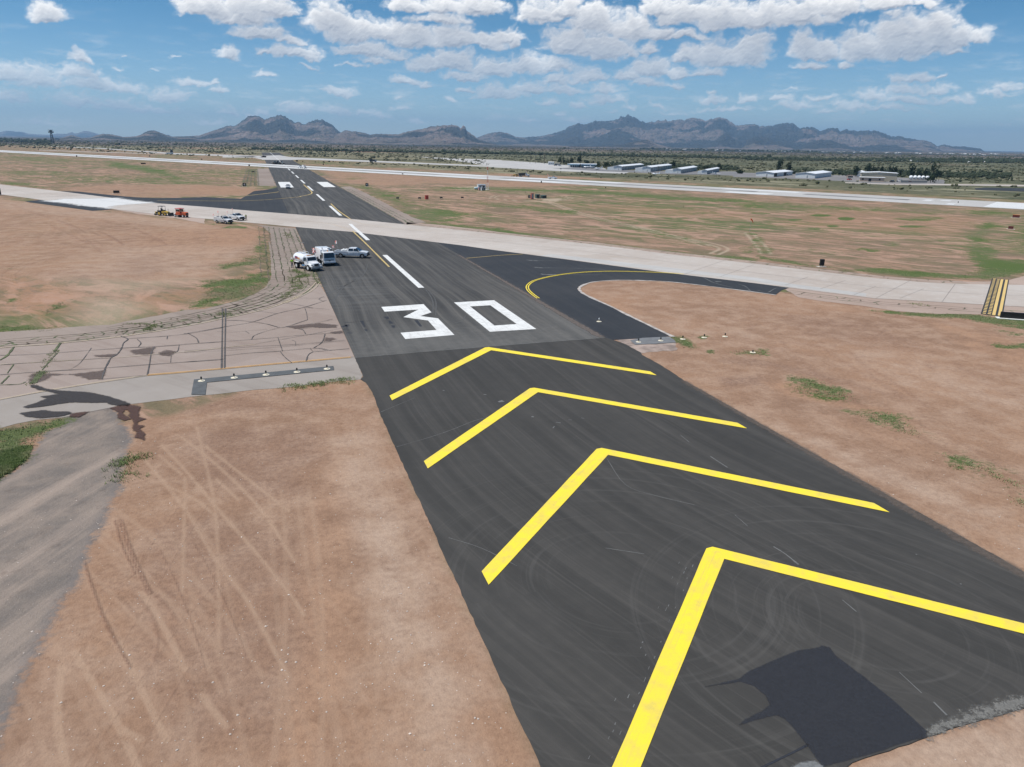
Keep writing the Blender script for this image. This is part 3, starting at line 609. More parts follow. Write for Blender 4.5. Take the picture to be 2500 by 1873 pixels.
# pebbles
peb = t.voro(p, 3.1, out='Distance'); pv = t.voro(p, 3.1, out='Color')
near = t.rng(dcam, 90, 30)
base = t.mix(t.m('MULTIPLY', t.m('MULTIPLY', t.rng(peb, .10, .05), t.rng(t.sep(pv)[0], .82, .86)), near), base, (.58, .50, .44))
base = t.mix(t.m('MULTIPLY', t.rng(nE, .46, .28), .75), base, t.scl(base, (.62, .60, .59)))
base = t.mix(t.m('MULTIPLY', t.rng(nE, .54, .72), .6), base, t.scl(base, (1.28, 1.27, 1.25)))
nF = t.noise(p, .9, 7, .72); base = t.mix(t.m('MULTIPLY', t.rng(nF, .46, .34), .55), base, t.scl(base, (.74, .71, .70)))
t.put(b.inputs['Base Color'], base); b.inputs['Roughness'].default_value = .95; b.inputs['Specular IOR Level'].default_value = .12
h = t.m('ADD', t.m('MULTIPLY', nD, 1.0), t.m('MULTIPLY', nE, .25)); h = t.m('SUBTRACT', h, t.m('MULTIPLY', rut, .8)); h = t.m('ADD', h, t.m('MULTIPLY', gk, t.m('MULTIPLY', nE, .8)))
bump(t, b, h, .8, .11)
me.materials.append(m)
ground = bpy.data.objects.new('ground', me); COL.objects.link(ground); tag(ground, 'reddish desert soil with patches of green grass around the runways', kind='structure')

# ------------------------------------------------------------------ paving materials
def asphalt(name, c0, c1, streak=.5, warm=(.085, .075, .066), light=None, swirl=False, worn=None):
    m, t, b = mat(name); p = t.pos(); x, y, z = t.sep(p)
    if swirl:                                            # sweeper marks bend round before the end of the pavement
        q = t.rng(y, 62, 20, 0, 1, smooth=False); xs = t.m('ADD', x, t.m('MULTIPLY', t.m('MULTIPLY', q, q), -9.0))
    else: xs = x
    wob = t.m('MULTIPLY', t.noise(t.comb(0.0, t.m('MULTIPLY', y, .02), 0.0), 1.0, 2), 3.0)
    s1 = t.noise(t.comb(t.m('ADD', xs, wob), t.m('MULTIPLY', y, .018), 0.0), .85, 5, .6)
    s2 = t.noise(t.comb(t.m('ADD', xs, wob), t.m('MULTIPLY', y, .012), 4.0), 3.6, 4, .6)
    n1 = t.noise(p, .08, 4, .55); n2 = t.noise(p, 1.1, 5, .6); n3 = t.noise(p, 26, 3, .7)
    c = t.mix(t.rng(n1, .3, .7), c0, c1)
    c = t.mix(t.m('MULTIPLY', t.rng(s1, .42, .68), streak), c, warm)
    c = t.mix(t.m('MULTIPLY', t.rng(s2, .52, .72), streak*.8), c, tuple(v*1.15 for v in warm))
    c = t.mix(t.m('MULTIPLY', t.rng(s1, .5, .3), streak*.6), c, tuple(v*.72 for v in c0))
    if swirl:                                            # faint circles left by machines turning at the end
        for (qx, qy), rr, kk in ((TG('V2', [(1180, 620)])[0], (4.0, 11.5), .32), (TG('V1', [(1700, 300)])[0], (5.0, 13.0), .28)):
            ex = t.m('SUBTRACT', x, qx); ey = t.m('SUBTRACT', y, qy); rad_ = t.vm('LENGTH', t.comb(ex, ey, 0.0)); an = t.m('ARCTAN2', ey, ex)
            rg = t.noise(t.comb(t.m('MULTIPLY', rad_, 2.6), t.m('MULTIPLY', an, .55), 0.0), 1.0, 5, .6)
            mk = t.m('MULTIPLY', t.rng(rad_, rr[0]-2, rr[0]), t.rng(rad_, rr[1]+2, rr[1]))
            c = t.mix(t.m('MULTIPLY', t.m('MULTIPLY', t.rng(rg, .52, .70), mk), kk), c, (.092, .088, .082))
    if worn: c = worn(t, c, p, x, y, n1, n2)
    c = t.mix(t.rng(n2, .4, .7, 0, .3), c, t.scl(c, (1.3, 1.28, 1.25)))
    c = t.mix(t.rng(n3, .35, .75, 0, .35), c, t.scl(c, (1.5, 1.5, 1.5)))
    t.put(b.inputs['Base Color'], c); b.inputs['Roughness'].default_value = .88; b.inputs['Specular IOR Level'].default_value = .25
    bump(t, b, t.m('ADD', n3, t.m('MULTIPLY', s2, .3)), .35, .01)
    return m
def worn_main(t, c, p, x, y, n1, n2):
    # greyer, dust-rubbed surface just before the threshold, fading up the runway
    k = t.m('MULTIPLY', t.rng(y, 101, 79.5), t.rng(t.m('ADD', n1, t.m('MULTIPLY', n2, .35)), .45, .85, .35, 1.0))
    k2 = t.m('MULTIPLY', t.rng(x, 7, 15.5), t.rng(y, 112, 84))
    hat = t.noise(t.comb(t.m('MULTIPLY', x, .05), y, 0.0), 1.4, 4)
    c = t.mix(t.m('MULTIPLY', t.m('MAXIMUM', k, k2), .62), c, (.125, .122, .115))
    kk = t.m('MULTIPLY', t.m('MULTIPLY', t.rng(x, -2, -9), t.rng(y, 95, 112)), t.rng(y, 150, 122))
    return t.mix(t.m('MULTIPLY', t.m('MULTIPLY', kk, t.rng(hat, .4, .7)), .5), c, (.115, .115, .113))
M_RUN = asphalt('runway_asphalt', (.046, .045, .044), (.060, .058, .055), .75, warm=(.100, .094, .086), worn=worn_main)
M_PAD = asphalt('fresh_asphalt', (.039, .0375, .035), (.047, .045, .042), .42, warm=(.074, .069, .063), swirl=True)
M_FIL = asphalt('new_asphalt', (.027, .030, .035), (.036, .038, .042), .22, warm=(.055, .055, .055))
M_TAR = plain('tar', (.029, .032, .041), .8, var=.25, scale=1.2, spec=.3)
M_SEAL = plain('crack_sealant', (.080, .070, .064), .7, var=.3, scale=2)
def concrete(name, c0, c1, dirt, light, joints=None):
    m, t, b = mat(name); p = t.pos(); x, y, z = t.sep(p)
    n1 = t.noise(p, .035, 5, .6); n2 = t.noise(p, .5, 5, .6); n3 = t.noise(p, 12, 4, .7)
    # along-the-pavement wear
    u = t.m('ADD', t.m('MULTIPLY', x, .62), t.m('MULTIPLY', y, -.78)); v = t.m('ADD', t.m('MULTIPLY', x, .78), t.m('MULTIPLY', y, .62))
    s = t.noise(t.comb(t.m('MULTIPLY', u, .03), v, 0.0), .55, 5, .6)
    c = t.mix(t.rng(n1, .35, .65), c0, c1); c = t.mix(t.rng(s, .5, .75, 0, .55), c, dirt); c = t.mix(t.rng(n2, .45, .75, 0, .35), c, light)
    c = t.mix(t.rng(n3, .3, .8, 0, .2), c, t.scl(c, (.7, .7, .7)))
    slab = t.sep(t.voro(t.comb(t.m('MULTIPLY', u, .17), t.m('MULTIPLY', v, .17), 0.0), 1.0, out='Color', rand=0.0))[0]; c = t.mix(t.m('MULTIPLY', slab, .5), c, t.scl(c, (.86, .85, .84)))
    t.put(b.inputs['Base Color'], c); b.inputs['Roughness'].default_value = .85; b.inputs['Specular IOR Level'].default_value = .3
    bump(t, b, n3, .2, .01); return m
M_CON = concrete('concrete', (.43, .372, .325), (.49, .440, .395), (.35, .295, .255), (.56, .54, .51))
M_CON2 = concrete('runway_concrete', (.42, .405, .385), (.475, .46, .44), (.34, .33, .32), (.54, .53, .51))
M_OLD = concrete('aged_asphalt', (.285, .222, .188), (.325, .262, .226), (.235, .175, .145), (.36, .30, .26))
M_GRY = concrete('grey_asphalt', (.275, .240, .208), (.315, .280, .250), (.22, .185, .16), (.36, .325, .295))
M_SLAB = concrete('old_slabs', (.255, .20, .165), (.295, .238, .20), (.185, .14, .11), (.33, .275, .235))
M_SH = concrete('shoulder', (.36, .27, .22), (.40, .305, .25), (.29, .215, .17), (.43, .34, .29))
def paint(name, col, dirt, k=.5, arms=False):
    m, t, b = mat(name); p = t.pos()
    n1 = t.noise(p, .9, 6, .65); n2 = t.noise(p, 9, 5, .7)
    s = t.noise(t.comb(t.m('MULTIPLY', t.sep(p)[0], 2.2), t.m('MULTIPLY', t.sep(p)[1], .22), 0.0), 1.5, 4, .6)
    if arms: s = t.noise(t.comb(t.m('MULTIPLY', t.m('ADD', t.sep(p)[1], t.m('ABSOLUTE', t.sep(p)[0])), 3.6), t.m('MULTIPLY', t.sep(p)[0], .12), 0.0), 1.6, 4, .7)
    c = t.mix(t.m('MULTIPLY', t.rng(n1, .42, .75), k), col, dirt); c = t.mix(t.m('MULTIPLY', t.rng(s, .5, .75), k), c, dirt)
    c = t.mix(t.m('MULTIPLY', t.rng(n2, .55, .75), k*.7), c, dirt); n4 = t.noise(p, 30, 4, .75); c = t.mix(t.rng(n4, .62, .72, 0, k*.9), c, tuple(v*.35 for v in dirt)); n5 = t.noise(p, .25, 3, .5); c = t.mix(t.m('MULTIPLY', t.rng(n5, .5, .7), k*.4), c, dirt)
    t.put(b.inputs['Base Color'], c); b.inputs['Roughness'].default_value = .7; b.inputs['Specular IOR Level'].default_value = .35
    return m
M_WHITE = paint('white_paint', (.70, .70, .68), (.48, .47, .45), .75)
M_WHITE2 = paint('bright_white_paint', (.63, .63, .62), (.52, .52, .51), .8)
M_YEL = paint('yellow_paint', (.86, .66, .04), (.60, .48, .12), .8, True)
M_YEL2 = paint('worn_yellow_paint', (.56, .40, .13), (.33, .27, .17), .8)
M_YELF = paint('faded_yellow_paint', (.52, .42, .29), (.44, .38, .31), .9)
M_ORG = paint('orange_paint', (.66, .40, .17), (.50, .34, .20), .7)
M_DIRTYW = paint('scuff', (.16, .16, .155), (.08, .08, .08), .9)
M_LIGHTW = paint('scuff_pale', (.145, .145, .14), (.085, .085, .083), .95)
M_WET = plain('wet_asphalt', (.052, .044, .040), .55, var=.25, scale=.8, spec=.4)
M_WETS = plain('wet_soil', (.080, .046, .036), .6, var=.3, scale=.8)
M_GLINE = plain('joint_grass', (.085, .10, .045), .9, var=.5, scale=.6)
M_DLINE = plain('joint_soil', (.135, .105, .075), .9, var=.4, scale=.6)

WL, WR = -15.06, 15.06
Z = {k: v for k, v in zip(('apron', 'slab', 'fil', 'run', 'con', 'mark', 'mark2', 'top'), (.012, .018, .030, .042, .054, .066, .074, .082))}
# --- the main runway, then the stopway in front of it
sheet('runway', [[(WL, 79.0), (WR, 79.5), (WR, 1420), (WL, 1420)]], Z['run'], M_RUN, label='dark asphalt runway with white numerals and centre stripes')
BL = [(-15.1, 79.0)] + [(-15.1, y) for y in (72,)] + TG('V4', [(78, 200), (110, 220), (140, 262), (165, 310)]) + [(-15.12, 61), (-15.12, 45), (-15.12, 30), (-15.1, 18.3), (-4.0, 18.5)] + TG('V2', [(1050, 1560), (1300, 1480), (1555, 1385), (1860, 1290), (2212, 1192)]) + [(12, 18.9), (15.45, 19.1), (15.4, 40), (15.4, 55), (15.45, 62)] + TG('P3', [(1700, 1361), (1500, 1225), (1380, 1150), (1250, 1080), (1240, 1060), (1100, 985), (1010, 955)]) + [(15.1, 79.5)]
sheet('stopway', [BL], Z['run']-.003, M_PAD, step=.5, amp=.035, label='black asphalt stopway with yellow chevrons')
strips('seam', [([(WL, 78.9), (0, 79.45), (14.2, 79.4)], .10)], Z['con'], M_LIGHTW)
# --- taxiway fillets of new asphalt beside the runway
FR = [(WR+.02, 79.6)] + TG('P3', [(1000, 955), (1300, 940), (1490, 922), (1300, 835), (1130, 752), (1000, 685), (850, 618), (760, 572), (722, 545), (712, 528), (725, 510), (780, 483), (860, 467), (1050, 454), (1200, 455), (1400, 463), (1700, 492), (2212, 557)]) + TG('P4', [(150, 408), (200, 370), (262, 352), (60, 300)]) + TG('P3', [(2212, 470), (1400, 370), (600, 263), (0, 185)]) + TG('R2', [(1860, 1040), (1050, 945)]) + [(WR+.02, 175)]
sheet('taxiway', [FR], Z['fil'], M_FIL, step=2.0, amp=.05, label='new black asphalt taxiway curving off the runway')
FL = [(WL-.02, 395)] + TG('T2', [(440, 695), (350, 718), (200, 745), (0, 765)]) + TG('Q1', [(2600, 292), (2212, 272), (1950, 280), (1700, 283), (1500, 276), (1350, 265), (1200, 250), (1050, 235), (850, 212), (655, 208), (750, 240), (1400, 320), (2212, 390)]) + TG('R2', [(0, 770), (420, 800)]) + [(WL-.02, 240)]
sheet('taxiway', [FL], Z['fil'], M_FIL, label='new black asphalt taxiway joining from the left')
sheet('taxiway', [TG('Q1', [(268, 322), (330, 312), (480, 300), (900, 350), (1200, 396), (1212, 402), (1150, 410), (1000, 421)])], Z['fil'], M_FIL, label='black asphalt strip below the concrete taxiway')
# pale dusty rim where the paving meets the soil island
rim = smooth_line(TG('P3', [(1510, 928), (1300, 828), (1130, 746), (1000, 680), (850, 613), (765, 570), (735, 545), (728, 528), (742, 510), (790, 487), (860, 471), (1050, 458), (1400, 466), (1700, 495), (2212, 560)])+TG('P4', [(150, 411)]), 4)
strips('kerb_dust', [(rim, .42, .5)], Z['fil']+.006, plain('pale_dust', (.40, .36, .33), .9, var=.3, scale=.9))
# --- pale concrete taxiway running diagonally across
CT = TG('Q1', [(-900, 40), (0, 135), (650, 210), (1640, 335), (2212, 378)]) + TG('R2', [(0, 758), (840, 825), (1390, 880), (2212, 965)]) + TG('P3', [(830, 160), (1500, 245), (2212, 325)]) + TG('P4', [(500, 215), (1000, 275), (1400, 308), (1700, 320), (2100, 327), (2800, 338)])
CB = TG('P4', [(2800, 520), (2212, 510), (1880, 492), (1500, 470), (970, 440), (250, 350)]) + TG('P3', [(2212, 487), (1400, 390), (600, 283), (0, 205)]) + TG('R2', [(1860, 1060), (930, 945), (420, 900), (0, 862)]) + TG('Q1', [(1660, 455), (1200, 399), (480, 308), (300, 283), (0, 243), (-900, 130)])
sheet('taxiway', [CT+CB], Z['con'], M_CON, label='pale concrete taxiway crossing the runway diagonally')
sheet('taxiway', [TG('P3', [(400, 255), (1400, 378), (2212, 474)])+TG('P4', [(262, 345), (900, 425), (900, 400), (300, 322)])+TG('P3', [(2212, 440), (1400, 345), (500, 240)])], Z['con']+.004, M_CON2, label='whiter concrete edge lane of the diagonal taxiway')
strips('joint', [(TG('P4', [(0, 232), (500, 290), (1000, 350), (1860, 407)]), .14), (TG('P4', [(2060, 413), (2212, 415)]), .14), (TG('P3', [(0, 130), (600, 195), (1500, 310), (2212, 400)]), .12, .2)] +
       [(TG('P4', [a, c]), .1) for a, c in (((230, 330), (420, 262)), ((520, 362), (730, 290)), ((800, 410), (980, 340)), ((980, 440), (1270, 290)), ((1180, 440), (1380, 360)), ((1530, 470), (1640, 320)))] +
       [(TG('P3', [a, c]), .1) for a, c in (((1600, 410), (1960, 285)), ((1900, 430), (2180, 330)))] +
       [(TG('R2', [(0, 805), (500, 850), (1000, 890), (1600, 950), (2212, 1010)]), .1, .2), (TG('Q1', [(0, 185), (800, 270), (1700, 380)]), .15), (TG('Q1', [(300, 282), (600, 268), (1000, 250)]), .5, .3)], Z['con']+.008, plain('joint_line', (.23, .20, .18), .9))
# fresh white patch of concrete dust
decal('dust_patch', 'Q1', [(480, 316), (700, 292), (1000, 290), (1250, 282), (1640, 336), (1500, 345), (1250, 365), (1180, 398), (900, 365), (640, 330)], Z['con']+.008, (.66, .66, .65), 5.0, .85, .9, .12, .05, 'bright white dusting on the concrete taxiway')
decal('edge_dust', None, [(14.2, 79.8), (15.15, 79.8), (15.15, 150), (14.7, 150)], Z['run']+.007, (.13, .108, .095), .5, .85, .9, .8, .2)
decal('edge_dust', None, [(14.6, 17.5), (15.5, 17.5), (15.5, 62), (15.0, 62)], Z['run']+.004, (.15, .12, .10), .5, .5, .9, .8, .2)
# --- the brown shoulders of the concrete
def band(tile_pts, w):                      # strip of ground beside a line, to its right
    P = [np.array(q) for q in tile_pts]; out = []
    for i_, q in enumerate(P):
        a = P[max(0, i_-1)]; c = P[min(len(P)-1, i_+1)]; d = (c-a)/np.linalg.norm(c-a); out.append(tuple(q+np.array([d[1], -d[0]])*w))
    return [tuple(q) for q in P]+out[::-1]
SHT = TG('R2', [(1390, 860), (1700, 885), (2212, 945)])+TG('P3', [(0, 50), (400, 95), (830, 140), (1500, 222), (2212, 302)])+TG('P4', [(500, 190), (1000, 250), (1400, 282), (1750, 300), (2050, 296), (2400, 200)])
SHB = TG('P4', [(2400, 260), (2212, 335), (2000, 345), (1700, 335), (1000, 290), (500, 230)])+TG('P3', [(2212, 345), (1500, 265), (830, 180), (0, 100)])+TG('R2', [(2212, 985), (1700, 925), (1390, 895)])
sheet('shoulder', [SHT+SHB], Z['slab'], M_SH, step=1.5, amp=.12)
SB = TG('P4', [(230, 365), (262, 340), (970, 425), (1500, 455), (1880, 480), (2212, 500), (2500, 505), (2500, 600), (2212, 588), (1900, 572), (1500, 568), (1150, 545), (870, 500), (560, 465), (340, 430)])
sheet('shoulder', [SB], Z['slab'], M_SH, step=1.2, amp=.12)
sheet('shoulder', [TG('Q1', [(1180, 395), (1250, 398), (1660, 450), (2212, 490), (2212, 560), (1900, 500), (1500, 455)])], Z['slab']-.003, M_SH, step=3, amp=.3)
# weeds growing in the joints of the shoulders
weed = []
def joints(line, offs, step, cross, w=.12):
    L = [np.array(q) for q in smooth_line(line, 8)]
    d = np.cumsum([0]+[np.linalg.norm(L[i_+1]-L[i_]) for i_ in range(len(L)-1)])
    def at_(s_, off):
        s_ = min(max(s_, 0), d[-1]-1e-3); k = int(np.searchsorted(d, s_, 'right')-1); f = (s_-d[k])/(d[k+1]-d[k]); q = L[k]+(L[k+1]-L[k])*f
        dd = (L[k+1]-L[k])/np.linalg.norm(L[k+1]-L[k]); return q+np.array([-dd[1], dd[0]])*off
    for a in offs:
        s_ = 0
        while s_ < d[-1]:
            e = min(d[-1], s_+random.uniform(4, 14)); n = max(2, int((e-s_)/1.2)); ph = random.random()*6
            weed.append(([tuple(at_(s_+(e-s_)*q/n, a+random.uniform(-.07, .07)+.12*math.sin(ph+q))) for q in range(n+1)], w*random.uniform(.8, 2.0), .5)); s_ = e+random.choice([0, 0, .6, 2])
    for a, c in zip(offs[:-1], offs[1:]):
        s_ = random.uniform(0, step)
        while s_ < d[-1]:
            q0 = at_(s_, a); q1 = at_(s_+random.uniform(-.8, .8), c); mid = (q0+q1)/2+np.array([random.uniform(-.2, .2), random.uniform(-.2, .2)])
            weed.append(([tuple(q0), tuple(mid), tuple(q1)], w*random.uniform(.8, 1.9), .4)); s_ += step*random.uniform(.5, 1.6)
# slabs between the old taxiway and the soil
SLAB_OUT = TG('R2', [(0, 872), (90, 880), (160, 905), (215, 960), (215, 1062)]) + TG('Q2', [(690, 120), (705, 250), (718, 400), (715, 520), (660, 620), (560, 690), (330, 780), (0, 862)]) + TG('P1', [(1500, 520), (1290, 565), (1020, 612), (900, 640), (640, 655), (350, 678), (0, 700), (-500, 740)])
SLAB_IN = TG('P1', [(-500, 905), (0, 830), (480, 793), (980, 738), (1500, 655), (2071, 535)]) + TG('Q2', [(560, 885), (850, 800), (1050, 710), (1150, 650), (1222, 572)]) + [(WL-.1, 118), (WL-.1, 150), (WL-.1, 180), (WL-.1, 206)]
sheet('shoulder', [SLAB_OUT+SLAB_IN], Z['slab'], M_SLAB, step=1.0, amp=.12, label='broken old slabs with weeds in their joints')
mid_line = TG('P1', [(-300, 880), (0, 830), (480, 793), (980, 738), (1500, 655), (2071, 535)]) + TG('Q2', [(850, 800), (1050, 710), (1150, 650), (1205, 590)])
joints(mid_line[:2]+mid_line[2:6], [0.1, .9, 1.9, 2.9, 3.9], 2.2, True, .13)
joints(mid_line[3:8], [0.1, 1.3, 2.5, 3.6, 4.8, 5.8], 2.0, True, .13)
joints(mid_line[5:], [0.1, 1.2, 2.4, 3.6, 4.8, 6.0, 7.2], 2.0, True, .13)
for k in range(8):
    joints([(WL-.6-1.25*k, 121+k*1.2), (WL-.6-1.25*k, 160), (WL-.6-1.25*k, 203+k*1.2)], [0, -1.25], 1.5, True, .09)
joints(TG('P4', [(260, 372), (970, 462), (1500, 500), (2000, 535), (2300, 548)]), [0, -1.4, -2.6], 3.2, True, .12)
joints(TG('R2', [(1390, 878), (2212, 965)])+TG('P3', [(400, 112), (830, 160), (1500, 243), (2212, 322)])+TG('P4', [(500, 208), (1000, 268), (1400, 300), (1750, 318)]), [-.1, 1.2, 2.6], 3.0, True, .13)
RS = TG('R2', [(820, 555), (900, 550), (1000, 590), (1120, 650), (1300, 745), (1450, 820), (1560, 862), (1380, 880), (1290, 820)]) + [(WR+.1, 330)]
sheet('shoulder', [RS], Z['slab'], M_SLAB, step=3, amp=.3, label='weedy slab margin on the right of the runway')
joints([(WR+3.2, 215), (WR+3.2, 300), (WR+3.2, 370)], [0, 1.6, 3.0], 3.0, True, .2)
sheet('shoulder', [[(WL-.1, 400), (WL-.1, 640), (WL-9, 640), (WL-9, 400)]], Z['slab'], M_SLAB, step=5, amp=.5, label='weedy slab margin on the left of the far runway')
joints([(WL-8.5, 400), (WL-8.5, 620)], [0, 2, 4, 6, 8], 4.0, True, .35)
random.shuffle(weed); k = len(weed)//2
strips('joint_weeds', weed[:k], Z['slab']+.008, M_GLINE, kind='stuff', label='weeds growing along the slab joints')
strips('joint_soil', weed[k:], Z['slab']+.008, M_DLINE, kind='stuff', label='soil filled joints between old slabs')
# --- old connecting taxiway at the left
edge_in = TG('P1', [(-500, 905), (0, 830), (480, 793), (980, 738), (1500, 655), (2071, 535)]) + TG('Q2', [(850, 800), (1050, 710), (1150, 650), (1222, 572)])
TX = edge_in + [(WL-.02, 115), (WL-.02, 79.4)] + TG('Q3', [(0, 925)]) + TG('P1', [(1190, 1052), (400, 1172), (0, 1248), (-600, 1360)])
sheet('taxiway', [TX], Z['slab']+.002, M_OLD, label='aged pinkish taxiway with sealed cracks')
TG2 = TG('P1', [(-600, 1360), (0, 1248), (400, 1172), (1190, 1052), (2071, 975)]) + [(-30.0, 78.35), (WL-.02, 79.3), (WL-.02, 72.5)] + TG('Q3', [(1900, 1005), (1830, 1010), (1700, 1018), (1400, 1055), (1100, 1090), (760, 1115), (480, 1148)]) + TG('P1', [(1550, 1222), (1130, 1275), (980, 1290), (900, 1310), (700, 1350), (500, 1392), (300, 1410), (130, 1442), (0, 1478), (-600, 1640)])
sheet('taxiway', [TG2], Z['slab'], M_GRY, step=1.0, amp=.06, label='grey asphalt lane of the connecting taxiway')
# markings along it
strips('yellow_line', [(smooth_line(edge_in[:-2], 5), .22, .2), (smooth_line([(x+.35, y-.1) for x, y in edge_in[-4:]], 5), .14), (smooth_line([(x-.25, y+.2) for x, y in edge_in[-4:]], 5), .12)], Z['mark'], M_YELF)
OL = [(-15.5, 79.25)]+TG('Q3', [(900, 845), (0, 927)])+TG('P1', [(1190, 1050)])
strips('yellow_line', [([(x, y+.14) for x, y in OL], .15), ([(x, y-.16) for x, y in OL], .15)], Z['mark'], M_ORG)
OL2 = TG('P1', [(1190, 1052), (800, 1108), (400, 1172), (0, 1247), (-500, 1350)])
strips('yellow_line', [([(x, y+.12) for x, y in OL2], .11), ([(x, y-.12) for x, y in OL2], .11)], Z['mark'], M_YELF)
CL_ = TG('P1', [(0, 965), (500, 935), (1000, 905), (1230, 885), (1500, 862), (2071, 800)])
strips('yellow_line', [(CL_, .12, .3)], Z['mark'], M_YELF)
# sealed cracks
cr = []
for pts, w in (([(0, 510), (40, 508), (450, 435), (740, 385), (1000, 295), (1300, 225), (1520, 155)], .12), ([(40, 508), (130, 560), (155, 610)], .14), ([(455, 368), (600, 370), (780, 390), (900, 410), (1010, 442)], .12),
               ([(1010, 442), (1090, 440), (1330, 362)], .11), ([(1330, 362), (1320, 290), (1303, 240)], .1), ([(1060, 182), (1200, 195), (1390, 235)], .08), ([(1230, 125), (1400, 128), (1520, 122)], .07), ([(1450, 140), (1480, 120), (1510, 108)], .07), ([(1450, 140), (1500, 158), (1540, 150)], .07),
               ([(1280, 228), (1400, 235), (1570, 250)], .09), ([(725, 575), (760, 530), (900, 480), (1030, 450)], .09), ([(0, 625), (400, 598), (725, 575), (1010, 552), (1300, 525), (1700, 500)], .08), ([(1010, 552), (1040, 640), (1060, 700)], .12), ([(1230, 460), (1280, 470), (1310, 515)], .12),
               ([(1520, 515), (1500, 580), (1470, 620), (1395, 668)], .11), ([(440, 750), (700, 722), (1000, 703), (1390, 670), (1560, 690), (1780, 675)], .1), ([(1035, 703), (1080, 760), (1160, 828)], .11), ([(1390, 708), (1340, 740), (1315, 812)], .12), ([(1390, 708), (1600, 690), (1780, 675)], .09), ([(1360, 672), (1390, 708)], .07),
               ([(0, 820), (200, 803), (430, 788)], .08), ([(800, 268), (1010, 295)], .07), ([(1090, 440), (1400, 400), (1600, 355)], .08), ([(1250, 462), (1500, 430), (1640, 420)], .07), ([(0, 700), (700, 630), (1300, 530), (1690, 455)], .07), ([(0, 712), (700, 655), (1200, 628), (1740, 582)], .07), ([(0, 720), (900, 665), (1740, 592)], .05),
               ([(1390, 670), (1480, 668), (1560, 690)], .06), ([(660, 485), (700, 510)], .05), ([(350, 485), (500, 497), (700, 480), (900, 465)], .04), ([(1160, 580), (1200, 600), (1200, 640)], .04)):
    cr.append((jag(smooth_line(TG('Q3', pts), 4), .8, .05, closed=False), w*.85, .45))
for pts, w in (([(975, 735), (1035, 758), (1000, 790), (985, 830), (950, 880), (900, 910), (870, 960), (850, 1000), (825, 1080)], .15), ([(1110, 760), (1140, 790), (1120, 820)], .1), ([(1250, 820), (1225, 870), (1210, 960), (1192, 1052)], .13), ([(1355, 735), (1350, 760)], .08), ([(1035, 755), (1300, 738), (1520, 715), (1800, 665)], .12),
               ([(1450, 805), (1440, 850), (1420, 870)], .09), ([(0, 890), (280, 882), (980, 832), (1250, 820), (1600, 795), (1800, 780)], .11), ([(0, 1048), (300, 1025), (850, 992), (1210, 965), (1800, 925)], .11), ([(740, 830), (650, 950), (560, 1010)], .05), ([(820, 1083), (1190, 1052)], .1), ([(0, 968), (380, 940), (900, 912)], .09), ([(1385, 890), (1380, 950)], .05)):
    cr.append((jag(smooth_line(TG('P1', pts), 4), .8, .05, closed=False), w*.85, .45))
for x in (405, 437): cr.append((TG('Q3', [(x+8, 240), (x+8, 340), (x+3, 600), (x-2, 890)]), .17, .3))
strips('sealed_cracks', cr, Z['mark']+.003, M_SEAL)
gl = [(smooth_line(TG('P1', pts), 4), w, .5) for pts, w in (([(115, 820), (60, 890), (0, 930)], .2), ([(490, 790), (440, 860)], .2), ([(465, 870), (400, 940), (340, 1010)], .1), ([(345, 1020), (270, 1115)], .45), ([(110, 965), (60, 1035)], .1), ([(75, 1055), (10, 1120)], .2), ([(0, 1130), (150, 1125), (210, 1105)], .12), ([(430, 792), (500, 790)], .15))]
strips('joint_weeds', gl, Z['mark']+.005, M_GLINE, kind='stuff', label='green weeds in the cracks of the old taxiway')
def blot(name, tile, pts, z, m, step=.5, amp=.08, label=None):
    col, am, sf = {'wet_asphalt': ((.042, .036, .034), .93, .28), 'wet_soil': ((.075, .040, .030), .92, .28), 'damp': ((.115, .085, .072), .8, .6)}[m.name.split('.')[0]]
    return decal(name, tile, pts, z, col, sf, am, .7, 1.4, .25, label)
blot('water_stain', 'P1', [(250, 1130), (310, 1135), (380, 1165), (500, 1178), (700, 1188), (820, 1210), (900, 1230), (1000, 1262), (1060, 1285), (1040, 1300), (960, 1300), (900, 1290), (850, 1272), (760, 1275), (560, 1272), (380, 1300), (220, 1318), (180, 1310), (300, 1275), (380, 1240), (330, 1225), (480, 1205), (420, 1190), (340, 1175), (250, 1150)], Z['mark']+.006, M_WET, label='dark trail of spilled water across the grey lane')
blot('water_stain', 'P1', [(160, 1360), (260, 1345), (360, 1335), (430, 1345), (560, 1348), (580, 1362), (500, 1385), (330, 1400), (200, 1385)], Z['mark']+.006, M_WET, label='dark damp patch beside the green verge')
blot('water_stain', 'P1', [(580, 1362), (650, 1352), (715, 1348), (670, 1375), (640, 1392), (560, 1385)], Z['mark']+.006, M_WETS, label='damp brown soil beside the grey lane')
blot('water_stain', 'P1', [(890, 1320), (960, 1300), (1060, 1292), (1140, 1308), (1120, 1345), (1125, 1390), (1180, 1405), (1120, 1425), (1110, 1455), (1165, 1462), (1130, 1490), (1170, 1525), (1165, 1578), (1090, 1555), (1105, 1515), (1070, 1480), (1085, 1440), (1065, 1400), (1040, 1380), (1055, 1360), (1030, 1335), (1010, 1335), (990, 1360), (1020, 1385), (1060, 1405), (1000, 1420), (950, 1395), (955, 1350)], Z['mark']+.006, M_WETS, label='wet red soil where the spilled water soaked in')
M_DAMP = plain('damp', (.17, .135, .12), .8, var=.25, scale=1)
blot('damp_stain', 'P1', [(560, 1045), (700, 1030), (850, 1012), (840, 1050), (820, 1082), (720, 1085), (650, 1060)], Z['mark'], M_DAMP); blot('damp_stain', 'P1', [(260, 1040), (400, 1040), (560, 1045), (400, 1055), (390, 1080), (300, 1110), (240, 1100)], Z['mark'], M_DAMP)
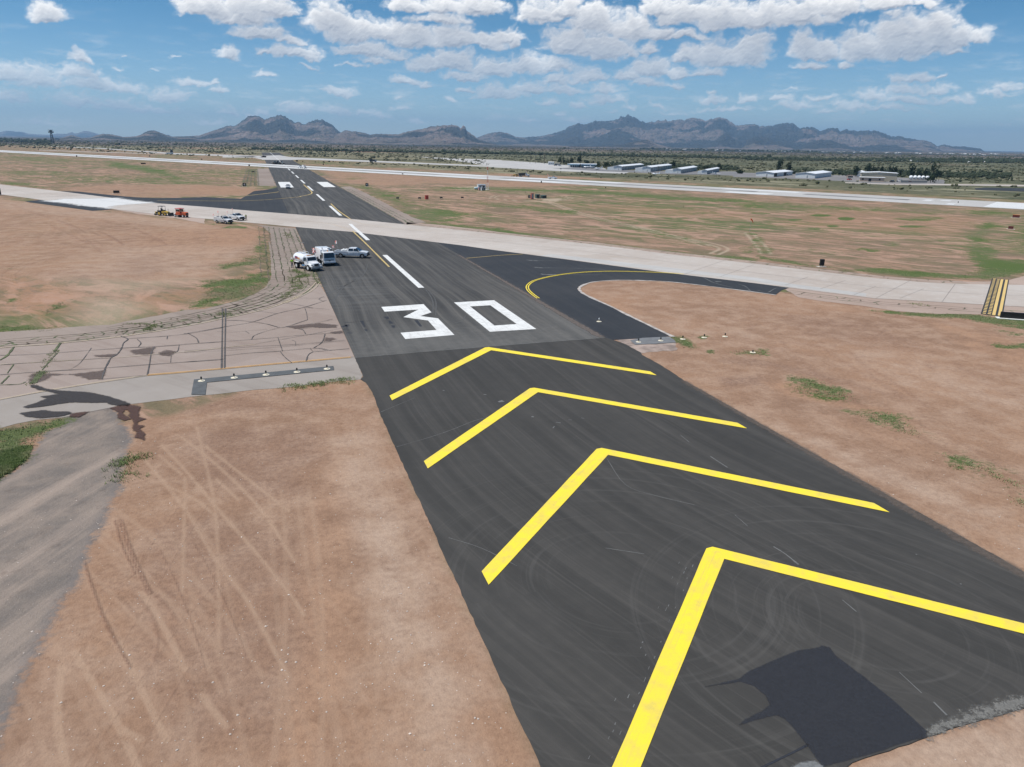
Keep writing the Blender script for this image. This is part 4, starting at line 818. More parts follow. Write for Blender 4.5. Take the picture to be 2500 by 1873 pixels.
blot('damp_stain', 'P1', [(1060, 850), (1250, 822), (1230, 880), (1090, 880)], Z['mark'], M_DAMP); blot('damp_stain', 'P1', [(770, 890), (940, 878), (900, 905), (780, 900)], Z['mark'], M_DAMP); blot('damp_stain', 'P1', [(1290, 870), (1350, 848), (1420, 860), (1370, 895), (1310, 890)], Z['mark'], M_DAMP)
blot('damp_stain', 'Q3', [(1100, 435), (1250, 420), (1450, 400), (1650, 418), (1640, 445), (1500, 450), (1380, 438), (1200, 458)], Z['mark'], M_DAMP, label=None); blot('damp_stain', 'Q3', [(1510, 590), (1525, 555), (1600, 555), (1628, 570), (1580, 590)], Z['mark'], M_DAMP)
blot('damp_stain', 'Q3', [(1560, 500), (1690, 480), (1720, 505), (1620, 512)], Z['mark'], M_DAMP)
# dark strip carrying the threshold lights
sheet('light_strip', [TG('Q3', [(105, 1008), (1610, 862), (1618, 905), (245, 1040), (228, 1172), (75, 1172)])], Z['mark'], plain('dark_patch', (.088, .094, .098), .9, scale=1), label='dark asphalt strip carrying the row of threshold lights')
sheet('light_strip', [TG('Q4', [(1170, 945), (1320, 915), (1640, 900), (1700, 938), (1720, 970), (1500, 985), (1230, 997)])], Z['mark'], plain('grey_patch', (.15, .155, .16), .9, scale=1), label='grey asphalt strip carrying the right hand lights')
sheet('shoulder', [TG('Q4', [(1010, 938), (1300, 915), (1640, 900), (1720, 972), (1730, 1060), (1400, 1080), (1300, 1100), (1230, 1060), (1120, 1000)])], Z['slab'], plain('crumbled_asphalt', (.29, .225, .19), .95, var=.35, scale=.7), step=.8, amp=.2)
# --- runway end: crumbled pale rim, tar patch
decal('crumbled_edge', 'V2', [(1550, 1350), (1700, 1275), (1860, 1215), (2000, 1165), (2212, 1110), (2300, 1080), (2300, 1160), (2212, 1186), (1860, 1284), (1555, 1380)], Z['run']+.003, (.17, .165, .152), .55, .85, .95, 2.5, .3, None, 1.3)
TAR = [(850, 770), (900, 782), (930, 830), (1130, 980), (1340, 1150), (1555, 1350), (1552, 1388), (1440, 1412), (1150, 1510), (1050, 1532), (850, 1590), (790, 1500), (745, 1440), (660, 1330), (600, 1265), (540, 1240), (430, 1265), (290, 1306), (330, 1268), (430, 1220), (497, 1172), (470, 1110), (390, 1045), (300, 1012), (60, 1048), (280, 998), (350, 945), (520, 870), (680, 805), (830, 782)]
decal('tar_patch', 'V2', TAR, Z['run']+.006, (.031, .033, .040), .14, .74, .7, 2.2, .22, 'dark tar patch near the end of the asphalt', .5, 170)
decal('tar_patch', 'V2', [(745, 1435), (650, 1485), (520, 1548), (400, 1606), (410, 1616), (530, 1558), (660, 1495), (750, 1450)], Z['run']+.006, (.030, .033, .042), .05, .93, .8, 3.0, .12, None, .35)
decal('pale_patch', 'V2', [(640, 1590), (700, 1565), (800, 1550), (850, 1584), (840, 1640), (600, 1640)], Z['run']+.008, (.17, .175, .175), .15, .9, .9, 2.0, .2)
# --- painted chevrons
tk = 1.33
for i_ in range(4):
    a = 79.08-15.115*i_; hw = 13.55
    sheet('chevron', [[(-.35, a-.05), (.1, a), (hw, a-hw+.0), (hw, a-hw-tk), (0, a-tk), (-hw, a-hw-tk), (-hw, a-hw)]], Z['mark'], M_YEL, step=1.5, amp=.012, label='yellow painted chevron on the black stopway')
# --- numerals, stripes, aiming blocks
P3_ = [(-8.4, 103.46), (-2.25, 103.8), (-2.3, 98.3), (-4.25, 96.48), (-2.25, 94.55), (-2.3, 85.5), (-8.4, 85.15), (-8.42, 88.25), (-3.85, 88.5), (-3.8, 93.7), (-6.55, 96.45), (-3.7, 100.45), (-8.42, 100.35)]
O_ = [(2.3, 103.85), (8.45, 103.85), (8.4, 85.65), (2.32, 85.85)]; I_ = [(3.86, 100.6), (6.88, 100.6), (6.87, 88.8), (3.83, 88.75)]
sheet('runway_numeral', [P3_], Z['mark'], M_WHITE, label='white painted numeral 3 on the runway')
sheet('runway_numeral', [[O_[k], O_[(k+1) % 4], I_[(k+1) % 4], I_[k]] for k in range(4)], Z['mark'], M_WHITE, label='white painted numeral 0 on the runway')
yy = 116.1; k = 0; stripes = []
while yy < 1400:
    if k == 1: stripes.append([(-.48, yy), (.48, yy), (.48, yy+36.5), (-.48, yy+36.5)])
    else: stripes.append([(-.48, yy), (.48, yy), (.48, yy+36.57), (-.48, yy+36.57)])
    yy += 61.1; k += 1
sheet('centre_stripe', stripes, Z['mark'], M_WHITE, label='white centre stripes of the runway')
sheet('aiming_block', [[(-13.45, 385.3), (-7.3, 385.6), (-7.3, 436), (-13.45, 436)]], Z['mark'], M_WHITE, label='left white aiming block on the runway')
sheet('aiming_block', [[(7.25, 387.5), (13.1, 387.5), (13.1, 435.6), (7.25, 435.6)]], Z['mark'], M_WHITE, label='right white aiming block on the runway')
fs = []
for x0, yv, x1 in ((1070, 338, 1210), (1130, 365, 1240), (1190, 425, 1360), (1250, 462, 1430), (1340, 508, 1520), (1415, 550, 1610), (1150, 392, 1280)):
    fs.append((TG('T2', [(x0, yv), (x1, yv+4)]), 1.5, .3))
fs += [(TG('T2', [(240, 402), (700, 402), (1300, 400)]), .8, .3), (TG('T2', [(740, 710), (900, 725)]), .7, .3)]
strips('faint_marks', fs, Z['mark'], paint('ghost_paint', (.17, .165, .15), (.08, .078, .074), .9))
# --- yellow taxi lines
yl = [(smooth_line(pts, 5), w, .15) for pts, w in (
    (TG('R2', [(735, 700), (800, 760), (900, 830)]), .4), (TG('P2', [(925, 230), (1050, 350), (1240, 540)]), .34),
    (TG('R2', [(500, 535), (545, 575), (572, 605), (545, 622), (480, 635), (420, 645), (0, 675)])+TG('Q1', [(1700, 310)]), .5), (TG('R2', [(0, 632), (150, 615), (250, 603), (285, 597)]), .6),
    (TG('P2', [(1905, 465), (2100, 448)])+TG('P3', [(0, 258), (120, 249), (260, 243)]), .25))]
strips('yellow_line', yl, Z['mark'], M_YEL2)
yl = [(smooth_line(pts, 5), w, .2) for pts, w in ((TG('R2', [(900, 830), (960, 860), (1100, 890), (1600, 940)]), .3), (TG('R2', [(420, 845), (700, 870), (850, 910), (930, 945)]), .3), (TG('P3', [(300, 243), (1000, 262), (1150, 275), (1350, 295)]), .22), (TG('P3', [(1600, 408), (1850, 425), (2212, 470)]), .2))]
strips('yellow_line', yl, Z['con']+.01, paint('ghost_yellow', (.46, .36, .24), (.42, .37, .32), .9))
arc = smooth_line(TG('P3', [(388, 610), (340, 575), (305, 540), (298, 510), (325, 480), (370, 458), (480, 430), (650, 403), (850, 388), (1070, 385), (1400, 395), (1600, 408)]), 6)
oa, ob = strip_poly(arc, .36)
strips('yellow_line', [([tuple(q) for q in oa], .17), ([tuple(q) for q in ob], .17), ([arc[0], tuple((np.array(oa[0])+ob[0])/2)], .5)], Z['mark'], M_YEL)
# --- hold position marking
h0 = np.array(G(*TP('P4', [(1942, 577)])[0])); h1 = np.array(G(*TP('P4', [(2016, 282)])[0])); hd = (h1-h0)/np.linalg.norm(h1-h0); hn = np.array([hd[1], -hd[0]]); hL = np.linalg.norm(h1-h0)
hw_ = 1.32
def hq(a0, a1, s0, s1): return [tuple(h0+hn*a0+hd*s0), tuple(h0+hn*a1+hd*s0), tuple(h0+hn*a1+hd*s1), tuple(h0+hn*a0+hd*s1)]
sheet('hold_marking', [hq(-hw_, hw_, -.2, hL)], Z['con']+.012, plain('black_paint', (.03, .03, .032), .8), label='black painted band under the yellow hold line')
hb = [hq(.05, .45, -.1, hL+.1), hq(.75, 1.15, -.1, hL+.1)]; s_ = .2
while s_ < hL-.5: hb += [hq(-1.12, -.72, s_, s_+.62), hq(-.5, -.1, s_, s_+.62)]; s_ += 1.32
sheet('hold_marking', hb, Z['con']+.018, paint('hold_yellow', (.66, .46, .16), (.5, .38, .2), .5), label='two solid and two dashed yellow hold lines')
# --- scuffs and hairline marks on the asphalt
sc = []
for tile, pts, w in (('V4', [(310, 630), (500, 575), (650, 525), (800, 465), (900, 440)], .05), ('V4', [(205, 410), (300, 370), (420, 320)], .04), ('V2', [(520, 100), (600, 150), (690, 222)], .09), ('V2', [(985, 460), (1080, 540)], .05), ('V3', [(95, 735), (210, 810)], .07),
                     ('V3', [(260, 1130), (345, 1205)], .05), ('V2', [(1370, 950), (1520, 1090)], .03), ('V2', [(1600, 1150), (1690, 1240)], .06), ('V4', [(400, 240), (560, 165)], .05), ('V4', [(1640, 700), (1760, 870), (1950, 940), (2200, 1000)], .035), ('V1', [(540, 40), (760, 110), (1000, 230)], .04),
                     ('V1', [(1600, 110), (1860, 150)], .04), ('V3', [(1480, 1395), (1490, 1400)], .1), ('V2', [(1780, 350), (1790, 356)], .1), ('V4', [(600, 270), (612, 274)], .12), ('V4', [(955, 345), (985, 338)], .35), ('V4', [(1165, 438), (1180, 441)], .3), ('V4', [(860, 296), (878, 299)], .15),
                     ('V4', [(1300, 512), (1310, 500)], .15), ('V4', [(1400, 458), (1420, 460)], .1), ('V4', [(1320, 475), (1350, 478)], .12), ('V4', [(1480, 446), (1500, 450)], .1), ('V4', [(2110, 555), (2165, 600)], .08), ('P2', [(480, 325), (500, 328)], .9)):
    sc.append((smooth_line(TG(tile, pts), 4) if len(pts) > 2 else TG(tile, pts), w, .5))
strips('scuff_marks', sc, Z['run']+.005, M_LIGHTW)
sc = []
A0 = np.array(TG('V1', [(1610, 1584)])[0]); A1 = np.array(TG('V1', [(2190, 230)])[0])
for off, pr_ in ((0, .5), (.35, .3), (.75, .22)):
    s_ = 0; L_ = np.linalg.norm(A1-A0); d_ = (A1-A0)/L_; n_ = np.array([-d_[1], d_[0]])
    while s_ < L_:
        if random.random() < pr_*.7+.15*(1-s_/L_):
            q = A0+d_*s_+n_*(off+random.uniform(-.04, .04)); e = random.uniform(.1, .35); sc.append(([tuple(q), tuple(q+d_*e)], random.uniform(.02, .055), .5))
        s_ += .42
strips('scuff_marks', sc, Z['run']+.006, M_LIGHTW)
bk = []
for pts, w in (([(1405, 935), (1480, 975)], .25), ([(1470, 1000), (1515, 1055)], .3), ([(1210, 970), (1230, 990)], .5), ([(1240, 1005), (1260, 1030)], .4), ([(1270, 1045), (1280, 1065)], .35), ([(1000, 1005), (1030, 1060)], .35), ([(1035, 1080), (1045, 1095)], .3), ([(860, 1020), (940, 1018)], .25), ([(830, 1060), (890, 1040)], .3), ([(870, 1110), (920, 1112)], .35), ([(840, 1080), (880, 1075)], .3), ([(860, 1040), (880, 1060)], .2), ([(900, 1020), (1100, 1000)], .06)):
    bk.append((TG('P2', pts), w, .6))
strips('tar_marks', bk, Z['run']+.008, plain('tar_line', (.018, .02, .026), .8))
tl = []
for pts in ([(1560, 740), (1600, 800), (1620, 860), (1615, 940)], [(1580, 740), (1640, 830), (1640, 960)], [(1170, 720), (1500, 690)], [(700, 780), (1000, 620), (1060, 500)], [(760, 830), (860, 700), (1000, 640)], [(1900, 960), (1860, 1010), (1750, 1030)]):
    tl.append((smooth_line(TG('P2', pts), 5), .18, .3))
strips('tyre_marks', tl, Z['run']+.004, paint('tyre_dust', (.078, .075, .07), (.055, .054, .053), .9))
pw = []
for tile, pts, w in (('P3', [(290, 290), (340, 295), (380, 296)], .5), ('P3', [(380, 296), (600, 296)], .15), ('P3', [(355, 350), (420, 356), (480, 355)], .5), ('P3', [(480, 355), (800, 362), (1000, 375)], .12), ('P3', [(410, 405), (450, 412), (540, 412)], .55), ('P3', [(560, 412), (900, 414)], .1), ('P3', [(1750, 430), (1850, 480), (2000, 520)], .15), ('P3', [(2050, 490), (2110, 510), (2150, 548)], .15), ('P3', [(1860, 470), (1910, 470)], .6), ('P4', [(0, 370), (80, 390), (150, 355), (250, 352)], .15)):
    pw.append((smooth_line(TG(tile, pts), 4) if len(pts) > 2 else TG(tile, pts), w, .7))
strips('dust_marks', pw, Z['fil']+.008, M_LIGHTW)

# ------------------------------------------------------------------ cross runway and the taxiways behind it
def beam(u0, v0, u1, v1, w_lo, w_hi):      # straight paved band along a measured line
    a = np.array(G(u0, v0)); c = np.array(G(u1, v1)); d = (c-a)/np.linalg.norm(c-a); n = np.array([-d[1], d[0]])
    return a, c, d, n
ra, rc, rd, rn = beam(0, 371.5, 2500, 512, 0, 0); RWW = float((np.array(G(1250, 430.5))-ra)@rn)
ra2 = ra-rd*900; rc2 = rc+rd*400
ra_top = (np.array(G(1250, 424))-ra)@rn
def rq(o0, o1, s0=0.0, s1=None, L=None):
    tot = np.linalg.norm(rc2-ra2); s1 = tot if s1 is None else s1
    return [tuple(ra2+rd*s0+rn*o0), tuple(ra2+rd*s1+rn*o0), tuple(ra2+rd*s1+rn*o1), tuple(ra2+rd*s0+rn*o1)]
RLEN = float(np.linalg.norm(rc2-ra2))
def rs(u, v): return float((np.array(G(u, v))-ra2)@rd)
WID = 46.0
sheet('runway', [rq(0, WID)], Z['con']+.002, M_CON2, step=20, amp=.3, label='pale concrete runway crossing in the background')
sheet('runway_stripe', [rq(2.5, 12, 0, rs(1180, 437)), rq(32, 43.5, 0, rs(1180, 430))], Z['mark']+.004, M_WHITE2)
sheet('runway_stripe', [rq(4, 17, rs(1215, 439), rs(1362, 447)), rq(31, 42, rs(1290, 433), rs(1540, 446))], Z['mark']+.004, M_WHITE2)
sheet('runway_stripe', [rq(3, 14, rs(1800, 466), rs(1903, 472)), rq(31, 41, rs(1800, 458), rs(1990, 466)), rq(24, 34, rs(2268, 486), rs(2292, 486)), rq(5, 13, rs(2345, 489), rs(2367, 489)), rq(30, 36, rs(2320, 484), rs(2345, 485))], Z['mark']+.004, M_WHITE2)
sheet('runway_stripe', [rq(3, 44, rs(2435, 493), RLEN)], Z['mark']+.004, M_WHITE2)
sheet('runway_stripe', [[tuple(q) for q in (ra2+rd*s0+rn*20, ra2+rd*s1+rn*20, ra2+rd*s1+rn*27, ra2+rd*s0+rn*27)] for s0, s1 in ((rs(130, 371), rs(560, 392)), (rs(600, 396), rs(1100, 426)), (rs(1270, 433), rs(1900, 463)), (rs(2000, 470), rs(2250, 482)))], Z['mark']+.004, plain('rubber_streak', (.20, .195, .19), .9, var=.4, scale=.05))
# asphalt again where the numbered runway passes through, and the square crossing behind
sheet('taxiway', [TG('R2', [(118, 300), (150, 285), (290, 280), (380, 296), (1100, 328), (2000, 366), (2212, 374), (2212, 385), (2000, 377), (1100, 340), (480, 318), (380, 322), (150, 320), (60, 300), (-200, 300), (-200, 288), (60, 289)])], Z['con']-.004, M_CON2, label='pale concrete taxiway behind the cross runway')
sheet('taxiway', [TG('R1', [(440, 204), (800, 213), (1260, 245), (1500, 262), (2300, 287), (2300, 300), (1500, 272), (1260, 252), (800, 219), (440, 207)])], Z['con']-.004, M_CON2, label='thin pale taxiway far away on the left')
sheet('taxiway', [TG('R1', [(330, 233), (700, 248), (1440, 268), (1440, 272), (700, 252), (330, 236)])], Z['con']-.004, M_CON, label='narrow service track far away on the left')
sheet('taxiway', [TG('R2', [(1470, 292), (1700, 303), (2212, 322), (2212, 382), (2050, 365), (1800, 326)])], Z['con']-.002, M_CON2, label='pale concrete apron beyond the brush')
sheet('apron', [TG('R3', [(-20, 322), (150, 328), (480, 350), (560, 360), (800, 375), (980, 395), (1000, 412), (1200, 425), (1150, 440), (900, 432), (600, 418), (480, 412), (0, 384), (-20, 383)])], Z['con'], M_CON2, label='pale concrete apron in front of the terminal')
sheet('apron', [TG('H1', [(280, 185), (420, 178), (760, 205), (1500, 225), (2212, 225), (2212, 275), (1900, 262), (1500, 258), (1100, 240), (700, 225), (120, 190)])], Z['con']+.006, plain('apron_asphalt', (.17, .165, .165), .9, scale=.05), label='grey asphalt apron around the hangars')
sheet('apron', [TG('H2', [(-40, 205), (180, 212), (600, 225), (1300, 240), (2040, 280), (2030, 318), (1700, 320), (1300, 312), (1000, 290), (600, 270), (-40, 250)])], Z['con']+.002, plain('apron_asphalt', (.19, .18, .175), .9, scale=.05), label='grey asphalt apron around the right hand hangars')
sheet('road', [TG('H2', [(1060, 302), (1500, 316), (2300, 322), (2900, 330), (2900, 345), (2300, 335), (1500, 328), (1060, 310)])], Z['con']-.006, M_CON, label='pale service road in front of the tan building')
sheet('patch', [TG('R4', [(1830, 505), (1900, 501), (2500, 508), (2500, 540), (1840, 518)])], Z['con']-.006, M_FIL, label='dark asphalt pad at the far right')

# ------------------------------------------------------------------ mountains: relief built at its own distance behind measured ridge lines
mm, t, b = mat('mountain_rock')
p = t.pos(); nrm = t.n.new('ShaderNodeNewGeometry').outputs['Normal']; zz = t.sep(p)[2]
r1 = t.noise(p, .0022, 6, .62); r2 = t.noise(p, .012, 6, .65); r3 = t.noise(t.scl(p, (.4, .4, 3.0)), .006, 5, .6)
c = t.mix(t.rng(r1, .36, .64), (.250, .185, .160), (.165, .135, .110))
c = t.mix(t.rng(r2, .40, .66, 0, .75), c, (.110, .105, .082)); c = t.mix(t.rng(r3, .52, .66, 0, .6), c, (.34, .265, .225))
cloud_shade = t.rng(t.noise(p, .00055, 5, .58), .485, .510)
c = t.mix(t.m('MULTIPLY', cloud_shade, .85), c, (.030, .036, .034))  # cloud shadows painted into the rock colour as dark patches
t.put(b.inputs['Base Color'], c); b.inputs['Roughness'].default_value = .95; b.inputs['Specular IOR Level'].default_value = .1
bump(t, b, t.m('ADD', t.m('MULTIPLY', t.noise(p, .004, 5, .6), 3.0), r2), 1.0, 90.0)
def mountain(label, ridges, dist, depth, seed, amp=.55, spur=900.0):
    pts = sorted(ridges); U = np.array([q[0] for q in pts]); Vv = np.array([q[1] for q in pts])
    us = np.arange(U[0], U[-1]+.1, 1.6); vs = np.interp(us, U, Vv)
    n = len(us); tt = np.concatenate([np.linspace(0, 1, 101), [1.06, 1.14, 1.3]])
    A = []; E = []
    for u, v in zip(us, vs):
        d = ray(u, v); d = d/np.linalg.norm(d); A.append(math.atan2(d[0], d[1])); E.append(math.tan(math.asin(d[2])))
    A = np.array(A); zr = CH+dist*np.array(E); zr = zr*(1.03+.13*fbm(us/9.0, us*0+seed, seed+50, 3, .6)+.05*fbm(us/3.2, us*0+seed+3, seed+60, 2, .6))
    fade = np.clip(np.minimum(np.arange(n), np.arange(n)[::-1])/8.0, 0, 1); zr = np.maximum(zr, 0)*np.maximum(fade, .0)
    ra_ = dist-depth*(1-tt)[:, None]; X = CX+ra_*np.sin(A)[None, :]; Y = CY+ra_*np.cos(A)[None, :]
    n1_ = 1-np.abs(fbm(X/spur, Y/spur, seed, 6, .52))*2.6; n2_ = fbm(X/(spur*.35), Y/(spur*.35), seed+20, 6, .6)
    T_ = np.clip(tt, 0, 1)[:, None]; prof = .10*T_+.90*T_**1.5
    mid = (4*T_*(1-T_))**.7
    hloc = np.interp(np.clip(np.arange(n)[None, :]+(n2_*14)*(1-T_), 0, n-1).ravel(), np.arange(n), zr).reshape(X.shape)
    Zm = hloc*prof*(1+mid*amp*1.6*(n1_-.55))+mid*n2_*hloc*.5
    Zm = np.where(tt[:, None] > 1, zr[None, :]*(1-(tt[:, None]-1)*2.2), Zm); Zm[100] = zr
    lim = (zr/dist)[None, :]*ra_*.985                     # lower slopes stay below the crest line
    Zm = np.where(T_ < .98, np.minimum(Zm, np.maximum(lim, 0)), Zm); Zm = np.maximum(Zm, -1)-.5*(T_ < .01)
    V = np.stack([X, Y, Zm], -1).reshape(-1, 3)
    ni = len(tt); i_ = np.arange(ni-1)[:, None]; j_ = np.arange(n-1)[None, :]
    Q = np.stack(np.broadcast_arrays(i_*n+j_, i_*n+j_+1, (i_+1)*n+j_+1, (i_+1)*n+j_), -1).reshape(-1, 4)
    o = link('mountain', face_mesh('mountain', V.tolist(), Q.tolist(), True), mm); return tag(o, label, kind='structure')
S_ = lambda tile, pts: TP(tile, pts)
mountain('faint blue range at the far left horizon', S_('M0', [(-60, 185), (0, 165), (80, 145), (200, 158), (270, 160), (340, 183), (480, 190), (600, 195), (680, 182), (790, 185), (855, 165), (900, 180), (940, 172), (1020, 148), (1100, 162), (1180, 185), (1300, 215)]), 24000, 4000, 5, .4, 2500)
mountain('small far blue hill', S_('M0', [(1930, 225), (1990, 200), (2020, 194), (2060, 212), (2110, 228)]), 20000, 2000, 6, .4, 2000)
mountain('low brown hills at the left', S_('M0', [(660, 246), (740, 232), (800, 212), (860, 198), (910, 212), (980, 232), (1090, 226), (1150, 205), (1240, 182), (1320, 188), (1380, 198), (1480, 220), (1560, 217), (1629, 212), (1680, 198), (1740, 165), (1780, 152), (1810, 148), (1860, 152), (1900, 162), (1980, 192), (2060, 217), (2212, 214), (2400, 216)]), 9000, 3000, 7, .45, 700)
mountain('rocky double peaked mountain behind the runway end', S_('M1', [(-60, 182), (0, 176), (60, 178), (150, 175), (240, 170), (290, 152), (340, 135), (380, 125), (430, 110), (490, 105), (520, 85), (560, 60), (585, 47), (610, 42), (650, 50), (680, 68), (700, 62), (720, 52), (750, 48), (770, 37), (800, 39), (820, 45), (860, 68), (890, 88), (900, 82), (915, 80), (930, 92), (945, 100), (965, 92), (985, 80), (1010, 74), (1030, 68), (1055, 74), (1080, 75), (1130, 100), (1160, 125), (1190, 150), (1230, 165), (1300, 190)]), 11000, 4200, 8, .55, 900)
mountain('flat topped mesa mountain', S_('M1', [(1120, 190), (1190, 150), (1230, 135), (1270, 142), (1330, 150), (1360, 155), (1390, 165), (1440, 160), (1500, 163), (1580, 163), (1650, 145), (1740, 130), (1800, 112), (1830, 111), (1840, 105), (1900, 106), (1940, 106), (1985, 110), (1997, 124), (2006, 125), (2015, 115), (2035, 116), (2045, 140), (2060, 152), (2080, 165), (2130, 195), (2200, 216), (2260, 225)]), 9500, 3600, 9, .5, 800)
mountain('small dark hill between the mesa and the long range', S_('M2', [(-130, 200), (-80, 178), (-30, 160), (0, 155), (60, 148), (110, 155), (170, 182), (210, 184), (260, 190)]), 12500, 2400, 10, .5, 900)
mountain('long rugged mountain range on the right', S_('M2', [(140, 190), (210, 184), (330, 175), (400, 160), (450, 148), (490, 133), (530, 115), (560, 100), (590, 90), (610, 95), (625, 102), (660, 90), (700, 80), (740, 83), (780, 82), (810, 77), (840, 68), (860, 60), (880, 52), (895, 50), (920, 44), (940, 50), (970, 58), (1000, 75), (1040, 88), (1080, 80), (1110, 75), (1160, 72), (1200, 77), (1230, 80), (1260, 74), (1300, 72), (1340, 68), (1370, 62), (1410, 72), (1440, 82), (1465, 76), (1490, 65), (1510, 66), (1530, 58), (1570, 65), (1610, 85), (1650, 108), (1690, 104), (1740, 98), (1780, 101), (1810, 112), (1880, 112), (1920, 100), (1960, 95), (2000, 98), (2030, 95), (2055, 108), (2075, 125), (2110, 118), (2140, 115), (2170, 120), (2200, 128)])
         + S_('M3', [(515, 178), (550, 168), (590, 155), (620, 152), (650, 147), (665, 160), (680, 180), (710, 166), (735, 160), (780, 170), (820, 178), (850, 175), (890, 170), (930, 174), (970, 170), (1000, 178), (1030, 190), (1070, 208), (1110, 225), (1150, 224), (1180, 220), (1230, 232), (1290, 240), (1340, 247), (1390, 250), (1440, 265), (1490, 297), (1550, 305)]), 14500, 5200, 12, .6, 1100)
mountain('pale low knoll at the end of the range', S_('M3', [(1460, 305), (1500, 295), (1550, 283), (1610, 298), (1720, 301), (1800, 312), (1900, 320)]), 14000, 2500, 13, .4, 900)
for lab, tl_, d_, w_ in (('dark foothill in front of the range', S_('M2', [(520, 250), (700, 240), (800, 236), (900, 228), (940, 215), (990, 205), (1020, 199), (1050, 197), (1080, 208), (1110, 225), (1170, 240), (1230, 255)]), 8200, 1500), ('pointed brown foothill', S_('M2', [(1440, 232), (1500, 215), (1540, 180), (1570, 160), (1590, 160), (1610, 175), (1640, 195), (1660, 205), (1730, 232), (1780, 240)]), 10500, 1600),
                     ('dark rounded foothill', S_('M2', [(1680, 240), (1740, 200), (1770, 185), (1800, 178), (1830, 180), (1860, 185), (1900, 203), (1940, 215), (2000, 232), (2060, 246)]), 10000, 1600), ('dark ragged foothill near the end of the range', S_('M3', [(330, 300), (380, 290), (430, 262), (480, 258), (520, 243), (560, 248), (600, 245), (640, 262), (700, 280), (780, 305), (830, 312)]), 10200, 1700),
                     ('brown foothill under the double peaked mountain', S_('M1', [(480, 212), (560, 190), (620, 175), (660, 168), (720, 178), (800, 190), (860, 215)]), 8600, 1400), ('reddish foothill at the foot of the range', S_('M2', [(520, 225), (600, 200), (700, 185), (780, 150), (830, 125), (880, 120), (920, 135), (960, 160), (1010, 190), (1080, 215), (1150, 232)]), 11500, 2200)):
    mountain(lab, tl_, d_, w_, int(d_)+int(w_), .5, 500)

# ------------------------------------------------------------------ mesh builder for the things
class MB:
    def __init__(s): s.V = []; s.F = []
    def add(s, V, F): b0 = len(s.V); s.V += [tuple(v) for v in V]; s.F += [tuple(b0+i for i in f) for f in F]; return s
    def box(s, c, d, top=(1, 1), rz=0.0, sh=(0, 0)):
        x, y, z = c; a, e, h = d[0]/2, d[1]/2, d[2]/2; V = []
        for k, (tx, ty) in ((-1, (1, 1)), (1, top)):
            for i, j in ((-1, -1), (1, -1), (1, 1), (-1, 1)):
                px, py = i*a*tx+(sh[0] if k > 0 else 0), j*e*ty+(sh[1] if k > 0 else 0); cz, sz = math.cos(rz), math.sin(rz)
                V.append((x+px*cz-py*sz, y+px*sz+py*cz, z+k*h))
        return s.add(V, [(3, 2, 1, 0), (4, 5, 6, 7), (0, 1, 5, 4), (1, 2, 6, 5), (2, 3, 7, 6), (3, 0, 4, 7)])
    def prof(s, pts, y0=0.0):            # closed side outline (x, z, half width), clockwise or not
        n = len(pts); V = [(x, y0-w, z) for x, z, w in pts]+[(x, y0+w, z) for x, z, w in pts]
        F = [tuple(range(n)), tuple(range(2*n-1, n-1, -1))]+[((i+1) % n, i, n+i, n+(i+1) % n) for i in range(n)]
        return s.add(V, F)
    def cyl(s, p0, p1, r0, r1=None, n=14, caps=True):
        p0 = Vector(p0); p1 = Vector(p1); r1 = r0 if r1 is None else r1; d = (p1-p0).normalized(); u = d.orthogonal().normalized(); v = d.cross(u)
        V = []
        for p, r in ((p0, r0), (p1, r1)):
            for k in range(n): a = 2*math.pi*k/n; V.append(p+u*(r*math.cos(a))+v*(r*math.sin(a)))
        F = [(k, (k+1) % n, n+(k+1) % n, n+k) for k in range(n)]
        if caps: F += [tuple(range(n-1, -1, -1)), tuple(range(n, 2*n))]
        return s.add(V, F)
    def lathe(s, c, pr, n=14, axis='Z', sq=(1, 1)):   # (radius, along) pairs
        V = []
        for r, h in pr:
            for k in range(n):
                a = 2*math.pi*k/n; A, B = r*math.cos(a)*sq[0], r*math.sin(a)*sq[1]
                V.append({'Z': (c[0]+A, c[1]+B, c[2]+h), 'Y': (c[0]+A, c[1]+h, c[2]+B), 'X': (c[0]+h, c[1]+A, c[2]+B)}[axis])
        F = [(i*n+k, i*n+(k+1) % n, (i+1)*n+(k+1) % n, (i+1)*n+k) for i in range(len(pr)-1) for k in range(n)]
        F += [tuple(range(n-1, -1, -1)), tuple(range((len(pr)-1)*n, len(pr)*n))]
        return s.add(V, F)
    def quad(s, *p): return s.add(p, [tuple(range(len(p)))])
    def plate(s, pts, th=.02):           # thin solid from a planar outline
        P = [Vector(q) for q in pts]; nn = (P[1]-P[0]).cross(P[2]-P[0]).normalized()*th; n = len(P)
        return s.add(P+[q+nn for q in P], [tuple(range(n-1, -1, -1)), tuple(range(n, 2*n))]+[(i, (i+1) % n, n+(i+1) % n, n+i) for i in range(n)])
    def build(s, name, m, parent=None, bevel=0.0, smooth=False, seg=2):
        me = bpy.data.meshes.new(name); me.from_pydata(s.V, [], s.F); me.update()
        bm = bmesh.new(); bm.from_mesh(me); bmesh.ops.recalc_face_normals(bm, faces=bm.faces)
        if bevel:
            es = [e for e in bm.edges if len(e.link_faces) == 2 and e.calc_face_angle(0) > .5]
            bmesh.ops.bevel(bm, geom=es, offset=bevel, segments=seg, affect='EDGES', profile=.6, clamp_overlap=True)
        for f in bm.faces: f.smooth = smooth
        bm.to_mesh(me); bm.free()
        if smooth:
            try: me.set_sharp_from_angle(angle=R(38))
            except Exception: pass
        return link(name, me, m, parent)
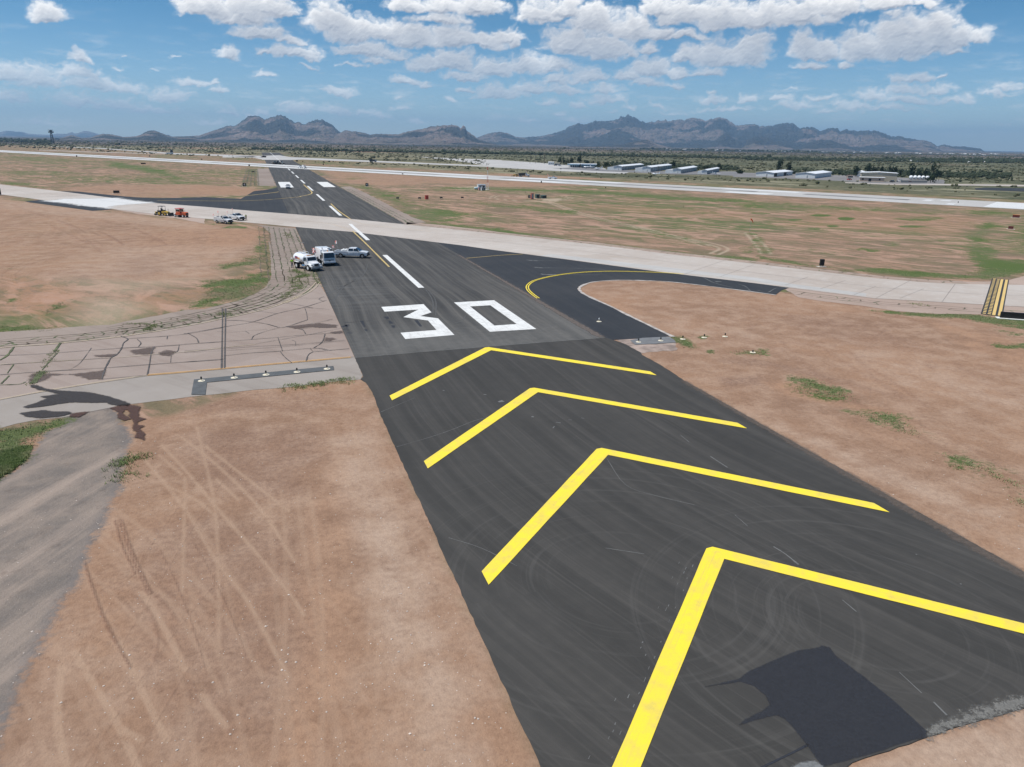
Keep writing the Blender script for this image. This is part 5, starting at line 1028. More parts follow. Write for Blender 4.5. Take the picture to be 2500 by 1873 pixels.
def text_part(txt, size, m, parent, loc, rot, name='lettering'):
    cu = bpy.data.curves.new('tmp', 'FONT'); cu.body = txt; cu.size = size; cu.align_x = 'CENTER'; cu.align_y = 'CENTER'; cu.offset = size*.02
    o = bpy.data.objects.new('tmp', cu); COL.objects.link(o); me = bpy.data.meshes.new_from_object(o); bpy.data.objects.remove(o)
    o = link(name, me, None, parent); me.materials.clear(); me.materials.append(m); o.location = loc; o.rotation_euler = rot; return o
PW = plain('white_vehicle_paint', (.80, .81, .82), .25, coat=.6, var=.03, scale=.6)
PWD = plain('dusty_white_paint', (.72, .72, .71), .4, var=.08, scale=1.2)
PG = plain('dark_glass', (.018, .024, .028), .06, coat=1, var=.1); PK = plain('black_plastic', (.022, .022, .024), .5); PT = plain('tyre_rubber', (.025, .025, .025), .85, var=.2, scale=6)
PR = plain('wheel_metal', (.55, .55, .55), .35, metal=.8); PCH = plain('chrome', (.62, .63, .64), .2, metal=1, var=.05); PL = plain('headlight_glass', (.55, .58, .6), .1, coat=1)
PRED = plain('red_lamp', (.42, .02, .015), .3); PY = plain('yellow_machine_paint', (.62, .42, .08), .45, var=.15, scale=2); PO = plain('orange_machine_paint', (.62, .13, .045), .45, var=.15, scale=2)
PAMB = plain('amber_beacon', (.75, .30, .03), .3); PGM = plain('grey_metal', (.32, .33, .34), .5, metal=.4); PSK = plain('dark_steel', (.05, .05, .05), .55, metal=.3)
m, t, b = mat('checkered_flag'); ck = t.n.new('ShaderNodeTexChecker'); t.put(ck.inputs['Vector'], t.vm('ADD', t.obj(), (.003, .5, .003))); ck.inputs[1].default_value = (.80, .16, .10, 1); ck.inputs[2].default_value = (.82, .80, .78, 1); ck.inputs[3].default_value = 3.6
t.put(b.inputs['Base Color'], ck.outputs[0]); b.inputs['Roughness'].default_value = .9; PFLAG = m
def wheel(parent, x, y, r, w, rim=PR, side=1):
    o = MB().lathe((x, y, r), [(r*.62, -w/2), (r*.93, -w/2), (r, -w*.36), (r, w*.36), (r*.93, w/2), (r*.62, w/2)], 20, 'Y').build('wheel', PT, parent, smooth=True)
    MB().lathe((x, y, r), [(r*.2, -w*.52), (r*.58, -w*.50), (r*.63, -w*.42), (r*.63, w*.42), (r*.58, w*.50), (r*.2, w*.52)], 16, 'Y').build('rim', rim, o, smooth=True)
    return o
def flag(parent, x, y, z0, z1, wdt=.85, hgt=.85, ang=.4):
    o = MB().cyl((x, y, z0), (x, y, z1), .022, n=6).build('flag_pole', PGM, parent)
    V = []; F = []; n = 8
    for i in range(n+1):
        for j in range(n+1):
            u = i/n*wdt; V.append((x+u*math.cos(ang), y+u*math.sin(ang)+.09*math.sin(u*7+j*.3), z1-hgt*j/n-.12*u*u))
    for i in range(n):
        for j in range(n): F.append((i*(n+1)+j, (i+1)*(n+1)+j, (i+1)*(n+1)+j+1, i*(n+1)+j+1))
    MB().add(V, F).build('flag', PFLAG, o, smooth=True); return o
def place_wheels(rear, front, half):      # contact points of the near (right hand) wheels -> centre and heading
    r = np.array(rear); f = np.array(front); d = (f-r)/np.linalg.norm(f-r); right = np.array([d[1], -d[0]]); c_ = (r+f)/2-right*half
    return (float(c_[0]), float(c_[1]), 0.086), math.atan2(d[1], d[0])

def make_pickup(label, loc, rz, cab='crew', bed='bed', wb=4.1, flagged=True, toolbox=False, group='white pickup trucks', name='pickup_truck'):
    T = thing(name, label, 'pickup truck', loc, rz, group); hb = wb/2; fx = hb+.95; rx = -hb-1.25; cb = (-.75 if cab == 'crew' else .35)
    MB().prof([(rx, .52, .93), (rx, .95, .97), (cb-.15, .95, .97), (cb-.15, 1.30, .97), (hb-.95, 1.30, .97), (hb-.3, 1.30, .92), (fx-.35, 1.22, .88), (fx-.05, 1.05, .86), (fx, .60, .88), (fx-.1, .42, .85), (rx+.1, .42, .88)]).build('body', PW, T, .05, True)
    ct = cb+.12; wx0, wx1 = hb-1.15, hb-.62
    cw = .72
    MB().prof([(cb-.12, 1.29, .93), (cb+.02, 1.66, .82), (ct+.1, 1.93, cw), (wx0-.65, 1.97, cw), (wx0-.25, 1.93, cw), (wx1+.12, 1.34, .90), (wx1+.12, 1.29, .92)]).build('cab', PW, T, .04, True)
    MB().plate([(wx1+.07, -.80, 1.40), (wx1+.07, .80, 1.40), (wx0-.17, .68, 1.90), (wx0-.17, -.68, 1.90)], .035).build('windshield', PG, T)
    MB().plate([(cb-.075, .72, 1.42), (cb-.075, -.72, 1.42), (cb+.04, -.66, 1.78), (cb+.04, .66, 1.78)], .035).build('rear_window', PG, T)
    for s in (-1, 1):
        spl = (cb+wx1)/2 if cab == 'crew' else None
        spans = [(cb+.16, spl-.05, 0, 0), (spl+.05, wx1-.06, 0, 1)] if cab == 'crew' else [(cb+.2, wx1-.06, 0, 1)]
        for a, e, _, fr in spans:
            e2 = e-.36 if fr else e; y0 = s*.925; y1 = s*.765
            P = [(a, y0, 1.38), (e, y0, 1.38), (e2, y1, 1.84), (a+.05, y1, 1.84)]
            if s > 0: P = P[::-1]
            MB().plate(P, .02).build('side_window', PG, T)
        for xx in ([cb, spl, wx1] if cab == 'crew' else [cb, wx1]):
            MB().box((xx, s*.972, .95), (.02, .02, .66)).build('door_gap', PK, T)
        MB().box((wx1-.12, s*1.13, 1.42), (.12, .24, .26)).build('mirror', PK, T, .02)
        MB().box((fx-.06, s*.70, .98), (.16, .34, .22)).build('headlight', PL, T, .02)
        for wx in (hb, -hb):
            MB().lathe((wx, s*.90, .40), [(.50, -.09), (.50, .09)], 18, 'Y').build('wheel_arch', PK, T, smooth=True)
            wheel(T, wx, s*.86, .40, .27)
        if bed == 'bed':
            MB().box(((rx+cb-.1)/2, s*.905, 1.17), (cb-.1-rx, .14, .34)).build('bed_side', PW, T, .03)
            MB().box((rx+.04, s*.86, 1.12), (.06, .16, .34)).build('tail_lamp', PRED, T)
    MB().box((fx+.02, 0, .93), (.07, 1.22, .34)).build('grille', PK, T, .02); MB().box((fx+.07, 0, .58), (.2, 1.86, .26)).build('bumper', PK if flagged else PCH, T, .04)
    MB().box((rx-.08, 0, .62), (.16, 1.8, .2)).build('bumper', PCH, T, .03)
    if bed == 'bed':
        MB().box((rx+.06, 0, 1.17), (.10, 1.7, .34)).build('tailgate', PW, T, .02); MB().box(((rx+cb-.1)/2, 0, .975), (cb-.3-rx, 1.62, .05)).build('bed_liner', PK, T)
    else:
        for s in (-1, 1):
            MB().box(((rx+cb-.2)/2, s*.76, 1.33), (cb-.3-rx, .46, .76)).build('tool_locker', PWD, T, .03)
            for xx in (rx+.5, rx+1.15): MB().box((xx, s*.995, 1.33), (.02, .012, .6)).build('door_gap', PK, T)
        MB().box((rx+.9, 0, 1.05), (1.6, 1.0, .2)).box((rx+.5, .1, 1.55), (.5, .5, .5)).box((rx+1.2, -.1, 1.45), (.4, .6, .4)).build('equipment', PSK, T, .04)
        MB().cyl((cb-.3, -.8, 1.7), (cb-.3, -.8, 2.12), .035, n=6).cyl((cb-.3, .8, 1.7), (cb-.3, .8, 2.12), .035, n=6).cyl((cb-.3, -.8, 2.1), (cb-.3, .8, 2.1), .035, n=6).build('ladder_rack', PSK, T)
    if toolbox:
        MB().box((cb-.55, 0, 1.42), (.62, 1.78, .30)).build('toolbox', PWD, T, .03); MB().cyl((cb-.8, 0, 1.5), (cb-1.5, 0, 1.2), .28, n=12).build('fuel_tank', PWD, T, .02)
    if flagged: flag(T, rx+.1, .75, .9, 3.1, .55, .6, 2.6); flag(T, rx+.02, -.8, .5, 2.4, .5, .55, 2.9)
    return T
loc, rz = place_wheels((-9.04, 151.0), (-5.03, 149.25), .86)
make_pickup('long white crew cab pickup side on, with orange checkered flags on its tail', loc, rz, wb=4.4, toolbox=True)
loc, rz = place_wheels((-32.0, 230.9), (-30.07, 228.13), .86)
make_pickup('white crew cab pickup on the concrete taxiway beside a worker', loc, R(-56), wb=3.7)
loc, rz = place_wheels((-35.2, 222.0), (-33.01, 219.52), .86)
make_pickup('white service body pickup with side lockers, parked on the shoulder in front of another pickup', loc, R(-48), cab='single', bed='service', wb=3.4, name='utility_truck')
make_pickup('white car like pickup facing the camera beside the left white aiming block', (-10.35, 376.5, .09), R(-93), wb=3.5, flagged=False)
make_pickup('white pickup on the pale cross runway, alone to the right of the dump truck', (161.9, 466.6, .09), R(-6), wb=3.6, flagged=True, cab='single')
make_pickup('silver white pickup on the far cross runway, left of a white box truck', (10.2, 648.5, .09), R(-60), wb=3.6, flagged=False)

def make_water_truck():
    loc, rz = place_wheels((-17.95, 140.05), (-16.32, 136.58), 1.05)
    T = thing('water_truck', 'white water tank truck with a sloping bonnet parked on the left runway edge', 'tanker truck', loc, rz)
    hb = 2.0
    MB().box((-.6, 0, .75), (5.6, .9, .25)).build('chassis', PSK, T)
    MB().lathe((0, 0, 1.86), [(.05, -3.25), (.88, -3.22), (1.0, -3.12), (1.0, .42), (.88, .52), (.05, .55)], 28, 'X', (1.16, .84)).build('tank', PW, T, smooth=True)
    MB().cyl((-1.2, 0, 2.64), (-1.2, 0, 2.86), .42, n=16).build('tank_hatch', PWD, T, .03)
    for y in (-.45, .45):
        MB().cyl((-2.2, y, 2.62), (-2.2, y, 2.98), .03, n=6).cyl((-.3, y, 2.62), (-.3, y, 2.98), .03, n=6).cyl((-2.2, y, 2.98), (-.3, y, 2.98), .03, n=6).build('handrail', PW, T)
    for s in (-1, 1):
        MB().box((-2.0, s*1.05, 1.18), (1.5, .5, .05)).build('mudguard', PWD, T); MB().box((-2.78, s*1.0, .8), (.03, .5, .6)).build('mud_flap', PK, T)
        MB().box((-1.9, s*1.178, 1.98), (.95, .02, .42)).build('logo_panel', plain('purple_decal', (.18, .05, .13), .5), T); MB().box((-1.05, s*1.17, 1.88), (.7, .02, .34)).build('logo_panel', plain('orange_decal', (.75, .36, .16), .5), T)
        MB().box((-1.9, s*1.192, 1.88), (.9, .008, .07)).build('logo_stripe', plain('red_decal', (.55, .08, .06), .5), T)
        for dx in (.0,): wheel(T, -hb-.05, s*.95, .50, .52, rim=PWD)
        wheel(T, hb, s*1.0, .50, .28, rim=PWD)
        MB().cyl((.1, s*1.0, .72), (1.15, s*1.0, .72), .3, n=14).build('fuel_tank', PCH, T)
        MB().box((1.38, s*1.38, 1.95), (.10, .16, .62)).build('mirror', PK, T, .03); MB().cyl((1.38, s*1.0, 2.1), (1.38, s*1.38, 2.1), .02, n=6).build('mirror_arm', PK, T)
        P = [(.75, s*1.02, 1.72), (1.52, s*1.02, 1.72), (1.28, s*.93, 2.28), (.78, s*.93, 2.28)]
        MB().plate(P if s < 0 else P[::-1], .03).build('side_window', PG, T)
        MB().box((3.10, s*.86, 1.12), (.28, .36, .26), (.9, .9)).build('headlight', PL, T, .05)
    MB().prof([(.6, .85, 1.02), (.6, 2.35, .92), (.8, 2.5, .86), (1.15, 2.5, .86), (1.38, 2.35, .92), (1.72, 1.68, 1.0), (1.75, .85, 1.02)]).build('cab', PW, T, .05, True)
    MB().plate([(1.72, -.86, 1.72), (1.72, .86, 1.72), (1.44, .80, 2.28), (1.44, -.80, 2.28)], .03).build('windshield', PG, T)
    MB().prof([(1.6, .9, .82), (1.6, 1.66, .88), (2.4, 1.58, .72), (3.05, 1.42, .60), (3.18, 1.2, .60), (3.2, .82, .62)]).build('bonnet', PW, T, .07, True)
    for s in (-1, 1):
        MB().prof([(1.45, .62, .2), (1.5, .95, .2), (1.8, 1.22, .2), (2.3, 1.24, .2), (2.75, 1.1, .2), (3.1, .78, .2), (2.7, .75, .2), (2.5, 1.0, .2), (2.0, 1.08, .2), (1.62, .9, .2)], s*.92).build('mudguard', PW, T, .04, True)
    MB().box((3.21, 0, 1.10), (.06, .95, .46)).build('grille', PCH, T, .03); MB().box((3.245, 0, 1.10), (.02, .82, .36)).build('grille_mesh', PSK, T)
    MB().box((3.32, 0, .62), (.3, 2.2, .34)).build('bumper', PGM, T, .05)
    MB().box((1.0, 0, 2.55), (.2, 1.2, .1)).build('marker_lamps', PAMB, T, .02)
    flag(T, .3, .9, 2.0, 3.75, .85, .9, .3)
    return T
make_water_truck()
def make_sweeper():
    T = thing('street_sweeper', 'white cab over street sweeper facing the camera between the water truck and the long pickup', 'street sweeper', (-12.45, 143.0, .086), R(-80))
    MB().box((-1.6, 0, .72), (6.2, 1.6, .3)).build('chassis', PSK, T)
    MB().prof([(.25, .75, 1.08), (.25, 2.45, 1.0), (.45, 2.58, .95), (1.55, 2.58, .95), (1.72, 2.45, 1.02), (1.98, 1.42, 1.1), (2.02, .85, 1.12), (1.9, .62, 1.1)]).build('cab', PW, T, .06, True)
    MB().plate([(2.0, -.98, 1.48), (2.0, .98, 1.48), (1.775, .90, 2.38), (1.775, -.90, 2.38)], .025).build('windshield', PG, T)
    MB().box((2.02, 0, 1.28), (.05, 1.9, .05)).build('wiper_panel', PGM, T); MB().box((2.03, 0, 1.08), (.08, 1.7, .18)).build('grille', PGM, T, .02)
    MB().box((2.10, 0, .70), (.24, 2.2, .30)).build('bumper', PW, T, .05); MB().box((2.05, 0, .95), (.04, .35, .14)).build('badge_plate', PK, T)
    for s in (-1, 1):
        MB().box((2.04, s*.82, 1.05), (.06, .26, .18)).build('headlight', PL, T, .02)
        P = [(.6, s*1.10, 1.45), (1.6, s*1.10, 1.45), (1.5, s*1.03, 2.35), (.62, s*1.03, 2.35)]
        MB().plate(P if s < 0 else P[::-1], .03).build('side_window', PG, T)
        wheel(T, 1.15, s*.98, .48, .28, rim=PWD); wheel(T, -2.9, s*.92, .48, .50, rim=PWD)
        MB().box((1.75, s*1.52, 1.75), (.1, .26, .75)).build('mirror', PK, T, .03); MB().cyl((1.7, s*1.05, 2.1), (1.75, s*1.5, 2.0), .025, n=6).build('mirror_arm', PK, T)
        MB().lathe((-.4, s*1.32, .02), [(.55, 0), (.5, .16), (.22, .3), (.12, .5)], 16).build('gutter_broom', PSK, T, smooth=True)
        MB().cyl((-.4, s*1.3, .5), (-.2, s*.95, 1.0), .06, n=8).build('broom_arm', PSK, T)
    MB().prof([(-4.2, .9, 1.12), (-4.35, 1.3, 1.14), (-4.25, 2.6, 1.1), (-3.9, 2.9, 1.05), (-.3, 2.95, 1.05), (.05, 2.8, 1.08), (.1, .95, 1.12)]).build('hopper', PW, T, .07, True)
    MB().box((.55, -.2, 2.72), (.5, 1.2, .24)).box((-.2, .5, 3.02), (.5, .5, .2)).build('roof_unit', PWD, T, .04); MB().cyl((.6, .75, 2.55), (.6, .75, 2.95), .14, n=12).build('air_intake', PK, T, .02)
    MB().cyl((1.0, 0, 2.58), (1.0, 0, 2.75), .09, n=12).build('beacon', PAMB, T); MB().cyl((-.1, -.7, 2.9), (-.1, -.7, 3.2), .07, n=8).build('exhaust', PSK, T)
    MB().cyl((-1.9, -.9, .38), (-1.9, .9, .38), .36, n=18).build('main_broom', PSK, T)
make_sweeper()
def make_backhoe(label, loc, rz, col=PY, group='backhoes', rear=True):
    T = thing('backhoe_loader', label, 'backhoe loader', loc, rz, group)
    MB().prof([(-1.6, .6, .42), (-1.6, 1.1, .42), (-.4, 1.25, .42), (.5, 1.45, .40), (1.75, 1.25, .38), (1.85, .75, .38), (1.2, .55, .36)]).build('body', col, T, .05, True)
    for s in (-1, 1):
        wheel(T, -.85, s*.88, .72, .46, rim=col); wheel(T, 1.25, s*.82, .46, .32, rim=col)
        MB().prof([(-1.6, 1.25, .2), (-1.4, 1.58, .2), (-.3, 1.58, .2), (-.05, 1.25, .2), (-.3, 1.45, .2), (-1.3, 1.45, .2)], s*.88).build('mudguard', PK, T, .03)
        for x in (-1.45, .15): MB().cyl((x, s*.62, 1.4), (x*.9, s*.56, 2.68), .045, n=8).build('canopy_post', PK, T)
        MB().prof([(.1, 1.3, .06), (.15, 1.5, .06), (1.6, 1.1, .06), (2.5, .45, .06), (2.4, .3, .06), (1.5, .9, .06)], s*.55).build('loader_arm', col, T, .02)
        MB().cyl((.6, s*.55, .9), (1.7, s*.55, 1.0), .05, n=8).build('hydraulic_ram', PCH, T)
    MB().box((-.65, 0, 2.74), (1.75, 1.35, .1)).build('canopy', PK, T, .04)
    MB().box((-.6, 0, 1.55), (.5, .55, .5)).box((-.85, 0, 1.9), (.14, .5, .5)).build('seat', PK, T, .05)
    MB().prof([(2.4, .1, 1.1), (2.5, .95, 1.1), (2.62, .95, 1.1), (2.62, .3, 1.1), (3.2, .1, 1.1), (3.2, .04, 1.1)]).build('front_bucket', PSK, T, .02)
    MB().cyl((1.5, .25, 1.4), (1.5, .25, 2.0), .05, n=8).build('exhaust', PK, T)
    MB().box((-2.0, 0, .85), (.3, 1.9, .5)).build('stabiliser_frame', PK, T, .03)
    if rear:
        MB().prof([(-2.1, .9, .12), (-2.3, 1.1, .12), (-3.3, 1.0, .12), (-3.35, .8, .12), (-2.4, .7, .12)]).build('boom', col, T, .03); MB().prof([(-3.4, 1.1, .1), (-3.2, 1.0, .1), (-3.0, .15, .1), (-3.25, .1, .1)]).build('dipper', col, T, .02)
        MB().prof([(-3.45, .05, .4), (-3.45, .5, .4), (-3.3, .55, .4), (-2.9, .1, .4), (-2.95, .03, .4)]).build('rear_bucket', PSK, T, .02)
    return T
make_backhoe('yellow backhoe loader with a black canopy, parked by the edge of the concrete taxiway', (-51.3, 247.3, .03), R(-38))
make_backhoe('dark yellow backhoe on the pale cross runway beside the dump truck', (148.6, 503.8, .09), R(160), group='backhoes')
def make_broom():
    T = thing('broom_sweeper', 'orange ride on road broom with a red canopy beside the yellow backhoe', 'road broom', (-46.0, 241.6, .03), R(-40))
    MB().prof([(-1.9, .5, .5), (-1.9, 1.1, .5), (-.4, 1.15, .5), (.2, 1.25, .55), (.6, 1.55, .6), (2.0, 1.5, .6), (2.2, 1.3, .6), (2.25, .7, .6), (1.6, .5, .55)]).build('body', PO, T, .06, True)
    for s in (-1, 1):
        wheel(T, -1.55, s*.85, .42, .3, rim=PWD); wheel(T, 1.35, s*.8, .42, .3, rim=PWD)
        for x in (-1.25, .25): MB().cyl((x, s*.72, 1.1), (x, s*.72, 2.45), .05, n=8).build('cab_post', PO, T)
        MB().box((-.5, s*.72, 1.35), (1.5, .05, .55)).build('side_panel', PO, T, .02); MB().box((-.5, s*.735, 1.98), (1.35, .03, .62)).build('side_window', PG, T)
    MB().box((-.5, 0, 2.5), (1.95, 1.75, .12)).build('canopy', plain('red_machine_paint', (.55, .055, .04), .45), T, .04); MB().box((-.6, 0, 1.4), (.5, .6, .5)).build('seat', PK, T, .05)
    MB().cyl((-.1, -1.15, .36), (-.1, 1.15, .36), .36, n=18).build('broom', PSK, T); MB().box((-.1, 0, .78), (1.0, 2.2, .1)).build('broom_cover', PO, T, .03)
    MB().box((2.27, 0, 1.0), (.05, .9, .6)).build('grille', PK, T); MB().cyl((1.2, .3, 1.5), (1.2, .3, 2.15), .05, n=8).build('exhaust', PK, T)
    MB().box((-2.2, 0, .7), (.5, .9, .5)).build('water_tank', PWD, T, .05)
make_broom()
def make_dump():
    T = thing('dump_truck', 'dump truck with white cab and black body on the pale cross runway', 'dump truck', (153.2, 497.5, .09), R(-18))
    MB().box((-1.2, 0, .85), (7.0, .9, .3)).build('chassis', PSK, T)
    MB().prof([(-4.4, 1.1, 1.2), (-4.6, 2.5, 1.25), (.3, 2.7, 1.25), (1.0, 2.75, 1.1), (1.0, 2.6, 1.1), (.3, 2.5, 1.2), (.1, 1.1, 1.2)]).build('dump_body', PSK, T, .05)
    MB().prof([(.5, .9, 1.1), (.5, 2.5, 1.0), (1.4, 2.55, 1.0), (1.9, 1.75, 1.1), (3.4, 1.55, .8), (3.5, .9, .85)]).build('cab', PW, T, .07, True)
    MB().plate([(1.86, -.9, 1.8), (1.86, .9, 1.8), (1.47, .85, 2.42), (1.47, -.85, 2.42)], .03).build('windshield', PG, T)
    for s in (-1, 1):
        P = [(.8, s*1.09, 1.75), (1.6, s*1.09, 1.75), (1.35, s*1.02, 2.35), (.85, s*1.02, 2.35)]; MB().plate(P if s < 0 else P[::-1], .03).build('side_window', PG, T)
        for x in (-3.6, -2.3): wheel(T, x, s*.98, .52, .5)
        wheel(T, 2.6, s*1.0, .52, .3); MB().box((3.5, s*.8, 1.15), (.1, .3, .2)).build('headlight', PL, T)
    MB().box((3.55, 0, 1.2), (.06, .9, .5)).build('grille', PK, T); MB().box((3.65, 0, .75), (.25, 2.2, .3)).build('bumper', PK, T, .04)
    flag(T, 1.0, .6, 2.4, 4.0, .7, .7, .5)
make_dump()
def make_van(label, loc, rz):
    T = thing('work_truck', label, 'truck', loc, rz)
    MB().prof([(-2.9, .6, 1.0), (-2.9, 2.6, .98), (.7, 2.65, .98), (.75, .6, 1.0)]).build('box_body', PWD, T, .05)
    MB().prof([(.75, .5, .98), (.75, 2.0, .9), (1.5, 2.05, .88), (2.1, 1.4, .95), (3.0, 1.2, .9), (3.05, .5, .92)]).build('cab', PW, T, .06, True)
    MB().plate([(2.06, -.8, 1.45), (2.06, .8, 1.45), (1.57, .75, 1.98), (1.57, -.75, 1.98)], .03).build('windshield', PG, T)
    for s in (-1, 1):
        for x in (-1.9, 2.2): wheel(T, x, s*.88, .42, .28)
        P = [(1.0, s*.955, 1.42), (1.85, s*.955, 1.42), (1.5, s*.89, 1.9), (1.0, s*.89, 1.9)]; MB().plate(P if s < 0 else P[::-1], .03).build('side_window', PG, T)
    MB().box((3.08, 0, .85), (.06, 1.2, .35)).build('grille', PK, T); MB().box((3.1, 0, .55), (.15, 1.8, .25)).build('bumper', PK, T)
    MB().box((1.1, 0, 2.15), (.3, 1.0, .12)).build('light_bar', PAMB, T, .02)
make_van('white box truck on the far cross runway, right of a silver pickup', (12.9, 644.5, .09), R(-75))
def make_loader(label, loc, rz, col):
    T = thing('wheel_loader', label, 'wheel loader', loc, rz, 'dark machines crossing the far runway')
    MB().prof([(-2.4, .8, .9), (-2.4, 1.9, .85), (-.8, 2.0, .8), (-.6, .9, .7), (1.2, .9, .5), (1.3, .6, .5), (-2.0, .6, .7)]).build('body', col, T, .06)
    MB().prof([(-.9, 1.6, .75), (-.8, 2.9, .65), (.3, 2.9, .65), (.6, 1.6, .75)]).build('cab', PG, T, .04)
    MB().box((-.25, 0, 2.96), (1.4, 1.5, .1)).build('cab_roof', col, T, .03)
    for s in (-1, 1):
        for x in (-1.5, 1.1): wheel(T, x, s*.95, .68, .5, rim=col)
        MB().prof([(.5, 1.5, .08), (.6, 1.75, .08), (2.5, .7, .08), (2.4, .5, .08)], s*.5).build('loader_arm', col, T)
    MB().prof([(2.3, .1, 1.3), (2.4, 1.0, 1.3), (2.5, 1.0, 1.3), (2.55, .25, 1.3), (3.4, .08, 1.3), (3.3, .03, 1.3)]).build('bucket', PSK, T)
PDM = plain('dusty_dark_paint', (.09, .07, .05), .6)
for k, (lab, x, y, a) in enumerate((('dark wheel loader, leftmost of the three machines crossing the far runway', -7.6, 748, 30), ('dark wheel loader in the middle of the three machines crossing the far runway', -4.6, 750, -30), ('dark wheel loader, rightmost of the three machines beside the far centre stripe', -1.2, 742, -10))):
    make_loader(lab, (x, y, .09), R(a), PDM)

# ------------------------------------------------------------------ people
PSKIN = plain('skin', (.42, .25, .17), .6); PVEST = plain('lime_vest', (.42, .75, .05), .7, var=.15, scale=8); PJEAN = plain('blue_grey_trousers', (.12, .14, .18), .85); PDARK = plain('dark_trousers', (.05, .055, .05), .85)
PHAT = plain('white_hard_hat', (.8, .8, .8), .3); PBOOT = plain('boots', (.06, .045, .035), .8); PHAIR = plain('dark_hair', (.03, .022, .018), .8)
def skin_mesh(name, J, E, m, parent, sub=1):
    me = bpy.data.meshes.new(name); me.from_pydata([j[:3] for j in J], E, []); o = link(name, me, m, parent)
    md = o.modifiers.new('skin', 'SKIN'); md.use_smooth_shade = True; md.branch_smoothing = .4
    for v, j in zip(me.skin_vertices[0].data, J): v.radius = (j[3], j[3] if len(j) < 5 else j[4])
    me.skin_vertices[0].data[0].use_root = True
    s = o.modifiers.new('sub', 'SUBSURF'); s.levels = sub; s.render_levels = sub
    dg = bpy.context.evaluated_depsgraph_get(); me2 = bpy.data.meshes.new_from_object(o.evaluated_get(dg)); o.modifiers.clear(); o.data = me2
    if not len(me2.materials): me2.materials.append(m)
    return o
def person(label, loc, rz, stance, arms, trousers, vest):
    T = thing('person', label, 'person', loc, rz)
    J = [(0, 0, .95, .13, .15), (0, 0, 1.15, .13, .17), (0, 0, 1.38, .13, .19), (.0, 0, 1.50, .06), (.02, 0, 1.58, .055), (.03, 0, 1.66, .085, .075), (.02, 0, 1.75, .08, .07), (.10, 0, 1.655, .022)]; E = [(0, 1), (1, 2), (2, 3), (3, 4), (4, 5), (5, 6), (5, 7)]
    for s in (-1, 1):
        f = stance*s; b0 = len(J)
        J += [(0, s*.10, .90, .10), (.03+f*.5, s*.11, .49, .062), (f, s*.12, .10, .045), (f+.12, s*.13, .05, .04)]; E += [(0, b0), (b0, b0+1), (b0+1, b0+2), (b0+2, b0+3)]
        b1 = len(J); a = arms
        J += [(0, s*.20, 1.42, .058), (-.02+a*.2, s*.26, 1.14, .045), (a, s*(.26-a*.3), .95+a*.35, .034), (a+.04, s*(.27-a*.35), .88+a*.45, .038, .02)]; E += [(2, b1), (b1, b1+1), (b1+1, b1+2), (b1+2, b1+3)]
        for k in range(4):
            b2 = len(J); J += [(a+.05+.018*k-.02, s*(.27-a*.35), .81+a*.5, .009), (a+.055+.018*k-.02, s*(.262-a*.35), .775+a*.53, .008)]; E += [(b1+3, b2), (b2, b2+1)]
        b2 = len(J); J.append((a+.09, s*(.24-a*.35), .85+a*.5, .01)); E.append((b1+3, b2))
    skin_mesh('body', J, E, PSKIN, T)
    JT = [(0, 0, .98, .145, .165), (0, 0, .90, .14, .16)]; ET = [(0, 1)]
    for s in (-1, 1):
        f = stance*s; b0 = len(JT); JT += [(0, s*.10, .86, .115), (.03+f*.5, s*.11, .49, .082), (f, s*.12, .13, .07)]; ET += [(1, b0), (b0, b0+1), (b0+1, b0+2)]
        MB().box((f+.05, s*.125, .06), (.28, .11, .12), (.75, .85)).build('boot', PBOOT, T, .03, True)
    skin_mesh('trousers', JT, ET, trousers, T)
    JV = [(0, 0, .93, .15, .175), (0, 0, 1.15, .15, .19), (0, 0, 1.40, .14, .205), (0, 0, 1.49, .09)]; EV = [(0, 1), (1, 2), (2, 3)]
    for s in (-1, 1): b0 = len(JV); JV += [(0, s*.21, 1.42, .075), (-.015+arms*.15, s*.255, 1.22, .066)]; EV += [(2, b0), (b0, b0+1)]
    v = skin_mesh('vest', JV, EV, vest, T)
    MB().lathe((0, 0, 1.06), [(.20, 0), (.20, .05)], 16, 'Z', (.8, 1)).build('reflective_band', plain('reflective', (.7, .7, .68), .3), v, smooth=True)
    MB().lathe((.02, 0, 1.74), [(.155, -.01), (.15, .0), (.125, .01), (.115, .06), (.07, .11), (.01, .125)], 16).build('hard_hat', PHAT, T, smooth=True)
    MB().lathe((-.01, 0, 1.66), [(.07, 0), (.09, .04), (.088, .08)], 12).build('hair', PHAIR, T, smooth=True)
    for s in (-1, 1): MB().box((.112, s*.032, 1.675), (.012, .02, .012)).build('eye', PK, T)
    MB().box((.114, 0, 1.615), (.01, .045, .01)).build('mouth', plain('lips', (.3, .12, .1), .6), T)
person('worker in a lime vest and white hard hat standing behind the water truck', (-18.85, 140.7, .03), R(100), .07, .22, PJEAN, PVEST)
person('worker in dark clothes and lime vest right of a white pickup on concrete', (-27.75, 228.5, .06), R(-60), .12, .1, PDARK, plain('dull_lime_vest', (.30, .42, .08), .8, var=.3, scale=9))

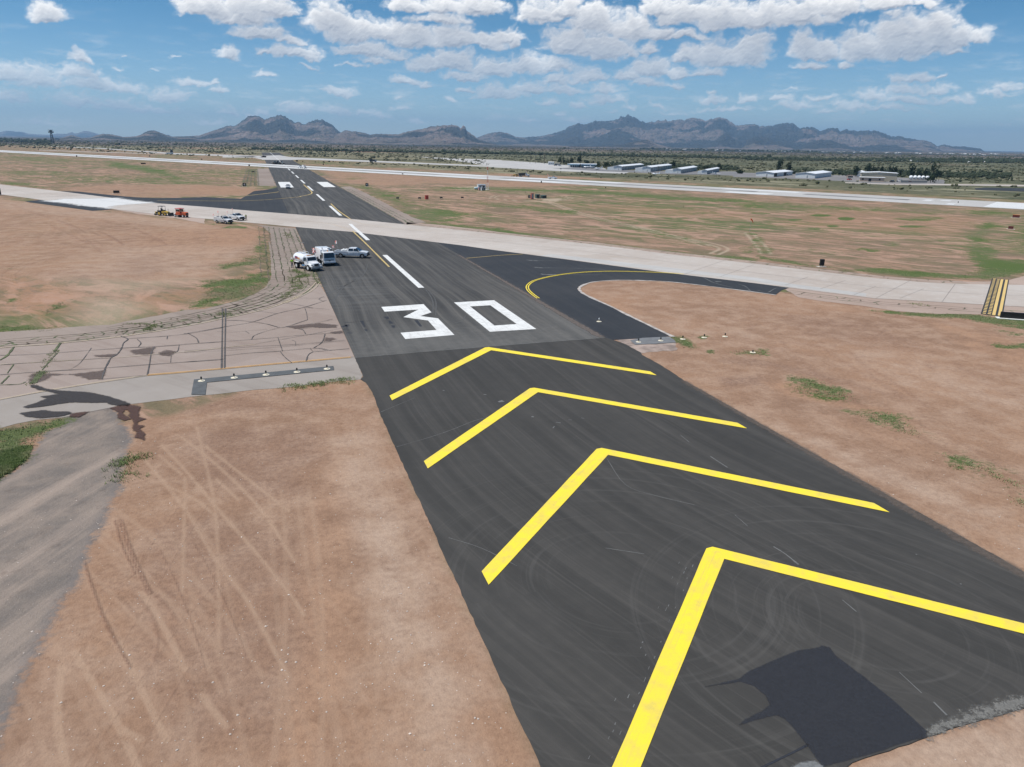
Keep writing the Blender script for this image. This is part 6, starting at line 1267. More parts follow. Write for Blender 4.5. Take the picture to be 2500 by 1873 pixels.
# ------------------------------------------------------------------ airfield furniture
PSIGN = plain('black_sign_face', (.012, .012, .012), .5); PWL = plain('white_lettering', (.82, .82, .82), .6); PPAD = plain('concrete_pad', (.50, .46, .40), .9, var=.15); PPADW = plain('pale_pad', (.66, .60, .47), .85, var=.15, scale=4)
def face_cam(x, y): return math.atan2(CY-y, CX-x)
def sign(label, x, y, w, h, txt=None, rz=None, col=PSIGN, z0=.25, pad=True, d=.35, cat='airfield sign', group=None, top=None, padm=PPAD):
    rz = face_cam(x, y) if rz is None else rz
    T = thing('airfield_sign', label, cat, (x, y, .02), rz, group)
    MB().box((0, 0, z0+h/2), (d, w, h)).build('cabinet', col, T, .03)
    for s in (-1, 1): MB().cyl((0, s*w*.35, 0), (0, s*w*.35, z0+.05), .05, n=8).build('leg', PGM, T)
    if pad: MB().box((0, 0, .04), (1.1, w+.9, .08)).build('pad', padm, T, .02)
    if txt: text_part(txt, h*.95, PWL, T, (d/2+.012, 0, z0+h/2), (R(90), 0, R(90)))
    if top: MB().box((0, 0, z0+h+.06), (d+.04, w+.04, .12)).build('top_cap', top, T, .02)
    return T
sign('black distance sign showing a white 4 on the left of the runway', -30.3, 394.1, 1.5, 1.5, '4')
sign('black distance sign showing a white 4 on the right of the runway', 29.1, 390.6, 1.5, 1.5, '4')
sign('black back of a wide sign on the dirt left of the black fillet', -79.8, 348.3, 2.3, 1.0, d=.6)
sign('black sign cut by the left edge of the photo', -120.6, 344.2, 1.6, 2.4, d=.8)
sign('low black sign on a pale slab at the right edge beside the hold line', 75.2, 73.6, 3.3, .85, rz=R(-125), padm=plain('white_pad', (.7, .7, .66), .8), z0=.08)
sign('small black sign with a white corner standing by the far shoulder of the taxiway', 80.8, 118.3, .8, 1.25, d=.5, rz=face_cam(80.8, 118.3)+.5)
PDR = plain('dark_red_sign', (.10, .018, .014), .5); PORG = plain('orange_cap', (.65, .22, .04), .5)
x, y = G(2480, 532); sign('dark red sign with an orange top on the dirt at the right', x, y, 2.1, .85, col=PDR, top=PORG, z0=.1); 
MBx = None
x, y = G(2467, 560); sign('small maroon sign below the orange topped sign at the right', x, y, 1.3, .8, col=PDR, z0=.1)
x, y = G(2007, 652)
# further black sign boxes scattered around the cross runway
for lab, u, v, w, h in (('small black box at the left end of the far strip', 37, 360.5, 3.6, 1.6), ('tiny black sign above the cross runway at the far left', 94, 367, 2.2, 2.0), ('black sign below the cross runway at the far left', 187.5, 383, 2.2, 2.2), ('black shrub like box above the cross runway, left of the service track', 238, 371, 4.2, 2.4),
                      ('black sign below the cross runway midway to the runway junction', 365.5, 382.5, 2.4, 1.9), ('black sign above the cross runway right of the service track', 492.5, 390.5, 2.2, 1.4), ('black sign just left of the runway junction', 608.5, 406, 2.0, 2.0), ('pair of low black boxes in the left grass field', 350, 401, 6.5, 1.6), ('black box beside the cross runway junction, left one', 725, 394.8, 3.6, 2.2), ('small black box beside the junction, right one', 739, 395.8, 2.4, 1.0),
                      ('black sign above the cross runway right of the junction', 789.5, 403, 1.7, 1.9), ('black sign under the cross runway before the antenna', 983, 426, 1.9, .8), ('tall black sign below the dump truck', 1321.5, 447, 1.1, 1.8), ('black sign with a red rim above the cross runway', 1467, 436, 1.0, 1.5), ('small black sign in the field below the pickup', 1478.5, 460, .9, .8), ('thin black marker beside the far right grass', 2339, 496, .5, 1.0), ('small dark box on the field at the left margin of the runway', 618, 421, 3.2, 1.0),
                      ('tiny dark box on the grey apron edge, left one', 1456.5, 442-26.5, 1.2, .6), ('tiny dark box on the grey apron edge, middle one', 1369, 413.6, 2.4, 1.0), ('tiny dark box on the grey apron edge, right one', 1549, 421.5, 1.8, .9)):
    x, y = G(u, v); sign(lab, x, y, w*.6, h*.62, d=.4, z0=.12, pad=False, group='small black signs around the cross runway')
# threshold lights: bulb on a stake over a round pale base
def tlight(label, x, y, hgt=.42, grp='threshold lights beside the runway end', pad=PPADW, lens=PK):
    T = thing('runway_light', label, 'runway light', (x, y, .075 if abs(x) < 33 and x < 0 else .03), 0, grp)
    MB().lathe((0, 0, 0), [(.33, 0), (.33, .03), (.28, .05), (.01, .052)], 20).build('base_plate', pad, T, smooth=True)
    MB().cyl((0, 0, .04), (0, 0, hgt*.55), .025, n=8).build('stem', plain('yellow_stem', (.6, .42, .06), .5), T)
    MB().lathe((0, 0, hgt*.5), [(.055, 0), (.085, .04), (.085, .16), (.05, .24), (.01, .26)], 12).build('lamp_head', lens, T, smooth=True)
nm = ['first', 'second', 'third', 'fourth', 'fifth']
for k, (u, v) in enumerate(TP('Q3', [(187, 1027), (540, 993), (884, 961), (1218, 931), (1542, 897)])):
    x, y = G(u, v); tlight('%s threshold light from the left on the dark strip left of the runway' % nm[k], x, y)
for k, (u, v) in enumerate(TP('Q4', [(1272, 964), (1538, 948), (1803, 929), (2060, 910)])+TP('P3', [(1940, 928)])):
    x, y = G(u, v); tlight('%s threshold light from the left in the row right of the runway' % nm[k], x, y)
x, y = G(1462.5, 786); tlight('lone pale light on the new black taxiway', x, y, .5, lens=PWD)
x, y = G(1837.6, 861.5); tlight('low pale lamp base in the weeds right of the threshold lights', x, y, .12)
for k, (u, v) in enumerate(((971, 488), (1024.4, 488), (1077.3, 487.3), (1128.6, 486.6))):
    x, y = G(u, v); T = thing('approach_light_box', '%s black light box from the left in the row of four beside the red box' % nm[k], 'light box', (x, y, .01), face_cam(x, y), 'four light boxes right of the runway')
    MB().box((0, 0, .75), (1.0, 1.15, .5)).build('housing', PK, T, .04)
    for a, c_ in ((-.35, -.4), (-.35, .4), (.35, -.4), (.35, .4)): MB().cyl((a, c_, 0), (a, c_, .55), .04, n=6).build('leg', PGM, T)
x, y = G(1041.8, 487); T = thing('control_cabinet', 'red cabinet between the black light boxes', 'cabinet', (x, y, 0), face_cam(x, y)+.3)
MB().box((0, 0, .8), (.8, 1.3, 1.5)).build('cabinet_body', plain('red_cabinet', (.55, .07, .04), .5), T, .03); MB().box((0, 0, 1.6), (.95, 1.45, .1)).build('cabinet_roof', plain('red_roof', (.4, .05, .03), .5), T, .02); MB().box((.41, 0, .8), (.02, .05, 1.2)).build('door_gap', PK, T)
# wind cone
x, y = G(1830, 565.5)
T = thing('windsock', 'orange windsock drooping from a thin pole in the right field', 'windsock', (x, y, 0), 0)
MB().cyl((0, 0, 0), (0, 0, 3.4), .035, .02, n=8).build('pole', PGM, T)
V = []; F = []; 
for i in range(7):
    a = i/6; cx_ = .05+a*.75; cz_ = 3.3-a*a*.9; r_ = .26*(1-a*.55)
    for k in range(10): V.append((cx_+r_*.3*math.cos(k*.628)*a, r_*math.sin(k*.628), cz_+r_*math.cos(k*.628)))
for i in range(6):
    for k in range(10): F.append((i*10+k, i*10+(k+1) % 10, (i+1)*10+(k+1) % 10, (i+1)*10+k))
MB().add(V, F).build('fabric_cone', plain('orange_fabric', (.75, .17, .05), .8), T, smooth=True)
# red and white lattice mast with its shelter and cabinets
x, y = G(1190.5, 464.5); T = thing('antenna_mast', 'red and white lattice mast beside the white equipment shelter', 'antenna mast', (x, y, 0), .3)
PRD = plain('mast_red', (.50, .06, .05), .6); MH = 11.2
def lattice(z0, z1, w0, w1):
    q = MB(); C3 = [(math.cos(a), math.sin(a)) for a in (.5, 2.6, 4.7)]
    for (a, c_) in C3: q.cyl((a*w0, c_*w0, z0), (a*w1, c_*w1, z1), .05, n=6)
    n = max(2, int((z1-z0)/.7))
    for k in range(n):
        za, zb = z0+(z1-z0)*k/n, z0+(z1-z0)*(k+1)/n; wa = w0+(w1-w0)*k/n; wb_ = w0+(w1-w0)*(k+1)/n
        for i in range(3): j_ = (i+1) % 3; q.cyl((C3[i][0]*wa, C3[i][1]*wa, za), (C3[j_][0]*wb_, C3[j_][1]*wb_, zb), .025, n=5)
    return q
for k, (z0, z1, cm_) in enumerate(((.3, 3.6, PWL), (3.6, 6.6, PRD), (6.6, 9.6, PWL), (9.6, MH, PRD))): lattice(z0, z1, .55-.04*z0, .55-.04*z1).build('mast_section', cm_, T)
MB().box((0, 0, .15), (2.0, 2.0, .3)).build('base', PPAD, T, .04); MB().box((0, .3, MH-.4), (.15, 1.6, .15)).box((0, .3, MH-1.1), (.15, 1.6, .15)).build('antenna_arm', PRD, T)
x, y = G(1178, 464); rzs = face_cam(x, y)+.25
T = thing('equipment_shelter', 'white equipment shelter at the foot of the red and white mast', 'shelter', (x, y+2, 0), rzs)
MB().box((0, 0, 1.35), (2.6, 3.9, 2.3)).build('wall', PW, T, .03); MB().box((0, 0, 2.56), (2.8, 4.1, .14)).build('roof', PW, T, .02); MB().box((1.31, -.9, 1.2), (.04, .9, 1.8)).build('door', PGM, T); MB().box((1.33, .9, 1.6), (.06, 1.0, .9)).build('air_conditioner', PSK, T, .02); MB().box((1.31, .1, 2.0), (.03, .9, .35)).build('vent', plain('vent_red', (.45, .2, .18), .6), T)
for lab, u, v, w, h, cm_ in (('small red and white cabinet in front of the white shelter', 1170, 465, .9, 1.3, plain('pink_cabinet', (.55, .28, .25), .6)), ('white meter cabinet in front of the white shelter', 1176, 465.3, .6, 1.4, PW), ('dark grey cabinet in front of the white shelter', 1179, 465.3, .6, 1.3, PSK), ('grey cabinet nearest the red and white mast', 1182, 465, .7, 1.2, PGM),
                          ('black cabinet at the left of the red cabinet in the right field', 1292.5, 483.5, .95, 1.1, PK), ('red tall cabinet in the right field', 1299, 486.5, 1.1, 2.35, plain('faded_red', (.45, .13, .10), .6))):
    x, y = G(u, v); T = thing('utility_cabinet', lab, 'cabinet', (x, y, 0), face_cam(x, y)+.5)
    MB().box((0, 0, h/2), (.8, w, h)).build('cabinet_body', cm_, T, .03); MB().box((0, 0, h+.04), (.9, w+.1, .08)).build('lid', cm_, T, .01); MB().box((.41, 0, h*.55), (.02, w*.8, h*.7)).build('door', PGM if cm_ is not PGM else PSK, T)
x, y = G(1163, 464); T = thing('fuel_tank', 'pale blue horizontal tank left of the white shelter', 'tank', (x, y, 0), face_cam(x, y)+.1)
MB().lathe((0, 0, .85), [(.05, -1.05), (.5, -1.0), (.6, -.85), (.6, .85), (.5, 1.0), (.05, 1.05)], 16, 'Y').build('tank_shell', plain('pale_blue_metal', (.42, .55, .6), .4), T, smooth=True)
for s in (-1, 1): MB().box((0, s*.65, .2), (.8, .15, .4)).build('tank_saddle', PSK, T)
for lab, u, v, w, l, h in (('dark green generator cabinet with open louvres in the right field', 1312, 484.3, 1.7, 1.2, 1.55), ('low green equipment box at the right end of the cabinets in the right field', 1326.5, 484.2, 2.3, 1.5, 1.15)):
    x, y = G(u, v); T = thing('equipment_box', lab, 'equipment box', (x, y, 0), face_cam(x, y)+.6, None); cg = plain('green_metal', (.06, .10, .085), .5)
    MB().box((0, 0, h/2+.05), (l, w, h)).build('housing', cg, T, .03); MB().box((0, 0, h+.1), (l+.1, w+.1, .08)).build('lid', plain('green_lid', (.12, .18, .16), .5), T, .01); MB().box((l/2+.01, 0, h*.55), (.03, w*.7, h*.55)).build('louvre', PSK, T); MB().box((0, 0, .03), (l+.6, w+.6, .06)).build('pad', PPAD, T)
# thin posts in the field
for lab, u, v0, v1 in (('thin dark post left of the red cabinet', 1283.5, 474, 468.5), ('thin dark post right of the green boxes', 1392.5, 475, 470), ('thin stake in the middle of the right field', 1668.5, 508, 503)):
    x, y = G(u, v0); dp = np.dot(np.array([x, y, 0])-CAMP, FWD); h = (v0-v1)/FOC*dp
    MB().cyl((x, y, 0), (x, y, h), .05, .03, n=8).cyl((x, y, h*.8), (x, y, h), .08, n=8).build('post', PSK).name = 'marker_post'; o = bpy.data.objects['marker_post'] if False else COL.objects[-1]; tag(o, lab, 'post')

# ------------------------------------------------------------------ buildings
MWALL = plain('white_metal_wall', (.62, .64, .64), .5, var=.06, scale=.3); MROOF = plain('white_metal_roof', (.80, .81, .82), .4, var=.05, scale=.2); MSHADE = plain('shaded_metal_door', (.26, .28, .29), .6, var=.12, scale=.4); MTAN = plain('tan_metal_wall', (.42, .37, .28), .7, var=.06, scale=.3); MDK = plain('dark_opening', (.015, .017, .02), .7)  # MSHADE: shade of the hangar sides put into a darker grey
LA = (.655, .756); LB = (.756, -.655)     # long axis and gable axis shared by the hangar rows
def frame(p0): return lambda a, b_, z: (p0[0]+LA[0]*a+LB[0]*b_, p0[1]+LA[1]*a+LB[1]*b_, z)
def ribbed(q, f, a0, a1, b0, b1, z0, z1, n):
    for k in range(1, n):
        s = k/n; x0 = f(a0+(a1-a0)*s, b0+(b1-b0)*s, z0); q.cyl(x0, (x0[0], x0[1], z1), .09, n=4)
def hangar(label, p0, L, gab, h, hr, wall=MWALL, roof=MROOF, group=None, bays=9, name='hangar', annex=None, doors=True, side=MSHADE, openb=(), ax=None):
    """p0: ground corner nearest the camera; walls run L along the long axis and gab to the left of it"""
    T = thing(name, label, 'hangar' if name == 'hangar' else 'building', (p0[0], p0[1], 0.0), 0, group)
    la, lb = ax or (LA, LB); f = lambda a, b_, z: (la[0]*a+lb[0]*b_, la[1]*a+lb[1]*b_, z)
    w = -gab
    def wallq(P, th=.15): return MB().plate(P, th)
    MB().add([f(0, 0, 0), f(0, 0, h), f(0, w/2, hr), f(0, w, h), f(0, w, 0)], [(0, 1, 2, 3, 4)]).add([f(L, 0, 0), f(L, w, 0), f(L, w, h), f(L, w/2, hr), f(L, 0, h)], [(0, 1, 2, 3, 4)]).add([f(0, w, 0), f(0, w, h), f(L, w, h), f(L, w, 0)], [(0, 1, 2, 3)]).add([f(0, 0, 0), f(L, 0, 0), f(L, 0, h), f(0, 0, h)], [(0, 1, 2, 3)]).build('wall', wall, T)
    q = MB(); e = .5
    for b0, b1 in ((e, w/2), (w/2, w-e)):
        z0 = h-.1 if b0 == e else hr; z1 = hr if b0 == e else h-.1
        q.add([f(-e, b0, z0), f(L+e, b0, z0), f(L+e, b1, z1), f(-e, b1, z1), f(-e, b0, z0+.18), f(L+e, b0, z0+.18), f(L+e, b1, z1+.18), f(-e, b1, z1+.18)], [(0, 1, 2, 3), (4, 7, 6, 5), (0, 4, 5, 1), (1, 5, 6, 2), (2, 6, 7, 3), (3, 7, 4, 0)])
    q.build('roof', roof, T)
    if doors:
        for k in range(bays):
            a0 = L*(k+.06)/bays; a1 = L*(k+.94)/bays; mmm = MDK if k in openb else side
            MB().add([f(a0, .06, .1), f(a1, .06, .1), f(a1, .06, h-.35), f(a0, .06, h-.35)], [(0, 1, 2, 3)]).build('hangar_door', mmm, T)
    MB().add([f(-.05, w*.42, 0), f(-.05, w*.36, 0), f(-.05, w*.36, 2.1), f(-.05, w*.42, 2.1)], [(0, 1, 2, 3)]).build('door', PGM, T)
    MB().add([f(-.06, w*.45, h*.88), f(-.06, w*.55, h*.88), f(-.06, w*.55, h*.98), f(-.06, w*.45, h*.98)], [(0, 1, 2, 3)]).build('gable_vent', PGM, T)
    if annex:
        al, aw, ah = annex
        MB().add([f(-.02+al*0, w, 0), f(0, w-aw, 0), f(al, w-aw, 0), f(al, w, 0), f(0, w, ah), f(0, w-aw, ah-.5), f(al, w-aw, ah-.5), f(al, w, ah)], [(0, 1, 5, 4), (1, 2, 6, 5), (2, 3, 7, 6), (4, 5, 6, 7)]).build('annex', wall, T)
    return T
def corner(tile, x, y): return G(*TP(tile, [(x, y)])[0])
HG = 'white hangars beyond the cross runway'
hangar('white T hangar nearest the blue terminal, leftmost of the hangars', corner('H1', 910, 213), 92, 7.5, 3.5, 4.4, group=HG, annex=(60, 6, 3.2))
hangar('white T hangar, second from the left with the longest roof', corner('H1', 1235, 230), 100, 7.4, 3.9, 4.9, group=HG, annex=(60, 6.5, 3.5))
hangar('white T hangar, third from the left', corner('H1', 1577, 247), 88, 6.8, 3.4, 4.3, group=HG, annex=(60, 6.5, 3.1))
hangar('white T hangar, fourth from the left behind scrub', corner('H1', 1870, 255), 80, 4.2, 3.0, 3.7, group=HG, annex=(50, 3.6, 2.8))
hangar('white hangar with two dark open bays left of the trees', corner('H2', 357, 250), 60, 14.0, 3.1, 4.0, ax=((.79, .613), (.613, -.79)), group=HG, bays=6, openb=(0, 3), side=MWALL)
hangar('white hangar with closed side standing alone on the grey apron', corner('H2', 760, 265), 62, 14.4, 3.4, 4.3, ax=((.79, .613), (.613, -.79)), group=HG, bays=5, side=MSHADE, doors=False)
# tan building with its low front office
p0 = corner('H2', 1562, 298)
hangar('tall tan metal building with a white roof edge behind a low office', p0, 16, 23.5, 5.8, 6.3, wall=MTAN, bays=2, name='warehouse', doors=True, side=MDK)
p1 = corner('H2', 1440, 300); T = thing('office_building', 'low tan stucco office with a white roof in front of the tall tan building', 'building', (p1[0], p1[1], 0))
f = lambda a, b_, z: (LA[0]*a+LB[0]*b_, LA[1]*a+LB[1]*b_, z)
def hexa(f, a0, a1, b0, b1, z0, z1): return MB().add([f(a0, b0, z0), f(a1, b0, z0), f(a1, b1, z0), f(a0, b1, z0), f(a0, b0, z1), f(a1, b0, z1), f(a1, b1, z1), f(a0, b1, z1)], [(3, 2, 1, 0), (4, 5, 6, 7), (0, 1, 5, 4), (1, 2, 6, 5), (2, 3, 7, 6), (3, 0, 4, 7)])
hexa(f, 0, 7, -15.8, 0, 0, 2.8).build('wall', plain('pink_tan_stucco', (.50, .38, .29), .9), T); hexa(f, -.5, 7.5, -16.3, .5, 2.8, 3.05).build('roof', MROOF, T)
for b0, b1, z0 in ((-14.6, -13.3, 1.1), (-10.2, -8.4, .1), (-3.6, -2.5, 1.1)): hexa(f, -.08, -.02, b0, b1, z0, 2.1).build('window', MDK, T)
hexa(f, 2, 3.2, -.02+.05, .1, .1, 2.1).build('door', MDK, T)
# white silo like tower
x, y = corner('H2', 1212, 253); T = thing('water_tank', 'square white tank with a pointed roof left of the tan building', 'tank', (x, y, 0), .5)
MB().box((0, 0, 2.7), (4.6, 4.6, 3.9)).build('tank_shell', MWALL, T, .25); MB().box((0, 0, 5.0), (4.8, 4.8, .8), (.1, .1)).build('roof', MROOF, T)
for a, c_ in ((-1.9, -1.9), (1.9, -1.9), (1.9, 1.9), (-1.9, 1.9)): MB().cyl((a, c_, 0), (a, c_, .9), .2, n=8).build('leg', PGM, T)
for k, s in enumerate((0, math.pi/2)): MB().box((0, 0, 2.9), (4.66 if k else 1.6, 1.6 if k else 4.66, .7)).build('painted_mark', PGM, T)
# fuel tanks in a walled yard
for k, (xx, yy_) in enumerate(((1706, 274), (1746, 274), (1786, 275), (1826, 276), (1866, 277))):
    x, y = corner('H2', xx, yy_+2); T = thing('storage_tank', '%s white round ended storage tank from the left behind the low wall' % nm[k], 'storage tank', (x, y, 0), math.atan2(LA[1], LA[0]), 'row of white storage tanks')
    MB().lathe((2.5, 0, 1.75), [(.1, -3.0), (.8, -2.8), (1.2, -2.4), (1.3, -1.9), (1.3, 1.9), (1.2, 2.4), (.1, 3.0)], 18, 'X').build('tank_shell', MROOF, T, smooth=True)
    for xs in (1.0, 4.0): MB().box((xs, 0, .35), (.4, 1.8, .7)).build('tank_saddle', PGM, T)
a_ = corner('H2', 1600, 306); c_ = corner('H2', 1862, 308); L_ = math.dist(a_, c_); T = thing('block_wall', 'low tan block wall in front of the white storage tanks', 'wall', (a_[0], a_[1], 0), math.atan2(c_[1]-a_[1], c_[0]-a_[0]))
MB().box((L_/2, 0, .75), (L_, .4, 1.5)).build('wall_blocks', plain('tan_block', (.45, .40, .34), .9), T); MB().box((L_/2, 0, 1.56), (L_+.1, .5, .12)).build('coping', PPAD, T); MB().box((L_*.35, -.22, .95), (2.2, .05, .7)).build('panel', plain('dull_red', (.30, .16, .13), .8), T)
# blue terminal: two wings with deep canopies
for lab, xa, xb, yv, h in (('blue canopied left wing of the terminal', 318, 438, 177, 3.6), ('blue right wing of the terminal with a white flat roof', 462, 628, 185, 4.0)):
    a_ = corner('H1', xa, yv); c_ = corner('H1', xb, yv+3); L_ = math.dist(a_, c_); T = thing('terminal_building', lab, 'building', (a_[0], a_[1], 0), math.atan2(c_[1]-a_[1], c_[0]-a_[0]))
    MB().box((L_/2, 10, h*.5-.2), (L_, 12, h-.9)).build('wall', plain('blue_glass_wall', (.05, .10, .14), .3), T); MB().box((L_/2, 6, h-.3), (L_+2, 20, .3)).build('roof', MROOF, T); MB().box((L_/2, -4.1, h-.95), (L_+1.5, .3, .9)).build('fascia', plain('blue_fascia', (.13, .26, .36), .5), T)
    for k in range(6): MB().box((L_*(k+.5)/6, -3.6, (h-.6)/2), (.4, .4, h-.6)).build('column', plain('pale_column', (.5, .55, .58), .7), T)
    MB().box((L_*.4, 3.85, 1.2), (L_*.5, .2, 2.0)).build('glass_front', MDK, T)
# trailers and small sheds
for lab, tile, xx, yy_, L_, h, cm_ in (('white boxy trailer left of the terminal trees', 'H1', 85, 150, 6.5, 3.3, MWALL), ('low pale shed beside the boxy trailer', 'H1', 160, 150, 5.5, 2.2, plain('cream_wall', (.5, .47, .4), .8)), ('small brown shed on the grey apron near the tan building', 'H2', 1085, 258, 4, 2.0, plain('brown_wall', (.3, .24, .2), .8)),
                                   ('tiny pink walled house far away beyond the left scrub', 'M0', 362, 268, 26, 8, plain('pinkish_wall', (.55, .42, .36), .8)), ('small pale shed at the foot of the lookout tower', 'M0', 590, 304, 9, 3.5, plain('pale_shed', (.55, .52, .47), .8))):
    x, y = corner(tile, xx, yy_); T = thing('shed', lab, 'shed', (x, y, 0), YAW*-1)
    MB().box((L_/2, 1.6, h*.45), (L_, 3.2, h*.9)).build('wall', cm_, T); MB().box((L_/2, 1.6, h*.95), (L_+.4, 3.6, h*.12), (1, .3)).build('roof', MROOF if 'white' in lab else cm_, T)
    for k in range(3): MB().box((L_*(k+.5)/3, -.02, h*.5), (L_*.1, .06, h*.3)).build('window', MDK, T)
# aircraft and cars near the hangars
def plane(label, x, y, rz, s=1.0, m=PW):
    T = thing('small_airplane', label, 'airplane', (x, y, .03), rz, 'aircraft parked near the hangars')
    MB().lathe((0, 0, 1.3*s), [(.05, -4.2*s), (.25*s, -3*s), (.62*s, -.5*s), (.7*s, 1.2*s), (.5*s, 2.4*s), (.1, 2.9*s)], 14, 'X').build('fuselage', m, T, smooth=True)
    MB().prof([(0, 0, 0)]*0 or [(.1*s, 1.15*s, 5.4*s), (.1*s, 1.25*s, 5.4*s), (1.7*s, 1.3*s, 5.4*s), (1.8*s, 1.18*s, 5.4*s)]).build('wing', m, T, .03)
    MB().prof([(-4.1*s, 1.4*s, .05), (-4.4*s, 2.9*s, .04), (-3.6*s, 2.9*s, .04), (-2.8*s, 1.5*s, .05)]).build('tail_fin', m, T); MB().prof([(-4.1*s, 1.4*s, 1.6*s), (-4.1*s, 1.46*s, 1.6*s), (-3.3*s, 1.46*s, 1.6*s), (-3.3*s, 1.4*s, 1.6*s)]).build('tailplane', m, T)
    MB().prof([(-.4*s, 1.8*s, .5*s), (.1*s, 2.3*s, .42*s), (.9*s, 2.3*s, .42*s), (1.5*s, 1.8*s, .5*s)]).build('canopy', PG, T, .03)
    for a, c_ in ((2.1*s, 0), (.3*s, -1.2*s), (.3*s, 1.2*s)): MB().cyl((a, c_, .5*s), (a, c_, 1.1*s), .05, n=6).build('landing_gear', PGM, T); wheel(T, a, c_, .24*s, .15*s)
x, y = corner('H1', 515, 189); plane('larger white aircraft parked under the terminal canopy', x, y, R(150), 1.0)
x, y = corner('H1', 590, 190); plane('grey blue aircraft parked right of the larger white one', x, y, R(150), .9, plain('grey_blue_paint', (.30, .36, .42), .4))
x, y = corner('H1', 645, 205); plane('small white aircraft standing alone on the apron left of the hangars', x, y, R(170), 1.0)
x, y = corner('H1', 1290, 268); plane('small white aircraft in the scrub below the second hangar', x, y, R(160), .85)
x, y = corner('H1', 1960, 262); plane('small aircraft behind scrub at the fourth hangar', x, y, R(20), .9)
def car(label, x, y, rz, m):
    T = thing('parked_car', label, 'car', (x, y, .03), rz, 'cars parked near the buildings')
    MB().prof([(-2.3, .35, .85), (-2.35, .9, .88), (-1.4, 1.0, .88), (1.2, .98, .88), (2.2, .85, .85), (2.35, .4, .85)]).build('body', m, T, .06, True); MB().prof([(-1.7, .98, .8), (-1.2, 1.45, .68), (.3, 1.48, .68), (1.1, .98, .8)]).build('cabin', PG, T, .04)
    for s in (-1, 1):
        for xx in (-1.4, 1.4): wheel(T, xx, s*.8, .33, .22)
for lab, tile, xx, yy_, cm_ in (('white car parked at the right end of the tan building', 'H2', 1605, 299, PW), ('black car parked beside the tan building', 'H2', 1520, 303, PK), ('red car on the grey apron left of the tan building', 'H2', 1100, 282, PRED), ('white car beside the low shed left of the terminal', 'H1', 210, 165, PW), ('dark car beside the boxy trailer', 'H1', 170, 160, PK), ('dark car inside the open bay of the fifth hangar', 'H2', 475, 236, PK)):
    x, y = corner(tile, xx, yy_); car(lab, x, y, R(20), cm_)
T = thing('service_truck', 'low white vehicle with a dark load by the far taxiway at the left', 'truck', (*corner('M0', 2040, 428), 0), R(0))
MB().box((0, 0, 1.6), (9, 4, 1.8)).build('body', PW, T, .2); MB().box((2.5, 0, 4.5), (4.2, 3, 4.0), (.6, .6)).build('load', PSK, T, .4)
for a in (-3, 3):
    for s in (-1, 1): wheel(T, a, s*1.9, .7, .5)
x, y = G(911, 396); T = thing('service_truck', 'small dark truck standing on the pale taxiway behind the cross runway', 'truck', (x, y, 0), R(10))
MB().prof([(-4, .8, 1.4), (-4, 2.8, 1.4), (1.5, 2.8, 1.4), (1.6, .8, 1.4)]).build('box_body', PSK, T, .1); MB().prof([(1.7, .8, 1.3), (1.7, 2.6, 1.2), (3.0, 2.6, 1.2), (3.8, 1.6, 1.3), (3.9, .8, 1.3)]).build('cab', PGM, T, .1)
for a in (-2.6, 2.6):
    for s in (-1, 1): wheel(T, a, s*1.2, .6, .4)
# lookout tower on the horizon
x, y = G(129, 350.2); dp = np.dot(np.array([x, y, 0])-CAMP, FWD); TH = (350-319)/FOC*dp; T = thing('lookout_tower', 'dark steel lattice tower with a boxy cabin on the left horizon', 'tower', (x, y, 0), .4)
for s0, s1 in ((-1, -1), (1, -1), (1, 1), (-1, 1)): MB().cyl((s0*TH*.11, s1*TH*.11, 0), (s0*TH*.045, s1*TH*.045, TH*.82), TH*.014, n=6).build('leg', PSK, T)
for k in range(6):
    z0, z1 = TH*.13*k, TH*.13*(k+1); w0, w1 = TH*(.11-.065*z0/(TH*.82)), TH*(.11-.065*z1/(TH*.82)); q = MB()
    for (a, c_, e, g_) in ((-1, -1, 1, -1), (1, -1, 1, 1), (1, 1, -1, 1), (-1, 1, -1, -1)): q.cyl((a*w0, c_*w0, z0), (e*w1, g_*w1, z1), TH*.007, n=5).cyl((e*w0, g_*w0, z0), (a*w1, c_*w1, z1), TH*.007, n=5)
    q.build('cross_brace', PSK, T)
MB().box((0, 0, TH*.84), (TH*.34, TH*.2, TH*.10)).build('cabin', PDM, T); MB().box((0, 0, TH*.985), (TH*.32, TH*.24, TH*.03)).build('cabin_roof', PSK, T); MB().box((0, 0, TH*.93), (TH*.16, TH*.14, TH*.08)).build('lamp_room', PSK, T)
# utility poles behind the apron
for k, (tile, xx, y0, y1) in enumerate((('R3', 332, 352, 270), ('R3', 379, 352, 262), ('R3', 456, 356, 268), ('H1', 38, 135, 22), ('H1', 1320, 230, 165))):
    x, y = corner(tile, xx, y0); dp = np.dot(np.array([x, y, 0])-CAMP, FWD); h = (y0-y1)/TILES[tile][2]/FOC*dp
    T = thing('utility_pole', 'tall thin utility pole %s' % ['farthest left behind the apron', 'second from the left behind the apron', 'third from the left behind the apron', 'just left of the white boxy trailer', 'in front of the second hangar'][k], 'pole', (x, y, 0), .3*k, 'utility poles')
    MB().cyl((0, 0, 0), (0, 0, h), .22, .12, n=8).build('pole_shaft', PDM, T); MB().box((0, 0, h*.93), (.15, 2.6, .15)).build('cross_arm', PDM, T)

